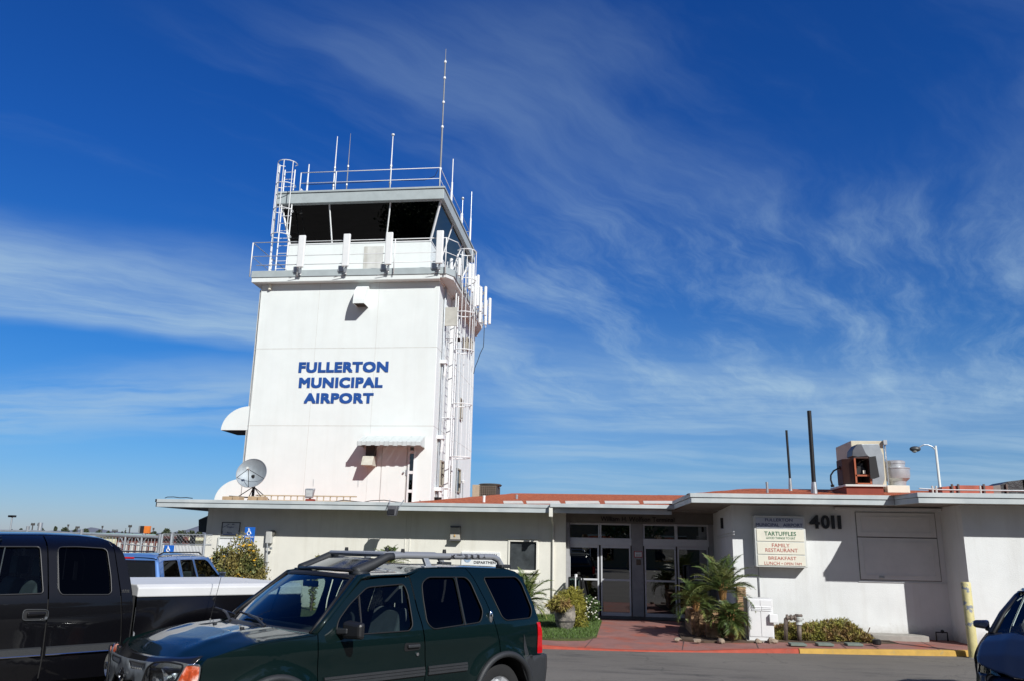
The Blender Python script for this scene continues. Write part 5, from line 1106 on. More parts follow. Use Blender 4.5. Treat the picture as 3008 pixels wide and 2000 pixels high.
for sg in (-1, 1):
    fen = [(.36, .44), (.345, .70), (.35, .96), (.38, .995), (.6, 1.045), (.82, 1.085), (1.1, 1.108), (1.405, 1.128), (1.408, 1.0), (1.432, .73), (1.435, .42), (1.418, .41)] + arch(1.0, .37, .42, 4, 176) + [(.56, .42)]
    X.side('fender', M_green_p, fen, sg=sg)
    fw = fillet([(1.60, 1.118), (1.64, 1.235), (1.80, 1.375), (2.035, 1.525), (2.50, 1.548), (2.525, 1.45), (2.51, 1.15), (2.46, 1.105), (1.9, 1.105)], .05)
    dr1 = [(1.443, .42), (1.440, .73), (1.418, 1.0), (1.415, 1.135), (1.60, 1.30), (1.985, 1.588), (2.20, 1.606), (2.588, 1.612), (2.60, 1.3), (2.635, 1.09), (2.68, .75), (2.68, .42)]
    d1 = X.side('door', M_green_p, dr1, [fw], sg)
    X.side('door_window', GLSIDE, fw, sg=sg, off=-.014, solid=0, parent=d1); X.rim(fw, .007, M_trim, sg=sg, parent=d1)
    b = MB(); b.tube([(1.90, sg * (sx_hw(1.9, 1.11) - .015), 1.11), (1.93, sg * (sx_hw(1.93, 1.45) - .015), 1.455)], .012, 5); X.part(b, 'window_divider', M_trim, d1)
    r1 = fillet([(2.70, 1.17), (2.715, 1.40), (2.74, 1.55), (2.84, 1.603), (3.205, 1.606), (3.195, 1.128), (2.77, 1.11)], .045)
    r2 = fillet([(3.225, 1.126), (3.24, 1.604), (3.37, 1.598), (3.42, 1.545), (3.50, 1.25), (3.43, 1.145)], .045)
    dr2 = [(2.69, .42), (2.69, .75), (2.648, 1.09), (2.614, 1.3), (2.602, 1.625), (2.67, 1.648), (2.79, 1.690), (3.0, 1.698), (3.44, 1.696), (3.58, 1.35), (3.64, 1.12), (3.70, .925), (3.705, .785)] + arch(3.78, .37, .42, 100, 178) + [(3.34, .42)]
    d2 = X.side('door', M_green_p, dr2, [r1, r2], sg)
    for h_ in (r1, r2): X.side('door_window', GLPRIV, h_, sg=sg, off=-.014, solid=0, parent=d2)
    X.rim(fillet([(2.695, 1.17), (2.71, 1.40), (2.735, 1.555), (2.84, 1.610), (3.37, 1.605), (3.425, 1.55), (3.507, 1.25), (3.435, 1.140), (2.77, 1.103)], .05), .007, M_trim, sg=sg, parent=d2)
    b = MB(); b.tube([(3.208, sg * (sx_hw(3.2, 1.12) - .0), 1.12), (3.222, sg * (sx_hw(3.2, 1.6) - .0), 1.604)], .014, 5); X.part(b, 'window_divider', M_trim, d2)
    q1 = fillet([(3.635, 1.60), (3.70, 1.40), (3.77, 1.18), (3.83, 1.14), (4.235, 1.150), (4.295, 1.24), (4.235, 1.53), (4.17, 1.60)], .045)
    qp = [(3.715, .795), (3.71, .925), (3.65, 1.12), (3.59, 1.35), (3.45, 1.700), (4.1, 1.680), (4.2, 1.655), (4.262, 1.61), (4.335, 1.38), (4.375, 1.105), (4.325, 1.10), (4.345, .75), (4.45, .735), (4.44, .66), (4.16, .60)] + arch(3.78, .37, .42, 33, 98)
    qq = X.side('quarter_panel', M_green_p, qp, [q1], sg)
    X.side('cargo_window', GLPRIV, q1, sg=sg, off=-.012, solid=0, parent=qq); X.rim(q1, .007, M_trim, sg=sg, parent=qq)
    # dark recessed inner layer that reads as shut lines and wheel housings
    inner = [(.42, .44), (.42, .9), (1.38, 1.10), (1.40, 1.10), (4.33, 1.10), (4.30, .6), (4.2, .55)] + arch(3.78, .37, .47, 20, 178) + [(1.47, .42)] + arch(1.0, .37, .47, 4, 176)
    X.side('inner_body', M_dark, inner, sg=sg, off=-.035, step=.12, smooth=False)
    for (c, a0, a1, nm) in ((1.0, 2, 178, 'wheel_flare'), (3.78, 6, 178, 'wheel_flare')):
        b = MB(); pts = [(x, sg * (sx_hw(x, z) + .012), z) for x, z in arch(c, .37, .425, a0, a1, 24)]; b.tube(pts, .034, 8); X.part(b, nm, M_plastic, smooth=True)
        b = MB()
        pa = arch(c, .37, .43, 0, 180, 20); b.add([(x, sg * .86, z) for x, z in pa] + [(x, sg * .50, z) for x, z in pa], [(i, i + 1, 22 + i, 21 + i) for i in range(20)]); b.add([(x, sg * .5, z) for x, z in pa], [tuple(range(21))]); X.part(b, 'wheel_housing', M_dark)
    for xc in (1.0, 3.78): X.wheel(xc, sg, .345, .24, .83, M_alu)
    # mouldings, handles, mirror, lamps
    for (x0, x1) in ((1.50, 2.665), (2.715, 3.24)):
        b = MB()
        for k, (z0, z1, o) in enumerate(((.672, .698, .022), (.702, .726, .026), (.730, .752, .020))):
            n = 12; v = [];
            for i in range(n + 1):
                x = lerp(x0, x1, i / n); y = sx_hw(x, z0) * sg; v += [(x, y - sg * .01, z0), (x, y + sg * o, z0), (x, y + sg * o, z1), (x, y - sg * .01, z1)]
            b.add(v, [(4 * i + j, 4 * i + (j + 1) % 4, 4 * i + 4 + (j + 1) % 4, 4 * i + 4 + j) for i in range(n) for j in range(4)] + [(0, 1, 2, 3), (4 * n, 4 * n + 1, 4 * n + 2, 4 * n + 3)])
        X.part(b, 'side_moulding', M_plastic, d1 if x0 < 2 else d2)
    hp = fillet([(2.395, .915), (2.395, .995), (2.60, .985), (2.60, .918)], .03); yh = sx_hw(2.5, .95)
    X.side('handle_recess', M_black, hp, sg=sg, off=.004, solid=.002, parent=d1)
    b = MB(); b.box(2.43, 2.58, sg * (yh + .006), sg * (yh + .03), .945, .975); X.part(b, 'handle', M_plastic, d1, bevel=.008)
    b = MB(); b.lathe([(.016, -.01), (.016, .01)], 14, (2.565, sg * (sx_hw(2.56, .878) + .004), .878), axis='Y'); X.part(b, 'lock', M_chrome, d1)
    b = MB(); b.ball((3.595, sg * (sx_hw(3.6, 1.195) + .012), 1.19), (.028, .018, .068), 12); X.part(b, 'handle', M_chrome, d2, smooth=True)
    b = MB(); b.prism([(1.60, sg * (sx_hw(1.6, 1.12) + .0), 1.12), (1.70, sg * (sx_hw(1.7, 1.12)), 1.12), (1.70, sg * 1.02, 1.13), (1.63, sg * 1.0, 1.13)], (0, 0, .05)); mr = X.part(b, 'mirror', M_plastic, bevel=.01)
    b = MB(); ca = Vector((1.68, sg * 1.035, 1.155)); b.add([ca + Vector(p) for p in ((-.05, -sg * .11, -.07), (.05, -sg * .12, -.08), (.05, sg * .12, -.07), (-.02, sg * .12, -.055), (-.05, -sg * .11, .08), (.05, -sg * .12, .095), (.05, sg * .12, .085), (-.02, sg * .12, .07))], [(0, 1, 2, 3), (4, 7, 6, 5), (0, 4, 5, 1), (1, 5, 6, 2), (2, 6, 7, 3), (3, 7, 4, 0)])
    X.part(b, 'mirror_housing', M_black, mr, bevel=.025)
    b = MB(); b.add([ca + Vector((.0535, y * sg, z)) for y, z in ((-.10, -.06), (.10, -.05), (.10, .068), (-.10, .075))], [(0, 1, 2, 3)]); X.part(b, 'mirror_glass', M_chrome, mr)
    tl = fillet([(4.335, 1.098), (4.345, .755), (4.44, .755), (4.415, 1.0), (4.385, 1.098)], .015)
    b = MB(); hf = lambda x, z: (x, sg * (sx_hw(x, z) + .008), z); v, f = sheet(tl, [], hf, .04); b.add(v, f); b.box(4.37, 4.425, sg * .74, sg * .835, .76, 1.09); X.part(b, 'tail_light', mat('red_lens', (.50, .006, .01), .12, var=.1, vscale=8, coat=1), bevel=.006)
    # headlamp
    def ff(y): return .05 + .24 * min(abs(y) / .85, 1.3) ** 2.6
    hl = fillet([(.385, .665), (.392, .80), (.43, .90), (.50, .948), (.64, .965), (.775, .95), (.76, .90), (.715, .80), (.69, .665)], .03)
    fnh = lambda y, z: (ff(y) - .012, sg * y, z)
    b = MB(); v, f = sheet(hl, [], fnh, .04); b.add(v, f); orient(b, lambda c: Vector((-1, 0, 0))); hlp = X.part(b, 'headlight', GLLAMP, smooth=True, fixn=False)
    b = MB(); v, f = sheet(hl, [], lambda y, z: (ff(y) + .05, sg * y, z), .06); b.add(v, f); b.lathe([(.11, -.04), (.085, .0), (.03, .03)], 24, (.17, sg * .55, .80), axis='X', cap=False); b.lathe([(.035, -.05), (.03, .0)], 14, (.15, sg * .55, .80), axis='X'); X.part(b, 'reflector', mat('lamp_reflector', (.68, .70, .70), .22, .9, var=.1), hlp, fixn=False)
    hr = resample(hl, .03); b = MB(); b.tube([(ff(y) - .012, sg * y, z) for y, z in hr + hr[:1]], .008, 5, cap=False); X.part(b, 'lamp_seal', M_trim, hlp)
    sl0 = fillet([(.705, .665), (.73, .80), (.775, .90), (.795, .948), (.86, .958), (.905, .945), (.905, .86), (.88, .76), (.87, .665)], .02)
    b = MB(); v, f = sheet(sl0, [], lambda y, z: (ff(y) - .008, sg * min(y, .872), z), .035); b.add(v, f); X.part(b, 'turn_signal', mat('amber_lens', (.62, .085, .02), .15, var=.5, vscale=14, coat=1, col2=(.62, .42, .36), mixscale=7), smooth=True)
    sr = resample(sl0, .03); b = MB(); b.tube([(ff(y) - .01, sg * min(y, .874), z) for y, z in sr + sr[:1]], .007, 5, cap=False); X.part(b, 'lamp_seal', M_chrome, hlp)
    # A pillar and drip rail
    b = MB(); b.tube([(1.40, sg * .83, 1.12), (1.55, sg * .80, 1.255), (1.97, sg * .655, 1.612), (2.1, sg * .645, 1.632)], .036, 8); X.part(b, 'pillar', M_green_p, smooth=True)
    b = MB(); b.tube([(1.385, sg * .79, 1.135), (1.53, sg * .755, 1.27), (1.93, sg * .615, 1.618)], .016, 6); X.part(b, 'windshield_trim', M_trim, smooth=True)
    # roof rack rail
    rp = [(2.03, .50, 1.655), (2.24, .51, 1.735), (2.42, .515, 1.815), (2.60, .52, 1.83), (3.94, .52, 1.822), (4.03, .52, 1.79), (4.10, .525, 1.70)]
    b = MB(); pr = []
    for i in range(len(rp) - 1):
        for k in range(5): pr.append(Vector(rp[i]).lerp(Vector(rp[i + 1]), k / 5))
    pr.append(Vector(rp[-1])); pr = [Vector((p.x, sg * p.y, p.z)) for p in pr]
    b.tube(pr[8:], .035, 10); rk = X.part(b, 'roof_rack_rail', mat('silver_rail', (.28, .29, .31), .38, .3, var=0), smooth=True)
    b = MB(); b.tube(pr[:13], .042, 10, rs=[.062 - .0018 * i for i in range(13)]); b.box(2.01, 2.12, sg * .43, sg * .60, 1.625, 1.67); X.part(b, 'rail_foot', M_plastic, rk, smooth=True); b = MB(); b.box(4.04, 4.20, sg * .47, sg * .58, 1.695, 1.735); X.part(b, 'rail_foot', M_plastic, rk, bevel=.01)
    b = MB(); b.prism([(2.88, sg * .52 - .02, 1.82), (2.95, sg * .52 - .02, 1.82), (3.0, sg * .54 - .02, 1.71), (2.92, sg * .54 - .02, 1.71)], (0, .04, 0)); b.box(2.88, 3.06, sg * .54 - .035, sg * .54 + .035, 1.70, 1.722); X.part(b, 'rail_post', M_galv, rk, bevel=.006)
    for xx in (2.62, 3.2): b = MB(); b.lathe([(.022, 0), (.018, .04)], 10, (xx, sg * .515, 1.86)); X.part(b, 'rack_knob', M_black, rk)
    if sg == -1:
        vs_, fs_ = text_mb('XTERRA', .05, .004, 1.25); ax_0, bx_0 = min(p.x for p in vs_), max(p.x for p in vs_); h0 = max(p.y for p in vs_)
        b = MB(); b.add([(3.23 + (p.x - ax_0) / (bx_0 - ax_0) * .60, -.52 - .0345 * cos(((p.y / h0) - .5) * 1.5) - .0015, 1.825 + .034 * sin(((p.y / h0) - .5) * 1.5)) for p in vs_], fs_)
        X.part(b, 'lettering', mat('rail_lettering', (.05, .05, .055), .5, var=0), rk)
# roof skin
def rf(u, v):
    x = lerp(1.93, 4.30, u); z = interp(roofz, x); w = sx_hw(x, min(z, 1.70)) + .004; t = 2 * v - 1; return (x - (.05 * (1 - t * t) if u < .02 else 0), t * w, z + .028 * (1 - t ** 4))
rfp = X.surf('roof', M_green_p, rf, 70, 24)
b = MB(); b.box(2.05, 2.5, -.32, .32, 1.655, 1.668); 
# windshield (thin sheet), cowl
def ws(u, v):
    t = 2 * v - 1; y0, y1 = .765 * t, .62 * t; s0 = 1.20 + .20 * t * t; s1 = 1.86 + .09 * t * t; z0, z1 = 1.158 - .022 * t * t, 1.640 - .020 * t * t
    return (lerp(s0, s1, u) - .012 * sin(pi * u), lerp(y0, y1, u), lerp(z0, z1, u) + .01 * sin(pi * u))
X.surf('windshield', GLCAR, ws, 8, 12, out=(-1, 0, 1), solid=0)
def band(u, v, a, c):
    p, q = Vector(ws(a, v)), Vector(ws(c, v)); return p.lerp(q, u) + Vector((-.004, 0, .004))
X.surf('windshield_trim', M_trim, lambda u, v: band(u, v, .95, 1.03), 1, 12, out=(-1, 0, 1), solid=.004)
X.surf('cowl', M_plastic, lambda u, v: (lerp(Vector(ws(.03, v)).x, 1.04 + .30 * (2 * v - 1) ** 2, u), lerp(ws(.03, v)[1], (2 * v - 1) * .80, u), lerp(ws(.03, v)[2] + .002, 1.15 - .035 * (2 * v - 1) ** 2, u)), 3, 14, solid=.004)
for (y0, y1) in ((-.42, .10), (.25, .68)):
    b = MB(); p = Vector((1.13, y0, 1.175)); q = Vector((1.24 + .05 * y1 * y1, y1, 1.235)); b.tube([p, p.lerp(q, .5) + Vector((0, 0, .02)), q], .014, 6); wp = X.part(b, 'wiper', M_black)
    b = MB(); b.tube([q + Vector((-.01, -.28, -.02)), q + Vector((.0, .0, .0)), q + Vector((.02, .22, .01))], .012, 5); X.part(b, 'wiper_blade', M_black, wp)
# hood
def hood(u, v):
    t = 2 * v - 1; sf = .10 + .25 * abs(t) ** 2.4; sr = 1.06 + .33 * t * t; x = lerp(sf, sr, u); w = sx_hw(max(x, .36), .985) - .006
    if x < .36: w -= .0
    z = interp(ztop, x) + (.062 * (1 - abs(t) ** 3.2)) * min(1, .35 + u * 1.5) - .05 * (1 - u) ** 8
    z += .012 * math.exp(-((abs(t) - .55) / .09) ** 2) * min(1, u * 2)
    return (x, t * w, z)
X.surf('hood', M_green_p, hood, 36, 40)
b = MB(); pts = [Vector(hood(0, k / 30)) + Vector((-.012, 0, -.012)) for k in range(31)]; b.tube(pts, .018, 6); X.part(b, 'hood_edge', M_black, smooth=True)
X.surf('bug_deflector', mat('smoked_plastic', (.012, .012, .013), .08, var=0), lambda u, v: Vector(hood(u * .10, v * .9 + .05)) + Vector((-.012 + .004 * u, 0, .010 + .016 * u)), 4, 30, solid=.003)
for y in (-.30, .18): b = MB(); p = Vector(hood(.86, (y / .86 + 1) / 2)); b.lathe([(.022, -.002), (.018, .012)], 10, p); X.part(b, 'washer_nozzle', M_black)
# grille, front bumper
def ff(y): return .05 + .24 * min(abs(y) / .85, 1.3) ** 2.6
gl = [(-.40, .66), (-.395, .80), (-.43, .90), (-.50, .945), (0, .935), (.50, .945), (.43, .90), (.395, .80), (.40, .66)]
up1 = fillet([(-.36, .872), (-.36, .915), (-.10, .915), (-.13, .862)], .015); up2 = [(-y, z) for y, z in up1]
lo = fillet([(-.30, .68), (-.20, .78), (-.09, .76), (.09, .76), (.20, .78), (.30, .68)], .02)
b = MB(); v, f = sheet(gl, [up1, up2, lo], lambda y, z: (ff(y) - .0, y, z), .05); b.add(v, f); gr = X.part(b, 'grille', mat('grille_grey_plastic', (.10, .11, .12), .38, var=.05), smooth=True, solid=.01)
b = MB(); v, f = sheet(fillet([(-.40, .66), (-.41, .92), (.41, .92), (.40, .66)], .02), [], lambda y, z: (ff(y) + .05, y, z), .1); b.add(v, f); X.part(b, 'grille_back', M_dark, gr)
for sg in (-1, 1):
    b = MB()
    for k in range(9):
        y = sg * (.12 + k * .03); b.tube([(ff(y) + .02, y, .865), (ff(y) + .02, y + .04, .915)], .006, 4); b.tube([(ff(y) + .02, y + .04, .865), (ff(y) + .02, y, .915)], .006, 4)
    X.part(b, 'grille_mesh', mat('mesh_metal', (.35, .35, .33), .4, .6), gr)
b = MB(); b.lathe([(.058, 0), (.062, -.008), (.045, -.012)], 26, (.042, -.02, .80), axis='X', cap=False); b.box(.028, .034, -.075, .035, .792, .808); b.lathe([(.045, -.004), (.045, -.006)], 26, (.042, -.02, .80), axis='X'); X.part(b, 'emblem', M_chrome, gr)
def fb(u, v):
    t = 2 * v - 1; y = t * .89; x = -.04 + .30 * abs(t) ** 3; a = u * pi; return (x + .12 * (1 - sin(a)) , y, lerp(.38, .665, u))
X.surf('front_bumper', M_plastic, fb, 10, 30, out=(-1, 0, 0), solid=.01)
X.surf('front_bumper_top', M_plastic, lambda u, v: (lerp(-.04 + .30 * abs(2 * v - 1) ** 3 + .11, ff((2 * v - 1) * .87) + .05, u), (2 * v - 1) * .885, lerp(.655, .672, u)), 2, 24, solid=.004)
# rear bumper wraps to the wheel arch
rbp = fillet([(4.02, .735), (4.30, .742), (4.50, .742), (4.535, .70), (4.53, .60), (4.46, .42), (4.25, .42), (4.17, .45)], .03)
for sg in (-1, 1):
    b = MB(); v, f = sheet(rbp, [], lambda x, z: (x, sg * (min(.90, sx_hw(min(x, 4.2), .72) + .03) - .9 * max(0, x - 4.42) ** 1.3), z), .05); b.add(v, f); orient(b, lambda c: Vector((0, sg, 0))); X.part(b, 'rear_bumper_end', M_plastic, smooth=True, solid=.02, fixn=False)
    b = MB(); v, f = sheet(fillet([(4.105, .76), (4.19, .755), (4.085, .99)], .01), [], lambda x, z: (x, sg * (sx_hw(x, z) + .006), z), .03); b.add(v, f); X.part(b, 'side_vent', M_plastic)
X.surf('rear_bumper', M_plastic, lambda u, v: (4.52 - .10 * abs(2 * v - 1) ** 6 - .05 * (1 - sin(pi * u)), (2 * v - 1) * .84, lerp(.42, .74, u)), 6, 20, out=(1, 0, 0), solid=.01)
X.surf('rear_bumper_step', M_plastic, lambda u, v: (lerp(4.28, 4.50, u), (2 * v - 1) * .84, .741), 1, 10, solid=.004)
b = MB(); b.box(4.22, 4.30, -.75, .75, .72, .74)
# tailgate with dark window
def tg(u, v): t = 2 * v - 1; z = lerp(.74, 1.60, u); x = interp([(.74, 4.40), (1.1, 4.375), (1.38, 4.33), (1.60, 4.265)], z) + .02 * (1 - t * t); return (x, t * (sx_hw(4.3, z) - .05), z)
tgp = X.surf('tailgate', M_green_p, tg, 16, 14, out=(1, 0, 0))
X.surf('rear_window', mat('dark_glazing', (.008, .009, .01), .04, var=0), lambda u, v: Vector(tg(.46 + .46 * u, .1 + .8 * v)) + Vector((.006, 0, 0)), 4, 8, out=(1, 0, 0), solid=.003, parent=tgp)
X.surf('rear_corner', M_green_p, lambda u, v: (lerp(Vector(tg(v, 0)).x, 4.30, u), -lerp(abs(tg(v, 0)[1]), sx_hw(4.33, tg(v, 0)[2]) - .003, u), tg(v, 0)[2]), 4, 14, out=(1, -1, 0))
# air dam in front of the rack, smoked
def dam(u, v):
    t = 2 * v - 1; return (lerp(2.02, 2.36, u) - .10 * (1 - t * t), t * .50, lerp(1.672, 1.795, u) + .01 * (1 - t * t))
X.surf('wind_deflector', mat('smoked_plastic', (.012, .012, .013), .1), dam, 6, 12, out=(-1, 0, 1), solid=.006)
b = MB(); b.tube([dam(0, k / 12) for k in range(13)], .018, 6)
X.part(b, 'deflector_edge', M_black)
b = MB(); b.tube([(2.40, -.50, 1.84), (2.40, .50, 1.84)], .024, 8); b.tube([(3.30, -.50, 1.80), (3.30, .50, 1.80)], .018, 8); X.part(b, 'rack_crossbar', MATS['silver_rail'])
# cabin
b = MB(); b.box(.5, 4.25, -.80, .80, .36, .46); X.part(b, 'floor', M_dark)
b = MB(); b.prism([(1.42, -.78, .60), (1.42, -.78, 1.09), (1.55, -.78, 1.15), (1.72, -.78, 1.14), (1.85, -.78, 1.02), (1.80, -.78, .6)], (0, 1.56, 0)); X.part(b, 'dashboard', M_cabin, bevel=.02)
b = MB(); c = Vector((1.98, -.38, 1.10)); q4 = Matrix.Translation(c) @ Matrix.Rotation(radians(-62), 4, 'Y')
b.tube([q4 @ Vector((.19 * cos(a * pi / 12), .19 * sin(a * pi / 12), 0)) for a in range(25)], .016, 6); b.tube([c, c + Vector((-.2, 0, -.1))], .03, 6); b.tube([q4 @ Vector((0, -.18, 0)), q4 @ Vector((0, .18, 0))], .02, 6); X.part(b, 'steering_wheel', M_cabin)
for y in (-.38, .38): seat(X, 2.20, y, .78, M_seat, back=.50)
b = MB(); b.box(3.05, 3.45, -.62, .62, .55, .80); b.box(3.42, 3.58, -.62, .62, .7, 1.30); X.part(b, 'rear_seat', M_seat, bevel=.05)
b = MB(); b.box(1.83, 1.87, -.12, .12, 1.50, 1.56); b.tube([(1.85, 0, 1.56), (1.85, 0, 1.62)], .01, 5); X.part(b, 'rear_view_mirror', M_cabin, bevel=.01)
X.surf('headliner', M_cabin, lambda u, v: (lerp(2.0, 4.2, u), (2 * v - 1) * .58, interp(roofz, lerp(2.0, 4.2, u)) - .04), 8, 2, out=(0, 0, -1), solid=0)
b = MB(); b.tube([(1.20, .84, 1.09), (1.215, .85, 1.14)], .014, 8); b.tube([(1.215, .85, 1.14), (1.36, .86, 1.98)], .0028, 5); X.part(b, 'antenna', M_black)
# ---- black pickup
def tk_hw(x, z):
    w = .97 - sp(z - 1.30) * .38
    if z > 1.74: w -= ((z - 1.74) / .12) ** 2 * .10
    w += .012 * math.exp(-((z - 1.1) / .15) ** 2) - .03 * max(0, (.7 - z) / .3)
    if x < -2.2: w -= .05 * ((-2.2 - x) / .9) ** 2
    if x > .1: 
        d = hypot(x - .86, (z - .50)); w += .035 * math.exp(-((d - .60) / .11) ** 2)
    return w
M_blackp = car_paint('black_paint_gloss', (.0022, .0022, .0035), .1)
K = Car('pickup_truck', 'black extended cab pickup truck with a white bed cover at the left edge', 'pickup', -5.9, 8.9, 38.0, .10, tk_hw)
ztk = [(-3.2, 1.10), (-3.0, 1.17), (-2.4, 1.24), (-1.85, 1.28)]
trf = [(-1.42, 1.80), (-1.3, 1.865), (-1.1, 1.895), (-.7, 1.902), (-.35, 1.895), (-.15, 1.875), (-.05, 1.835), (.0, 1.77)]
for sg in (-1, 1):
    wn = fillet([(-.628, 1.79), (-.44, 1.795), (-.146, 1.780), (-.105, 1.50), (-.098, 1.345), (-.125, 1.318), (-.575, 1.328), (-.605, 1.37)], .05)
    rd = [(-.672, .52), (-.667, .787), (-.690, 1.31), (-.715, 1.77), (-.712, 1.900), (-.62, 1.899), (-.35, 1.892), (-.15, 1.872), (-.105, 1.855), (-.075, 1.78), (-.012, 1.34), (.045, .91), (.05, .52)]
    d = K.side('door', M_blackp, rd, [wn], sg); K.side('door_window', GLPRIV, wn, sg=sg, off=-.012, solid=0, parent=d); K.rim(wn, .007, mat('window_bead', (.018, .018, .02), .4), sg=sg, parent=d)
    fwn = fillet([(-1.60, 1.335), (-1.36, 1.72), (-1.25, 1.785), (-.792, 1.79), (-.745, 1.345)], .03)
    fd_ = [(-1.74, .52), (-1.74, 1.29), (-1.60, 1.42), (-1.40, 1.79), (-1.3, 1.862), (-1.1, 1.892), (-.724, 1.900), (-.728, 1.77), (-.702, 1.31), (-.679, .787), (-.684, .52)]
    d = K.side('door', M_blackp, fd_, [fwn], sg); K.side('door_window', GLSIDE, fwn, sg=sg, off=-.012, solid=0, parent=d); K.rim(fwn, .008, MATS['window_bead'], sg=sg, parent=d)
    hp = fillet([(-.905, 1.10), (-.905, 1.20), (-.682, 1.19), (-.682, 1.095)], .035)
    K.side('handle_recess', M_black, hp, sg=sg, off=.004, solid=.003, parent=d); K.rim(hp, .008, M_plastic, 'handle_bezel', sg=sg, off=.006, parent=d); y = tk_hw(-.8, 1.15)
    b = MB(); b.box(-.875, -.71, sg * (y + .01), sg * (y + .04), 1.135, 1.175); K.part(b, 'handle', M_blackp, d, bevel=.012); b = MB(); b.lathe([(.013, -.01), (.013, .012)], 10, (-.70, sg * (y + .006), 1.115), axis='Y'); K.part(b, 'lock', M_chrome, d)
    cp = [(-.067, 1.78), (-.0, 1.34), (.056, .91), (.06, .52), (.13, .52), (.13, 1.20), (.105, 1.34), (.062, 1.62), (.012, 1.76), (-.0, 1.768), (-.05, 1.832), (-.097, 1.852)]
    K.side('cab_corner', M_blackp, cp, sg=sg)
    fp = [(-1.75, .52), (-1.75, 1.285), (-1.85, 1.28), (-2.4, 1.24), (-3.0, 1.17), (-3.18, 1.12), (-3.2, .62), (-2.95, .55)] + arch(-2.52, .45, .45, 168, 12)[0:] + [(-2.05, .52)]
    K.side('fender', M_blackp, fp, sg=sg)
    K.side('inner_body', M_dark, [(-1.7, .55), (-1.7, 1.27), (.10, 1.30), (.10, .55)], sg=sg, off=-.03, step=.15)
    bs = [(.165, .58), (.165, 1.278), (2.13, 1.265), (2.15, 1.1), (2.14, .60), (1.36, .56)] + arch(.86, .45, .46, 10, 170) + [(.36, .58)]
    bd_ = K.side('bed_side', M_blackp, bs, sg=sg)
    b = MB(); b.box(.135, .16, sg * .93, sg * .70, .55, 1.30); K.part(b, 'bed_front', M_black)
    b = MB(); b.box(.17, .185, sg * .975, sg * .95, .6, 1.18); K.part(b, 'bed_edge', M_galv, bd_)
    for c in (-2.52, .86):
        K.wheel(c, sg, .39, .26, .955, M_alu); b = MB(); pa = arch(c, .45, .47, 0, 180, 20); b.add([(x, sg * .93, z) for x, z in pa] + [(x, sg * .5, z) for x, z in pa], [(i, i + 1, 22 + i, 21 + i) for i in range(20)]); b.add([(x, sg * .5, z) for x, z in pa], [tuple(range(21))]); K.part(b, 'wheel_housing', M_dark)
    for (x0, x1) in ((-1.70, -.70), (-.655, .03)):
        b = MB(); n = 8; v = []
        for i in range(n + 1):
            x = lerp(x0, x1, i / n); yy = tk_hw(x, .80) * sg; v += [(x, yy, .768), (x, yy + sg * .025, .775), (x, yy + sg * .025, .835), (x, yy, .845)]
        b.add(v, [(4 * i + j, 4 * i + (j + 1) % 4, 4 * i + 4 + (j + 1) % 4, 4 * i + 4 + j) for i in range(n) for j in range(4)] + [(0, 1, 2, 3), (4 * n, 4 * n + 1, 4 * n + 2, 4 * n + 3)]); K.part(b, 'side_moulding', M_plastic)
        b = MB(); b.tube([(x0, sg * (tk_hw(x0, .78) + .026), .770), (x1, sg * (tk_hw(x1, .78) + .026), .770)], .006, 5); K.part(b, 'moulding_strip', M_chrome)
    b = MB(); b.box(2.07, 2.16, sg * .955, sg * .80, .99, 1.19); K.part(b, 'tail_light', MATS['red_lens'], bevel=.01)
    b = MB(); b.box(.0, .085, sg * (tk_hw(.04, 1.345) + .002), sg * (tk_hw(.04, 1.345) + .008), 1.335, 1.342); 
    for k in range(3): b.box(.01 + .026 * k, .028 + .026 * k, sg * (tk_hw(.04, 1.36) + .002), sg * (tk_hw(.04, 1.36) + .007), 1.344, 1.364)
    K.part(b, 'badge', M_chrome)
    b = MB(); b.prism([(-1.62, sg * .95, 1.34), (-1.50, sg * .95, 1.34), (-1.50, sg * 1.2, 1.32), (-1.60, sg * 1.18, 1.32)], (0, 0, .22)); K.part(b, 'mirror', M_black, bevel=.03)
    b = MB(); b.tube([(-1.74, sg * .93, 1.29), (-1.62, sg * .91, 1.40), (-1.33, sg * .79, 1.80), (-1.15, sg * .76, 1.86)], .035, 8); K.part(b, 'pillar', M_blackp, smooth=True)
def trk_roof(u, v):
    t = 2 * v - 1; x = lerp(-1.42, .03, u); z = interp(trf, x); w = tk_hw(x, z) + .003; return (x, t * w, z + .035 * (1 - t ** 4) - (.0 if abs(t) < .98 else .004))
K.surf('roof', M_blackp, trk_roof, 30, 24)
def cabback(u, v): t = 2 * v - 1; z = lerp(.55, 1.80, u); return (interp([(.55, .13), (1.3, .12), (1.6, .075), (1.80, -.01)], z), t * (tk_hw(0, z) - .005), z)
cb = K.surf('cab_back', M_blackp, cabback, 16, 12, out=(1, 0, 0)); K.surf('rear_window', GLPRIV, lambda u, v: Vector(cabback(.62 + .3 * u, .15 + .7 * v)) + Vector((.006, 0, 0)), 2, 4, out=(1, 0, 0), solid=0, parent=cb)
K.surf('hood', M_blackp, lambda u, v: (lerp(-3.20 + .12 * (2 * v - 1) ** 2, -1.75, u), (2 * v - 1) * (tk_hw(lerp(-3.2, -1.75, u), 1.2) - .004), interp(ztk, lerp(-3.2, -1.75, u)) + .06 * (1 - (2 * v - 1) ** 4)), 20, 20)
K.surf('windshield', GLCAR, lambda u, v: (lerp(-1.95 + .18 * (2 * v - 1) ** 2, -1.42, u), (2 * v - 1) * lerp(.88, .74, u), lerp(1.31, 1.83, u)), 6, 10, out=(-1, 0, 1), solid=0)
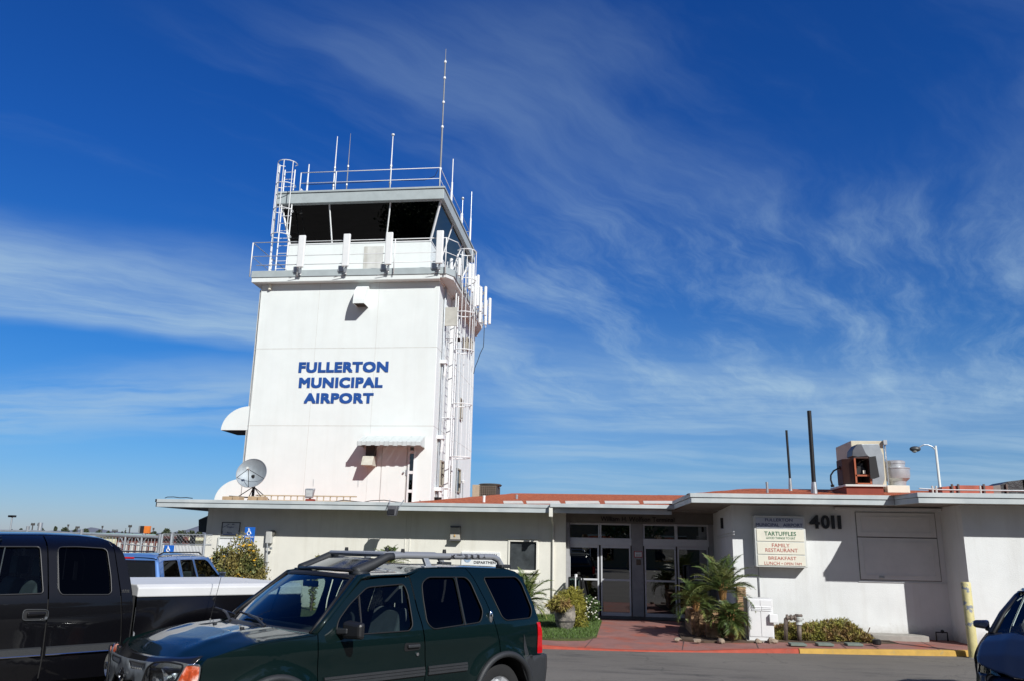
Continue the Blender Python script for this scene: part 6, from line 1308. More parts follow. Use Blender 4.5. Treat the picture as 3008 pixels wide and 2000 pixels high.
K.surf('grille', mat('dark_grille', (.03, .03, .03), .4), lambda u, v: (-3.24 + .08 * (2 * v - 1) ** 2, (2 * v - 1) * .86, lerp(.70, 1.12, u)), 4, 10, out=(-1, 0, 0), solid=.01)
K.surf('front_bumper', M_chrome, lambda u, v: (-3.34 + .14 * (2 * v - 1) ** 4, (2 * v - 1) * .95, lerp(.45, .70, u)), 4, 14, out=(-1, 0, 0), solid=.02)
b = MB(); b.box(-3.1, 2.1, -.80, .80, .42, .54); K.part(b, 'floor', M_dark); b = MB(); b.box(2.13, 2.17, -.80, .80, .62, 1.26); K.part(b, 'tailgate', M_blackp, bevel=.01)
b = MB(); b.box(2.15, 2.32, -.92, .92, .48, .66); K.part(b, 'rear_bumper', M_chrome, bevel=.03)
for y in (-.42, .42): seat(K, -1.10, y, .95, M_seat, back=.48)
b = MB(); b.prism([(-1.75, -.85, .7), (-1.75, -.85, 1.28), (-1.5, -.85, 1.28), (-1.42, -.85, 1.15), (-1.42, -.85, .7)], (0, 1.7, 0)); K.part(b, 'dashboard', M_cabin, bevel=.02)
b = MB(); b.box(-.42, -.10, -.75, .75, .7, 1.05); b.box(-.12, .02, -.75, .75, .8, 1.4); K.part(b, 'rear_seat', M_cabin, bevel=.04)
b = MB(); b.prism([(.17, -.955, 1.283), (.17, -.962, 1.38), (.17, -.90, 1.412), (.17, .90, 1.412), (.17, .962, 1.38), (.17, .955, 1.283)], (1.98, 0, -.018)); K.part(b, 'bed_cover', mat('white_bed_cover', (.62, .62, .62), .5, var=.05, vscale=2), bevel=.012)
# ---- blue SUV by the building
def bl_hw(x, z):
    w = .90 - sp(z - 1.08) * .36
    if z > 1.55: w -= ((z - 1.55) / .12) ** 2 * .07
    w += .012 * math.exp(-((z - .95) / .12) ** 2)
    if x < 1.2: w -= .05 * ((1.2 - x) / .9) ** 2
    return w
M_bluep = car_paint('light_blue_metallic_paint', (.07, .155, .37), .45)
# rear right corner stands near (-10.4, 18.0); local x runs towards the rear
L4 = 4.7; hd_ = 180.0; rr_ = Vector((sin(radians(hd_)), cos(radians(hd_)))); ll_ = Vector((rr_.y, -rr_.x)); org = Vector((-10.24, 18.0)) - rr_ * 4.45 + ll_ * .88
N = Car('blue_suv', 'light blue SUV with roof rails parked facing the terminal behind the pickup bed', 'car', org.x, org.y, hd_, .0, bl_hw); N.root.scale = (1, 1, .955)
rfb = [(1.95, 1.60), (2.1, 1.645), (2.4, 1.68), (3.0, 1.70), (4.0, 1.69), (4.3, 1.66), (4.38, 1.60)]
for sg in (-1, 1):
    w1 = fillet([(1.62, 1.10), (2.05, 1.50), (2.18, 1.555), (2.72, 1.565), (2.70, 1.10)], .04); w2 = fillet([(2.80, 1.10), (2.82, 1.565), (3.40, 1.565), (3.42, 1.10)], .05); w3 = fillet([(3.56, 1.10), (3.54, 1.565), (4.16, 1.555), (4.28, 1.12)], .05)
    fe = N.side('fender', M_bluep, [(.3, .5), (.3, .9), (.6, 1.0), (1.45, 1.06), (1.47, .35)] + arch(.98, .36, .40, 2, 178) + [(.5, .4)], sg=sg, step=.1)
    bdv = N.side('door', M_bluep, [(1.48, .35), (1.46, 1.07), (1.95, 1.55), (2.1, 1.63), (2.76, 1.66), (2.75, 1.1), (2.78, .35)], [w1], sg, step=.1); N.side('door_window', GLCAR, w1, sg=sg, off=-.012, solid=0, parent=bdv); N.rim(w1, .008, M_trim, sg=sg, parent=bdv)
    bdv2 = N.side('door', M_bluep, [(2.79, .35), (2.76, 1.1), (2.77, 1.66), (3.46, 1.66), (3.48, 1.1), (3.50, .7), (3.30, .35)], [w2], sg, step=.1); N.side('door_window', GLSIDE, w2, sg=sg, off=-.012, solid=0, parent=bdv2); N.rim(w2, .008, M_trim, sg=sg, parent=bdv2)
    qv = N.side('quarter_panel', M_bluep, [(3.51, .76), (3.49, 1.1), (3.47, 1.66), (4.25, 1.64), (4.34, 1.58), (4.44, 1.05), (4.46, .5), (4.2, .4)] + arch(3.75, .36, .40, 4, 110), [w3], sg, step=.1); N.side('cargo_window', GLPRIV, w3, sg=sg, off=-.012, solid=0, parent=qv); N.rim(w3, .008, M_trim, sg=sg, parent=qv)
    for x in (2.62, 3.36): b = MB(); y = bl_hw(x, .98); b.box(x - .07, x + .07, sg * y, sg * (y + .03), .95, 1.0); N.part(b, 'handle', M_chrome, bdv if x < 3 else bdv2, bevel=.01)
    for c in (.98, 3.75): N.wheel(c, sg, .36, .23, .88, M_alu)
    b = MB(); b.box(4.38, 4.47, sg * .70, sg * .885, .78, 1.04); N.part(b, 'tail_light', MATS['red_lens'], bevel=.015); b = MB(); b.box(4.39, 4.475, sg * .72, sg * .88, .86, .92); N.part(b, 'reverse_light', M_whitemetal)
    b = MB(); b.tube([(2.2, sg * .62, 1.69), (2.32, sg * .62, 1.745), (4.0, sg * .62, 1.75), (4.18, sg * .62, 1.70)], .018, 6); N.part(b, 'roof_rail', M_black)
    b = MB(); b.box(1.62, 1.72, sg * .92, sg * 1.10, 1.10, 1.24); N.part(b, 'mirror', M_chrome, bevel=.03)
    b = MB(); b.tube([(1.45, sg * .84, 1.06), (2.0, sg * .70, 1.60)], .035, 6); N.part(b, 'pillar', M_bluep)
N.surf('roof', M_bluep, lambda u, v: (lerp(1.98, 4.37, u), (2 * v - 1) * (bl_hw(3, min(1.66, interp(rfb, lerp(1.98, 4.37, u)))) + .004), interp(rfb, lerp(1.98, 4.37, u)) + .03 * (1 - (2 * v - 1) ** 4)), 24, 14)
def btg(u, v): t = 2 * v - 1; z = lerp(.55, 1.62, u); return (interp([(.5, 4.50), (1.05, 4.47), (1.62, 4.33)], z) + .02 * (1 - t * t), t * (bl_hw(4.3, z) - .0), z)
tgp = N.surf('tailgate', M_bluep, btg, 12, 12, out=(1, 0, 0)); N.surf('rear_window', MATS['dark_glazing'], lambda u, v: Vector(btg(.47 + .48 * u, .06 + .88 * v)) + Vector((.008, 0, 0)), 4, 8, out=(1, 0, 0), solid=.004, parent=tgp)
b = MB(); b.box(4.33, 4.37, -.12, .12, 1.60, 1.635); N.part(b, 'brake_light', MATS['red_lens'], tgp); b = MB(); b.tube([(4.50, -.05, 1.06), (4.46, .25, 1.16)], .012, 5); N.part(b, 'wiper', M_black, tgp)
b = MB(); b.box(4.50, 4.52, -.26, .26, .80, .98); N.part(b, 'licence_plate', M_black, tgp, bevel=.005)
N.surf('rear_bumper', M_bluep, lambda u, v: (4.60 - .06 * abs(2 * v - 1) ** 4, (2 * v - 1) * .90, lerp(.36, .60, u)), 3, 10, out=(1, 0, 0), solid=.02)
N.surf('hood', M_bluep, lambda u, v: (lerp(.2 + .12 * (2 * v - 1) ** 2, 1.35, u), (2 * v - 1) * .86, lerp(.92, 1.06, u) + .05 * (1 - (2 * v - 1) ** 4)), 8, 10)
N.surf('front_panel', M_plastic, lambda u, v: (.12 + .18 * (2 * v - 1) ** 4, (2 * v - 1) * .86, lerp(.35, .92, u)), 4, 10, out=(-1, 0, 0), solid=.02)
N.surf('windshield', GLCAR, lambda u, v: (lerp(1.28 + .15 * (2 * v - 1) ** 2, 1.98, u), (2 * v - 1) * lerp(.80, .66, u), lerp(1.10, 1.61, u)), 4, 8, out=(-1, 0, 1), solid=0)
b = MB(); b.box(.4, 4.4, -.8, .8, .34, .5); N.part(b, 'floor', M_dark)
for y in (-.4, .4): seat(N, 2.2, y, .75, M_seat, back=.5)
b = MB(); b.box(3.1, 3.4, -.6, .6, .6, 1.2); N.part(b, 'rear_seat', M_seat, bevel=.04)
b = MB(); c = Vector((1.95, .38 * -1, 1.08)); b.tube([c + Vector((.08 * cos(a * pi / 8), .18 * sin(a * pi / 8), .16 * cos(a * pi / 8))) for a in range(17)], .015, 5); N.part(b, 'steering_wheel', M_cabin)
# ---- dark blue car at the right edge, nose towards the camera
def rc_hw(x, z):
    w = .86 - sp(z - .90) * .50
    w += .01 * math.exp(-((z - .7) / .12) ** 2)
    if x < 1.0: w -= .17 * ((1.0 - x) / 1.0) ** 2.2
    return w
M_navyp = car_paint('dark_blue_metallic_paint', (.009, .013, .026), .2); M_navyp.node_tree.nodes['Principled BSDF'].inputs['Coat IOR'].default_value = 1.28
HR = Car('blue_car', 'dark blue hatchback with black mirror pointing at the camera at the right edge', 'car', 4.64, 9.94, 36.0, .10, rc_hw)
hzt = [(.12, .56), (.25, .62), (.5, .735), (.9, .86), (1.3, .95)]
for sg in (-1, 1):
    HR.side('fender', M_navyp, [(.34, .30), (.38, .40), (.44, .52), (.46, .71), (.5, .730), (.9, .852), (1.3, .94), (1.32, .3)] + arch(.86, .31, .35, 2, 178) + [(.4, .3)], sg=sg)
    w1 = fillet([(1.50, .96), (2.0, 1.30), (2.35, 1.36), (2.35, .95)], .03)
    d = HR.side('door', M_navyp, [(1.33, .3), (1.31, .945), (1.95, 1.38), (2.42, 1.45), (2.42, .3)], [w1], sg); HR.side('door_window', GLSIDE, w1, sg=sg, off=-.01, solid=0, parent=d)
    w2 = fillet([(2.5, .96), (2.5, 1.36), (3.1, 1.33), (3.3, .98)], .03)
    d = HR.side('quarter_panel', M_navyp, [(2.43, .3), (2.43, 1.45), (3.2, 1.42), (3.7, 1.05), (3.95, .9), (4.0, .3)] + arch(3.4, .31, .35, 2, 178), [w2], sg); HR.side('door_window', GLSIDE, w2, sg=sg, off=-.01, solid=0, parent=d)
    for c in (.86, 3.4): HR.wheel(c, sg, .31, .2, .85, M_alu)
    b = MB(); b.tube([(1.22, sg * .80, .945), (1.6, sg * .735, 1.17), (1.98, sg * .62, 1.385), (2.3, sg * .60, 1.45)], .032, 8); HR.part(b, 'pillar', M_navyp, smooth=True)
    b = MB(); b.tube([(1.20, sg * .765, .95), (1.58, sg * .70, 1.18), (1.95, sg * .585, 1.39)], .022, 6); HR.part(b, 'windshield_trim', M_trim, smooth=True)
    # mirror
    b = MB(); cm = Vector((1.47, sg * .965, 1.02)); b.add([cm + Vector(p) for p in ((-.06, -sg * .09, -.045), (.06, -sg * .1, -.05), (.06, sg * .08, -.035), (-.03, sg * .085, -.03), (-.05, -sg * .09, .065), (.06, -sg * .1, .07), (.06, sg * .085, .06), (-.02, sg * .09, .045))], [(0, 1, 2, 3), (4, 7, 6, 5), (0, 4, 5, 1), (1, 5, 6, 2), (2, 6, 7, 3), (3, 7, 4, 0)])
    mrr = HR.part(b, 'mirror', mat('navy_mirror', (.012, .015, .035), .2, var=0, coat=1), bevel=.028); b = MB(); b.tube([(1.44, sg * .80, .955), (1.46, sg * .90, .985)], .028, 8); HR.part(b, 'mirror_stalk', M_black, mrr)
    # headlamp
    hl = fillet([(.34, .40), (.42, .51), (.60, .61), (.73, .675), (.80, .69), (.805, .52), (.74, .42), (.55, .37)], .03)
    ffr = lambda y: .05 + .45 * (abs(y) / .86) ** 2.6
    b = MB(); v, f = sheet(hl, [], lambda y, z: (ffr(y) - .01 + .25 * max(0, z - .36), sg * y, z), .04); b.add(v, f); hh = HR.part(b, 'headlight', GLLAMP, smooth=True)
    b = MB(); v, f = sheet(hl, [], lambda y, z: (ffr(y) + .05 + .25 * max(0, z - .36), sg * y, z), .05); b.add(v, f); b.lathe([(.075, -.03), (.06, .01), (.02, .03)], 20, (.24, sg * .60, .51), axis='X', cap=False); HR.part(b, 'reflector', mat('dark_reflector', (.10, .11, .14), .2, .8), hh)
def rch(u, v):
    t = 2 * v - 1; sf = .06 + .30 * abs(t) ** 2.4; sr = 1.05 + .22 * t * t; x = lerp(sf, sr, u); return (x, t * (rc_hw(max(.15, x), .8) - .006 - .03 * (1 - u) ** 3), interp(hzt, x) + .075 * (1 - abs(t) ** 3) * (.3 + .7 * u) + .012 * math.exp(-((abs(t) - .62) / .07) ** 2))
HR.surf('hood', M_navyp, rch, 26, 34)
HR.surf('front_bumper', M_navyp, lambda u, v: (.0 + .30 * abs(2 * v - 1) ** 2.4 + .05 * (1 - sin(pi * u)) + .06 * u, (2 * v - 1) * .80, lerp(.20, .57, u)), 8, 24, out=(-1, 0, 0), solid=.01)
b = MB(); b.box(.035, .06, -.35, .35, .30, .42); HR.part(b, 'grille', M_black, bevel=.02)
HR.surf('windshield', GLCAR, lambda u, v: (lerp(1.02 + .20 * (2 * v - 1) ** 2, 1.88 + .08 * (2 * v - 1) ** 2, u), (2 * v - 1) * lerp(.78, .60, u), lerp(.975 - .03 * (2 * v - 1) ** 2, 1.42, u)), 8, 12, out=(-1, 0, 1), solid=0)
HR.surf('cowl', M_black, lambda u, v: (lerp(1.0 + .20 * (2 * v - 1) ** 2, 1.07 + .20 * (2 * v - 1) ** 2, u), (2 * v - 1) * .80, .965 + .03 * u - .03 * (2 * v - 1) ** 2), 1, 12)
HR.surf('roof', M_navyp, lambda u, v: (lerp(1.93, 3.25, u), (2 * v - 1) * .60, 1.44 + .04 * sin(pi * u) + .02 * (1 - (2 * v - 1) ** 2)), 10, 10)
HR.surf('tailgate', M_navyp, lambda u, v: (lerp(3.98, 3.2, u ** 2), (2 * v - 1) * lerp(.84, .60, u), lerp(.35, 1.44, u)), 8, 8, out=(1, 0, 0))
b = MB(); b.prism([(1.15, -.76, .5), (1.15, -.76, .93), (1.45, -.76, .95), (1.55, -.76, .85), (1.55, -.76, .5)], (0, 1.52, 0)); HR.part(b, 'dashboard', M_cabin, bevel=.02)
for y in (-.36, .36): seat(HR, 1.95, y, .55, M_seat, back=.55)
b = MB(); c = Vector((1.68, -.36, .95)); b.tube([c + Vector((.08 * cos(a * pi / 8), .18 * sin(a * pi / 8), .16 * cos(a * pi / 8))) for a in range(17)], .015, 5); HR.part(b, 'steering_wheel', M_cabin)
b = MB(); b.box(.3, 3.9, -.75, .75, .2, .3); HR.part(b, 'floor', M_dark)
# ------------------------------------------------------------------ plants
def leaf(b, p, d, w, n=None):
    d = Vector(d); s = d.cross(n or Vector((rng.uniform(-1, 1), rng.uniform(-1, 1), rng.uniform(-1, 1)))).normalized() * w
    b.add([p - s * .3, p + d * .5 - s, p + d, p + d * .5 + s], [(0, 1, 2, 3)])
def rdir(up=0): 
    while True:
        v = Vector((rng.uniform(-1, 1), rng.uniform(-1, 1), rng.uniform(-1, 1)))
        if .05 < v.length < 1: v.normalize(); v.z += up; return v.normalized()
def bush(name, label, cat, c, radii, n, size, m, up=.3, lumps=14, stems=True, group=None, m_stem=None, shape=None, slim=.28):
    t = thing(name, label, cat, c, 0, group); b = MB(); C0 = Vector(c); LP = []
    for i in range(lumps):
        d = rdir(); f = rng.uniform(.35, .95); LP.append((C0 + Vector((d.x * radii[0] * f, d.y * radii[1] * f, radii[2] + d.z * radii[2] * f)), rng.uniform(.28, .5)))
    for i in range(n):
        lc, lr = rng.choice(LP); d = rdir(); r = rng.uniform(.5, 1.0) ** .5 if rng.random() < .8 else rng.uniform(.8, 1.35)
        p = lc + Vector((d.x * radii[0] * lr * r, d.y * radii[1] * lr * r, d.z * radii[2] * lr * r))
        if p.z < C0.z + .01: p.z = C0.z + rng.uniform(.01, .12)
        leaf(b, p, (rdir(up) + d * .5).normalized() * size * rng.uniform(.6, 1.3), size * slim)
    o = b.build('foliage', m, t, fixn=False)
    if stems:
        b = MB()
        for lc, lr in LP: b.tube([C0 + Vector((rng.uniform(-.1, .1) * radii[0], rng.uniform(-.1, .1), 0)), C0.lerp(lc, .5) + Vector((0, 0, .05)), lc], .012, 4)
        b.build('stem', m_stem or M_bark, t)
    return t, LP
def palm(name, label, base, h, L, nf, tr, m=M_palm, nleaf=34, group=None, droop=1.0, el0=(-10, 80), lw=.011, ll=.26):
    base = Vector(base); t = thing(name, label, 'palm', base, 0, group); b = MB()
    if h > .05:
        pts = [base + Vector((.04 * sin(k * 1.3), 0, h * k / 8)) for k in range(9)]; b.tube(pts, tr, 12, rs=[tr * (1.15 - .2 * (k / 8)) * (1 + .12 * (k % 2)) for k in range(9)])
        for k in range(int(h / .035)):
            for j in range(7): a = rng.uniform(0, 6.28); z = h * rng.random(); r = tr * 1.05; b.prism([base + Vector((r * cos(a - .2), r * sin(a - .2), z)), base + Vector((r * cos(a + .2), r * sin(a + .2), z)), base + Vector((r * 1.35 * cos(a), r * 1.35 * sin(a), z + .06))], (0, 0, .012))
        b.build('trunk', M_bark, t)
        b = MB()
        for k in range(26):
            a = rng.uniform(0, 6.28); b.tube([base + Vector((tr * cos(a), tr * sin(a), h * .8)), base + Vector((tr * 1.5 * cos(a), tr * 1.5 * sin(a), h * .95 + .05)), base + Vector((tr * 2.4 * cos(a), tr * 2.4 * sin(a), h + .22))], .012, 4)
        b.build('frond_base', mat('orange_brown_frond_base', (.36, .20, .07), .8, var=.2), t)
    b = MB(); top = base + Vector((0, 0, h))
    for i in range(nf):
        az = i * 2.39996 + rng.uniform(-.3, .3); f = i / nf; el = radians(lerp(el0[1], el0[0], f) + rng.uniform(-8, 8)); l = L * rng.uniform(.8, 1.1); p = top.copy(); e = el; pts = [p.copy()]; N_ = 12
        for k in range(N_):
            e -= droop * (.85 + .5 * (1 - sin(max(el, 0)))) * (k + 1) / N_ * .17; p = p + Vector((cos(az) * cos(e), sin(az) * cos(e), sin(e))) * (l / N_); pts.append(p.copy())
        b.tube(pts, .006, 4, rs=[.011 - .0008 * k for k in range(N_ + 1)])
        for k in range(nleaf):
            u_ = .14 + .86 * k / nleaf; ii = min(int(u_ * N_), N_ - 1); q = pts[ii].lerp(pts[ii + 1], u_ * N_ - ii); tn = (pts[ii + 1] - pts[ii]).normalized(); sd = tn.cross(Vector((0, 0, 1))).normalized(); up = sd.cross(tn)
            for s in (-1, 1):
                ln = ll * sin(min(1, .15 + u_ * .95) * pi) ** .6 * rng.uniform(.8, 1.15) + .04; d = (sd * s * .85 + tn * .65 + up * rng.uniform(.05, .4)).normalized(); w = up * .5 + tn * .8; w = (w - d * w.dot(d)).normalized() * lw
                tip = q + d * ln + Vector((0, 0, -.25 * ln * rng.random())); b.add([q - w * .5, q + d * ln * .4 - w, tip, q + d * ln * .4 + w], [(0, 1, 2, 3)])
    b.build('crown', m, t, fixn=False)
    return t
# entrance palms on the right
tp = Q(5, 1735, 1250, 1, 19.0)
palm('pygmy_palm', 'tallest palm by the entrance with orange brown trunk and wide feathery crown', (tp.x - .05, 19.35, .1), Q(5, 1715, 860, 1, 19.35).z - .1, 1.0, 27, .055, nleaf=48, group='pygmy palms at the entrance', el0=(8, 86), ll=.24, lw=.007)
p2 = Q(5, 1475, 1000, 1, 19.3); palm('pygmy_palm', 'low bushy palm left of the tallest palm, nearest the entrance doors', (p2.x, 19.3, .1), Q(5, 1500, 960, 1, 19.3).z - .1, .74, 28, .05, nleaf=42, group='pygmy palms at the entrance', el0=(-10, 80), ll=.2, lw=.007, droop=1.3)
p3 = Q(5, 1745, 1100, 1, 18.75); palm('pygmy_palm', 'shortest palm in front of the tallest one beside the white cabinet', (p3.x, 18.8, .1), Q(5, 1745, 1080, 1, 18.75).z - .1, .52, 32, .06, nleaf=44, group='pygmy palms at the entrance', el0=(-25, 82), ll=.18, lw=.007, droop=1.5)
# palms along the left wall (seen over the SUV)
p4 = Q(4, 1215, 520, 1, 22.9); palm('young_palm', 'young palm against the left wall seen over the SUV roof rack', (p4.x, 22.9, .1), p4.z - .25, .75, 20, .04, nleaf=26, group='young palms along the left wall', el0=(10, 85), ll=.18)
p5 = Q(5, 120, 850, 1, 22.6); palm('young_palm', 'young green palm against the wall just right of the SUV tail', (p5.x, 22.6, .1), p5.z - .35, 1.0, 30, .05, nleaf=32, group='young palms along the left wall', el0=(-20, 85), ll=.20)
p6 = Q(4, 740, 480, 1, 22.9); bush('small_shrub', 'tip of a small green shrub behind the SUV roof near the left wall', 'shrub', (p6.x, 22.9, .1), (.12, .12, .85), 500, .09, M_yelgreen, lumps=5)
# flowering bush at the left
c0 = Q(3, 1880, 700, 1, 21.6); FBt, LP = bush('flowering_bush', 'large dry olive bush dotted with yellow flowers in front of the left wall', 'bush', (c0.x + .07, 21.5, .1), (.74, .5, .86), 16000, .085, M_olive, up=.5, lumps=46)
b = MB(); b2 = MB()
for i in range(230):
    lc, lr = rng.choice(LP); d = rdir(.3); p = lc + Vector((d.x * .72 * lr, d.y * .5 * lr, d.z * .86 * lr)) * rng.uniform(.95, 1.1); s = rng.uniform(.018, .032) * (1.5 if p.z > 1.7 else 1)
    p = lc + Vector((d.x * .72 * lr, d.y * .5 * lr, d.z * .86 * lr)) + Vector((0, -.03, 0))
    (b if i % 5 or p.x > c0.x - .25 else b2).ball(p, (s, s, s * .6), 5)
b.build('flower', M_flower, FBt)['kind'] = 'stuff'
b2.build('pale_flower', M_wflower, FBt)['kind'] = 'stuff'
b = MB()
for i in range(130):
    a = rng.uniform(0, 6.28); r = rng.random() ** .5; p = Vector((c0.x + .07 + .6 * r * cos(a), 21.5 + .4 * r * sin(a), 1.25 - .3 * r)); q = p + Vector((rng.uniform(-.25, .25), 0, rng.uniform(.35, .75))); b.tube([p, q], .003, 3); leaf(b, q, rdir(.5) * .05, .015)
b.build('twig', M_olive, FBt)['kind'] = 'stuff'
# yellow green bush and urn
c1 = Q(5, 470, 1060, 1, 20.2); bush('golden_bush', 'rounded yellow green bush behind the stone urn', 'bush', (c1.x + .06, 20.5, .1), (.36, .32, .42), 9000, .12, M_yelgreen, up=-.2, lumps=26, slim=.06)
c2 = Q(5, 390, 960, 1, 19.9); bush('trailing_plant', 'yellow brown trailing plant spilling over the rim of the stone urn', 'plant', (c2.x + .02, 19.75, .60), (.22, .2, .12), 3200, .14, mat('straw_leaf', (.26, .23, .045), .65, var=.2, island=.4, col2=(.24, .14, .05), mixscale=4), up=-.7, lumps=16, slim=.06)
pu = P(1500 + 432 / 2.704, 1420 + 1150 / 2.704, 2, .115); UR = thing('stone_urn', 'weathered grey barrel shaped stone urn on the lawn by the path', 'urn', (pu.x, pu.y, .11)); hU = Q(5, 432, 965, 1, pu.y).z - .11; wU = (Q(5, 512, 1050, 1, pu.y).x - Q(5, 345, 1050, 1, pu.y).x) / 2
b = MB(); b.lathe([(wU * .68, 0), (wU * .72, .02), (wU * .92, hU * .3), (wU, hU * .55), (wU * .96, hU * .85), (wU * .88, hU * .96), (wU * .90, hU), (wU * .78, hU), (wU * .74, hU * .9), (wU * .3, hU * .88)], 32, (pu.x, pu.y, .11), cap=True); b.build('body', mat('weathered_stone', (.30, .27, .23), .85, var=.3, vscale=7, bump=.6, bscale=14, col2=(.12, .11, .10), mixscale=5), UR, autosm=50)
b = MB()
for f in (.33, .36): b.lathe([(wU * .95, -.006), (wU * .985, 0), (wU * .95, .006)], 32, (pu.x, pu.y, .11 + hU * f), cap=False)
b.build('band', mat('dark_stone', (.08, .075, .07), .9), UR)
c3 = Q(5, 640, 1000, 1, 22.0); bush('dark_shrub', 'small dark leaved shrub with white flowers beside the left door', 'shrub', (c3.x, 22.3, .1), (.24, .3, .34), 2200, .06, M_foliage, lumps=14)
b = MB()
for i in range(26): b.ball((c3.x + rng.uniform(-.2, .2), 21.98 + rng.uniform(-.03, .03), rng.uniform(.2, .75)), (.022, .02, .018), 5)
w_ = b.build('flower', M_wflower, [o for o in C.objects if o.name.startswith('dark_shrub')][0]); w_['kind'] = 'stuff'
# juniper shrub right
ca, cb_ = Q(7, 240, 1230, 1, 19.5), Q(7, 1060, 1230, 1, 19.7); JT = thing('low_shrub', 'wide low yellow green juniper shrub along the white wall', 'shrub', ((ca.x + cb_.x) / 2, 19.7, .1)); b = MB()
pf = [(240, 40), (300, 120), (420, 150), (520, 140), (600, 160), (700, 185), (780, 200), (880, 190), (950, 150), (1000, 80), (1060, 30)]
for i in range(15000):
    x = rng.uniform(235, 1065); hm = interp(pf, x) / 2.8 * 19.6 / 2365; w = Q(7, x, 1230, 1, 19.7).x; hm *= .68; p = Vector((w, 19.72 + rng.uniform(-.5, .45), .1 + hm * (rng.random() ** .6) * (1 + .18 * noise.noise(Vector((w * 4, 0, 1))) + .12 * rng.random()))); f = 1 - ((p.y - 19.72) / .62) ** 2; p.z = .1 + (p.z - .1) * max(.25, f)
    leaf(b, p, rdir(.6) * rng.uniform(.05, .11), .011)
b.build('foliage', M_juniper, JT, fixn=False)
b = MB()
for i in range(30): w = lerp(ca.x, cb_.x, rng.random()); b.tube([(w, 19.7, .1), (w + rng.uniform(-.2, .2), 19.7 + rng.uniform(-.3, .3), .4)], .012, 4)
b.build('stem', M_bark, JT)
b = MB()
for (x, z_) in ((1.35, 18.55), (1.75, 18.45), (2.25, 18.5), (3.05, 18.7), (3.35, 18.75)):
    c = Vector((x, z_, .12)); r = rng.uniform(.05, .09); b = MB(); b.ball(c, (r * 1.3, r, r * .7), 8)
    for i in range(len(b.v)): b.v[i] = b.v[i] + Vector((noise.noise(b.v[i] * 9), noise.noise(b.v[i] * 9 + Vector((5, 0, 0))), noise.noise(b.v[i] * 9 + Vector((0, 7, 0))))) * .04
    one(b, 'rock', mat('border_rock', (.30, .24, .18), .9, var=.3, bump=.6, bscale=20), {1.35: 'leftmost rough rock edging the palm bed at the path', 1.75: 'second rough rock from the left edging the palm bed', 2.25: 'middle rough rock edging the palm bed', 3.05: 'fourth rough rock edging the palm bed, left of the white cabinet', 3.35: 'rightmost rough rock at the foot of the white cabinet'}[x], 'rock', 'rocks edging the palm bed')
for i, (x, lb) in enumerate(((465, 'left of three flat green utility lids in front of the low shrub'), (690, 'middle of three flat green utility lids in front of the low shrub'), (930, 'right of three flat green utility lids in front of the low shrub'))):
    p = P(2180 + x / 2.8, 1440 + 1265 / 2.8, 2, .13); b = MB(); b.box(p.x - .16, p.x + .16, p.y - .02, p.y + .28, .10, .145); one(b, 'manhole_cover', mat('green_lid', (.16, .20, .17), .8), lb, 'utility lid', 'utility lids', bevel=.008)
# ------------------------------------------------------------------ far left: gate, fence, airfield buildings, trees, poles, hills
FN = thing('pipe_gate', 'long grey steel pipe gate with tall posts behind the parked cars', 'gate', (-20, 28, 0)); Yf = 28.0
def F3(x, y, Y=Yf): return Q(3, x, y, 1, Y)
def F11(x, y, Y=Yf): return Q(11, x, y, 1, Y)
b = MB(); b.tube([F3(-60, 372), F3(240, 376), F3(660, 396), F3(1280, 425)], .045, 8); b.build('top_rail', M_galv, FN)
for (x, y) in ((225, 335), (652, 362), (1275, 398), (1372, 385)): 
    p = F3(x, y); b = MB(); b.tube([(p.x, Yf, 0), (p.x, Yf, p.z)], .06, 8); b.build('post', M_galv, FN)
b = MB()
for x in range(790, 1280, 26): p = F3(x, 410); b.tube([(p.x, Yf + .02, .1), (p.x, Yf + .02, p.z - .02)], .012, 4)
for x in (1000, 1130): p = F3(x, 405); b.tube([(p.x, Yf, 0), (p.x, Yf, p.z)], .04, 6); b.tube([(p.x, Yf, p.z - .35), (p.x - .25, Yf, p.z - .02)], .02, 5); b.tube([(p.x, Yf, p.z - .35), (p.x + .25, Yf, p.z - .02)], .02, 5)
p, q = F3(960, 475), F3(1260, 500); b.tube([p, q], .02, 5); b.tube([F3(960, 530), F3(1260, 540)], .02, 5); b.build('picket', M_galv, FN)['kind'] = 'stuff'
CF = thing('chainlink_fence', 'chain link fence with white vertical slats left of the terminal', 'fence', (-13, 23, 0)); Y = 23.0
p, q = Q(3, 1285, 482, 1, Y), Q(3, 1625, 495, 1, Y); b = MB(); b2 = MB(); n = 30
b2.box(p.x, q.x, Y + .03, Y + .04, 0, p.z - .02); b2.build('backing', M_dark, CF)
for i in range(n): x = lerp(p.x, q.x, i / n); b.box(x, x + (q.x - p.x) / n * .60, Y, Y + .012, 0, p.z)
b.build('slat', M_whitemetal, CF)
b = MB(); b.tube([(p.x, Y, p.z + .02), (q.x + .2, Y, p.z + .02)], .02, 6); pt2 = Q(3, 1380, 400, 1, Y); b.tube([(p.x, Y, pt2.z), (q.x + .2, Y, pt2.z)], .02, 6)
for x in (p.x, Q(3, 1370, 400, 1, Y).x, q.x): b.tube([(x, Y - .03, 0), (x, Y - .03, pt2.z)], .035, 6)
b.build('frame', M_galv, CF)
b = MB(); w_ = q.x + .2 - p.x; hM = pt2.z - p.z; k = 0; x = p.x - hM
while x < q.x + .2:
    b.tube([(max(x, p.x), Y - .01, p.z + max(0, p.x - x)), (min(x + hM, q.x + .2), Y - .01, p.z + min(hM, q.x + .2 - x))], .003, 3); b.tube([(max(x, p.x), Y - .012, pt2.z - max(0, p.x - x)), (min(x + hM, q.x + .2), Y - .012, pt2.z - min(hM, q.x + .2 - x))], .003, 3); x += .11
b.build('mesh', M_galv, CF)
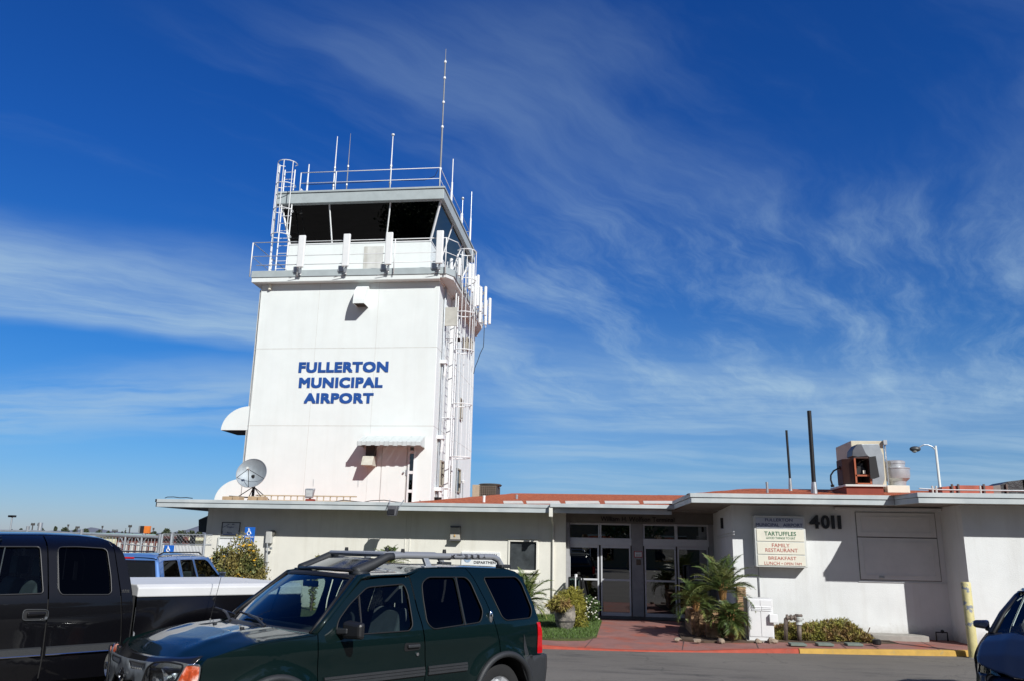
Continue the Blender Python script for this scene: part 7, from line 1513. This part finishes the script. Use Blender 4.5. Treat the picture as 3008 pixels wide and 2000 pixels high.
# dark awning at the left end of the terminal
b = MB(); a_, c_ = Q(3, 1590, 285, 1, 24.6), Q(3, 1655, 225, 1, 24.6); d_ = Q(3, 1590, 380, 1, 24.6)
b.prism([(-12.37, 24.5, c_.z), (a_.x, 24.5, a_.z), (d_.x, 24.5, d_.z), (-12.37, 24.5, d_.z - .05)], (0, 3, 0)); b.build('side_awning', mat('dark_blue_canvas', (.03, .045, .06), .8, var=.2), TB)
# airfield buildings beyond
def hangar(x0, x1, y0, Y, m, label, roofm=None, name='hangar', doors=0, dm=None, gable=0, dp=25):
    a_, c_ = F3(x0, y0, Y), F3(x1, y0, Y); t = thing(name, label, 'building', ((a_.x + c_.x) / 2, Y, 0), 0, None); b = MB(); b.box(a_.x, c_.x, Y, Y + dp, 0, a_.z); b.build('wall', m, t)
    b = MB(); b.prism([(a_.x - .3, Y - .4, a_.z), (a_.x - .3, Y + dp / 2, a_.z + gable), (a_.x - .3, Y + dp + .4, a_.z), (a_.x - .3, Y + dp + .4, a_.z + .3), (a_.x - .3, Y + dp / 2, a_.z + gable + .3), (a_.x - .3, Y - .4, a_.z + .3)], (c_.x - a_.x + .6, 0, 0)); b.build('roof', roofm or m, t)
    for k in range(doors): xx = lerp(a_.x, c_.x, (k + .25) / doors); b = MB(); b.box(xx, xx + (c_.x - a_.x) / doors * .5, Y - .08, Y - .02, 0, a_.z * .72); b.build('door', dm or M_whitemetal, t)
    return t
M_hb = mat('brown_metal_siding', (.15, .055, .045), .7, var=.15); M_hw = mat('pale_metal_siding', (.60, .60, .56), .6, var=.1); M_hc = mat('cream_siding', (.62, .60, .42), .6, var=.1); M_hg = mat('pale_green_siding', (.42, .58, .54), .6)
hangar(200, 560, 392, 150, M_hw, 'low white hangar seen over the pickup roof left of the green one', M_hw, doors=5, dm=M_hg)
hangar(565, 655, 395, 149, M_hg, 'narrow pale green hangar seen over the pickup roof')
hangar(662, 985, 412, 110, M_hc, 'cream hangar directly behind the rear of the pickup cab', M_hw, doors=3, dm=M_hc)
hangar(930, 1290, 425, 90, M_hb, 'dark red brown hangar with white doors behind the pipe gate', mat('brown_roof', (.12, .05, .04), .8), doors=7, dm=M_hw)
hangar(1375, 1530, 445, 95, M_hb, 'small red brown hangar behind the chain link fence', doors=3, dm=M_hw)
hangar(1535, 1640, 448, 80, M_hc, 'small cream shed beyond the chain link fence next to the terminal', name='shed')
hangar(-600, 190, 388, 200, M_hw, 'far long low white hangar at the left edge of the picture', doors=6, dm=M_hw)
# boards on the fence
for x, lb in ((1422, 'left of two dark upright panels above the slatted fence'), (1525, 'right of two dark upright panels above the slatted fence')):
    p_, q_ = Q(3, x - 14, 402, 1, 30), Q(3, x + 14, 480, 1, 30); b = MB(); b.box(p_.x, q_.x, 30, 30.1, 0, p_.z); one(b, 'windscreen_board', M_black, lb, 'panel', 'dark panels above the slatted fence', bevel=.01)
# billboard
Y = 160; BB = thing('billboard', 'small orange and black billboard on the skyline', 'billboard', F3(1150, 400, Y)); p_, m_, q_ = F3(1116, 333, Y), F3(1147, 333, Y), F3(1184, 392, Y)
b = MB(); b.box(p_.x, m_.x, Y, Y + .5, q_.z, p_.z); b.build('left_panel', mat('billboard_dark', (.02, .015, .015), .5), BB)
b = MB(); b.box(m_.x, q_.x, Y, Y + .5, q_.z, p_.z); b.build('right_panel', mat('billboard_orange', (.75, .20, .03), .5, var=.3, vscale=.3), BB)
b = MB(); b.box(p_.x - .3, p_.x, Y - .1, Y + .6, q_.z, p_.z); b.tube([(m_.x, Y + .3, 0), (m_.x, Y + .3, q_.z)], .35, 8); b.build('post', M_galv, BB)
# distant trees
def fartree(k, x, ytop, wpx, Y, label, shape='round', group='trees on the skyline'):
    p_ = Q(k, x, ytop, 1, Y); s = CR[k][2]; w = wpx * 1.25 / s * Y / 2365 / 2; t = thing('tree', label, 'tree', (p_.x, Y, 0), 0, group); h = p_.z; b = MB()
    zb_ = h - 2.6 * w if shape == 'round' else h * .35 if shape == 'tall' else h - 1.6 * w
    zb_ = max(zb_, 1.0)
    b.tube([(p_.x, Y, 0), (p_.x + .2, Y, zb_ * .6), (p_.x, Y, (zb_ + h) / 2)], w * .1, 6, rs=[w * .14 + .1, w * .1 + .08, w * .05 + .04])
    for a in range(4): b.tube([(p_.x, Y, zb_ * .7), (p_.x + cos(a * 1.6) * w * .5, Y + sin(a * 1.6) * w * .5, (zb_ + h) / 2)], .08, 4)
    b.build('trunk', M_bark, t); b = MB(); lum = []
    for i in range(16):
        f = rng.random(); zz = lerp(zb_ + .1 * (h - zb_), h - .12 * (h - zb_), f); wr = w * (1 - abs(f * 2 - .8) ** 2 * .5) if shape == 'round' else w * (1 - f * .8); a = rng.uniform(0, 6.28); lum.append((p_.x + cos(a) * wr * .6, Y + sin(a) * wr * .6, zz, wr * .5))
    for i in range(800):
        lx, ly, lz, lr = rng.choice(lum); d = rdir(); q_ = Vector((lx, ly, lz)) + d * lr * rng.uniform(.4, 1.1); q_.z = min(q_.z, h + .2); leaf(b, q_, rdir(.2) * w * .34, w * .13)
    b.build('crown', M_fartree, t, fixn=False)
for args in ((11, 350, 385, 45, 300, 'small round tree left of the first gate post on the skyline'), (11, 925, 345, 90, 220, 'dark pointed tree right of the twin power poles', 'tall'), (11, 1075, 368, 110, 230, 'slanting dark tree right of the pointed tree'), (11, 1240, 395, 75, 240, 'tree standing behind the power pole left of the second gate post'), (11, 1420, 388, 100, 210, 'dense dark tree just right of the second gate post'), (11, 1635, 408, 95, 220, 'tree halfway between the second gate post and the billboard'),
             (11, 2015, 395, 40, 230, 'left slim tree of the pair left of the billboard', 'tall'), (11, 2072, 378, 40, 230, 'right slim tree of the pair left of the billboard', 'tall'), (3, 1335, 357, 85, 200, 'broad tree right of the billboard above the gate'), (3, 1440, 372, 80, 210, 'tree above the left dark panel'), (3, 1530, 366, 80, 190, 'tree next to the terminal corner'), (3, 1225, 375, 60, 240, 'brownish tree just right of the billboard'), (11, 690, 380, 90, 260, 'low tree at the foot of the twin power poles'), (11, 1790, 430, 60, 260, 'low tree left of the wide power pole'), (3, 1585, 375, 60, 190, 'last tree touching the terminal corner'), (11, 200, 405, 30, 300, 'tiny tree at the foot of the floodlight mast')):
    fartree(*args)
b = MB()
for i in range(6500):
    px = rng.uniform(-80, 640); Y = rng.uniform(330, 420); c = P(px, 1568 + px * .018, 1, Y); hh = 3 + 2.2 * noise.noise(Vector((px * .05, 0, 0))) + rng.random() * 1.5; q_ = Vector((c.x, Y, rng.random() * (1.6 + hh * .32))); leaf(b, q_, rdir(.2) * 1.4, .5)
tag(b.build('distant_trees', M_fartree, fixn=False), kind='stuff')
def powerpole(k, x, ytop, Y, label, arms=2, wide=70, group='power poles on the skyline'):
    p_ = Q(k, x, ytop, 1, Y); s = Y / 2365 / CR[k][2]; t = thing('power_pole', label, 'power pole', (p_.x, Y, 0), 0, group); b = MB(); b.tube([(p_.x, Y, 0), (p_.x, Y, p_.z)], .13, 6); b.build('pole', mat('pole_wood', (.06, .058, .056), .9), t)
    for j in range(arms): b = MB(); z = p_.z - .4 - j * 2.2; hw_ = wide * s / 2 * (1 if j == 0 else .8); b.box(p_.x - hw_, p_.x + hw_, Y - .1, Y + .1, z - .12, z + .12); [b.lathe([(.1, 0), (.07, .35)], 6, (p_.x + hw_ * f, Y, z + .12)) for f in (-.9, -.5, .5, .9)]; b.build('crossarm', MATS['pole_wood'], t)
for args in ((11, 545, 310, 180, 'power pole with two crossarms left of the twin pole', 2, 70), (11, 658, 315, 180, 'twin armed power pole with transformer above the pickup roof', 2, 85), (11, 1125, 332, 230, 'thin pole sticking up behind the slanting dark tree', 1, 30), (11, 1278, 362, 200, 'power pole with one wide crossarm left of the second gate post', 1, 75), (11, 1688, 355, 240, 'faint thin pole between the dense tree and the billboard', 1, 30), (11, 1893, 415, 190, 'power pole with the widest crossarm', 1, 105), (11, 2143, 342, 190, 'power pole with two crossarms left of the billboard', 2, 62), (3, 1220, 350, 240, 'slim pole right of the billboard', 1, 14), (3, 1455, 368, 230, 'pole between the trees right of the billboard', 1, 20)):
    powerpole(*args)
b = MB(); p_ = F11(660, 372, 179.5); b.lathe([(.5, -1), (.5, 1)], 10, p_); one(b, 'transformer', M_galv, 'grey transformer drum on the twin armed power pole', 'transformer')
Y = 170; p_ = F11(205, 190, Y); FM = thing('floodlight_mast', 'tall thin mast with a row of floodlights at the far left', 'light mast', (p_.x, Y, 0)); b = MB(); b.tube([(F11(172, 420, Y).x, Y, 0), (p_.x, Y, p_.z)], .16, 6); b.build('pole', M_galv, FM)
b = MB(); hw_ = 50 / 5.6 * Y / 2365; b.box(p_.x - hw_, p_.x + hw_, Y - .08, Y + .08, p_.z - .1, p_.z + .05); b.build('crossbar', M_galv, FM)
for f in (-.95, -.5, -.1, .3, .9): b = MB(); x = p_.x + hw_ * f; b.box(x - .3, x + .3, Y - .3, Y + .2, p_.z - .3, p_.z + .15); b.build('floodlight', M_black, FM, bevel=.08)
# mountains on the horizon
hp = [(-900, 6), (0, 10), (80, 12), (150, 14), (200, 18), (225, 24), (250, 20), (290, 14), (400, 12), (470, 14), (520, 24), (560, 34), (590, 40), (640, 44), (800, 36), (1200, 22), (1700, 14)]
b = MB(); Y = 8800; vs = []; 
for i in range(200):
    px = lerp(-900, 1700, i / 199); hz = interp(hp, px) + 2.0 * noise.noise(Vector((px * .03, 0, 0))); p_ = P(px, 1570, 1, Y); z = hz / 2365 * Y * 1.25; vs += [(p_.x, Y, -5), (p_.x, Y + 250, max(5, z)), (p_.x, Y + 1200, -5)]
b.add(vs, [(3 * i + j, 3 * i + 3 + j, 3 * i + 4 + j, 3 * i + 1 + j) for i in range(199) for j in range(2)])
tag(b.build('hills', mat('hazy_hill_scrub', (.13, .145, .19), .95, var=.2, vscale=.002), smooth=True), kind='structure')  # distance haze is put into the blue-grey base colour
# ------------------------------------------------------------------ across the street, behind the camera (shows in door and car reflections)
OB = thing('shop_building', 'tan flat roofed building across the parking lot', 'building', (6, -32, 0)); b = MB(); b.box(-14, 26, -44, -32, 0, 4.6); b.build('wall', mat('tan_stucco', (.36, .27, .15), .85, var=.1), OB)
b = MB(); b.box(-14.4, 26.4, -44.4, -31.6, 4.6, 5.1); b.build('roof', mat('brown_fascia', (.10, .06, .04), .8), OB)
for x in (-10, -3, 4, 11, 18): b = MB(); b.box(x, x + 3, -31.98, -31.9, .8, 3.2); b.build('window', GLD, OB)
def bigtree(x, y, h, w, label):
    t = thing('street_tree', label, 'tree', (x, y, 0), 0, 'trees across the street'); b = MB(); b.tube([(x, y, 0), (x + .1, y, h * .3), (x, y, h * .7)], .2, 8, rs=[.3, .22, .08])
    for a in range(6): b.tube([(x, y, h * .35), (x + cos(a) * w * .4, y + sin(a) * w * .4, h * .7)], .07, 5)
    b.build('trunk', M_bark, t); b = MB(); lum = [(x + rng.uniform(-.7, .7) * w, y + rng.uniform(-.7, .7) * w, h * rng.uniform(.45, .88), w * rng.uniform(.25, .42)) for _ in range(22)]
    for i in range(4200): lx, ly, lz, lr = rng.choice(lum); leaf(b, Vector((lx, ly, lz)) + rdir() * lr * rng.uniform(.6, 1.1), rdir() * .4, .13)
    b.build('crown', M_foliage, t, fixn=False)
for x, y, h, w, lb in ((-20, -24, 8, 3.2, 'leftmost street tree across the lot'), (-10, -26, 7, 2.6, 'second street tree across the lot'), (1.5, -25, 8.5, 3.4, 'middle street tree across the lot'), (13, -27, 7.5, 3, 'fourth street tree across the lot'), (24, -24, 8.2, 3.3, 'rightmost street tree across the lot')): bigtree(x, y, h, w, lb)
ST = thing('stop_sign', 'red round traffic sign on a post across the lot', 'sign', (-1.5, -6, .1)); b = MB(); b.lathe([(.38, 0), (.38, .01)], 24, (-1.5, -6.0, 2.3), axis='Y'); b.build('plate', mat('traffic_red', (.55, .02, .02), .4), ST); b = MB(); b.tube([(-1.5, -6.04, .1), (-1.5, -6.04, 2.6)], .03, 8); b.build('post', M_galv, ST); b = MB(); b.box(-1.76, -1.24, -5.988, -5.98, 2.24, 2.36); b.build('bar', M_whitemetal, ST)
bpy.context.view_layer.update()
for i, (x, y, h, w, lb) in enumerate(((21, -14, 7, 3.2, 'added unseen tree at the right side of the lot, nearest'), (24, -6, 8, 3.4, 'added unseen tree at the right side of the lot, second'), (25, 2, 7.5, 3.2, 'added unseen tree at the right side of the lot, third'), (27, 10, 8, 3.3, 'added unseen tree at the right side of the lot, farthest'))): bigtree(x, y, h, w, lb)  # unseen trees added so the car sides reflect something dark
b = MB(); b.box(30, 44, -20, 22, 0, 5.5); t_ = thing('added_side_building', 'unseen dark brown building added at the far right side of the lot', 'building', (37, 0, 0)); b.build('wall', mat('brown_stucco', (.10, .075, .05), .9), t_)  # unseen block added to keep bright horizon out of the car paint
b = MB(); 
for i in range(14000):
    leaf(b, Vector((19 + rng.uniform(-.6, .6), rng.uniform(-16, 17), rng.random() ** .7 * 2.2)), rdir(.2) * .3, .08)
one(b, 'hedge', M_foliage, 'unseen green hedge added along the right side of the lot', 'hedge', fixn=False)  # unseen hedge added to darken the low reflections in the cars
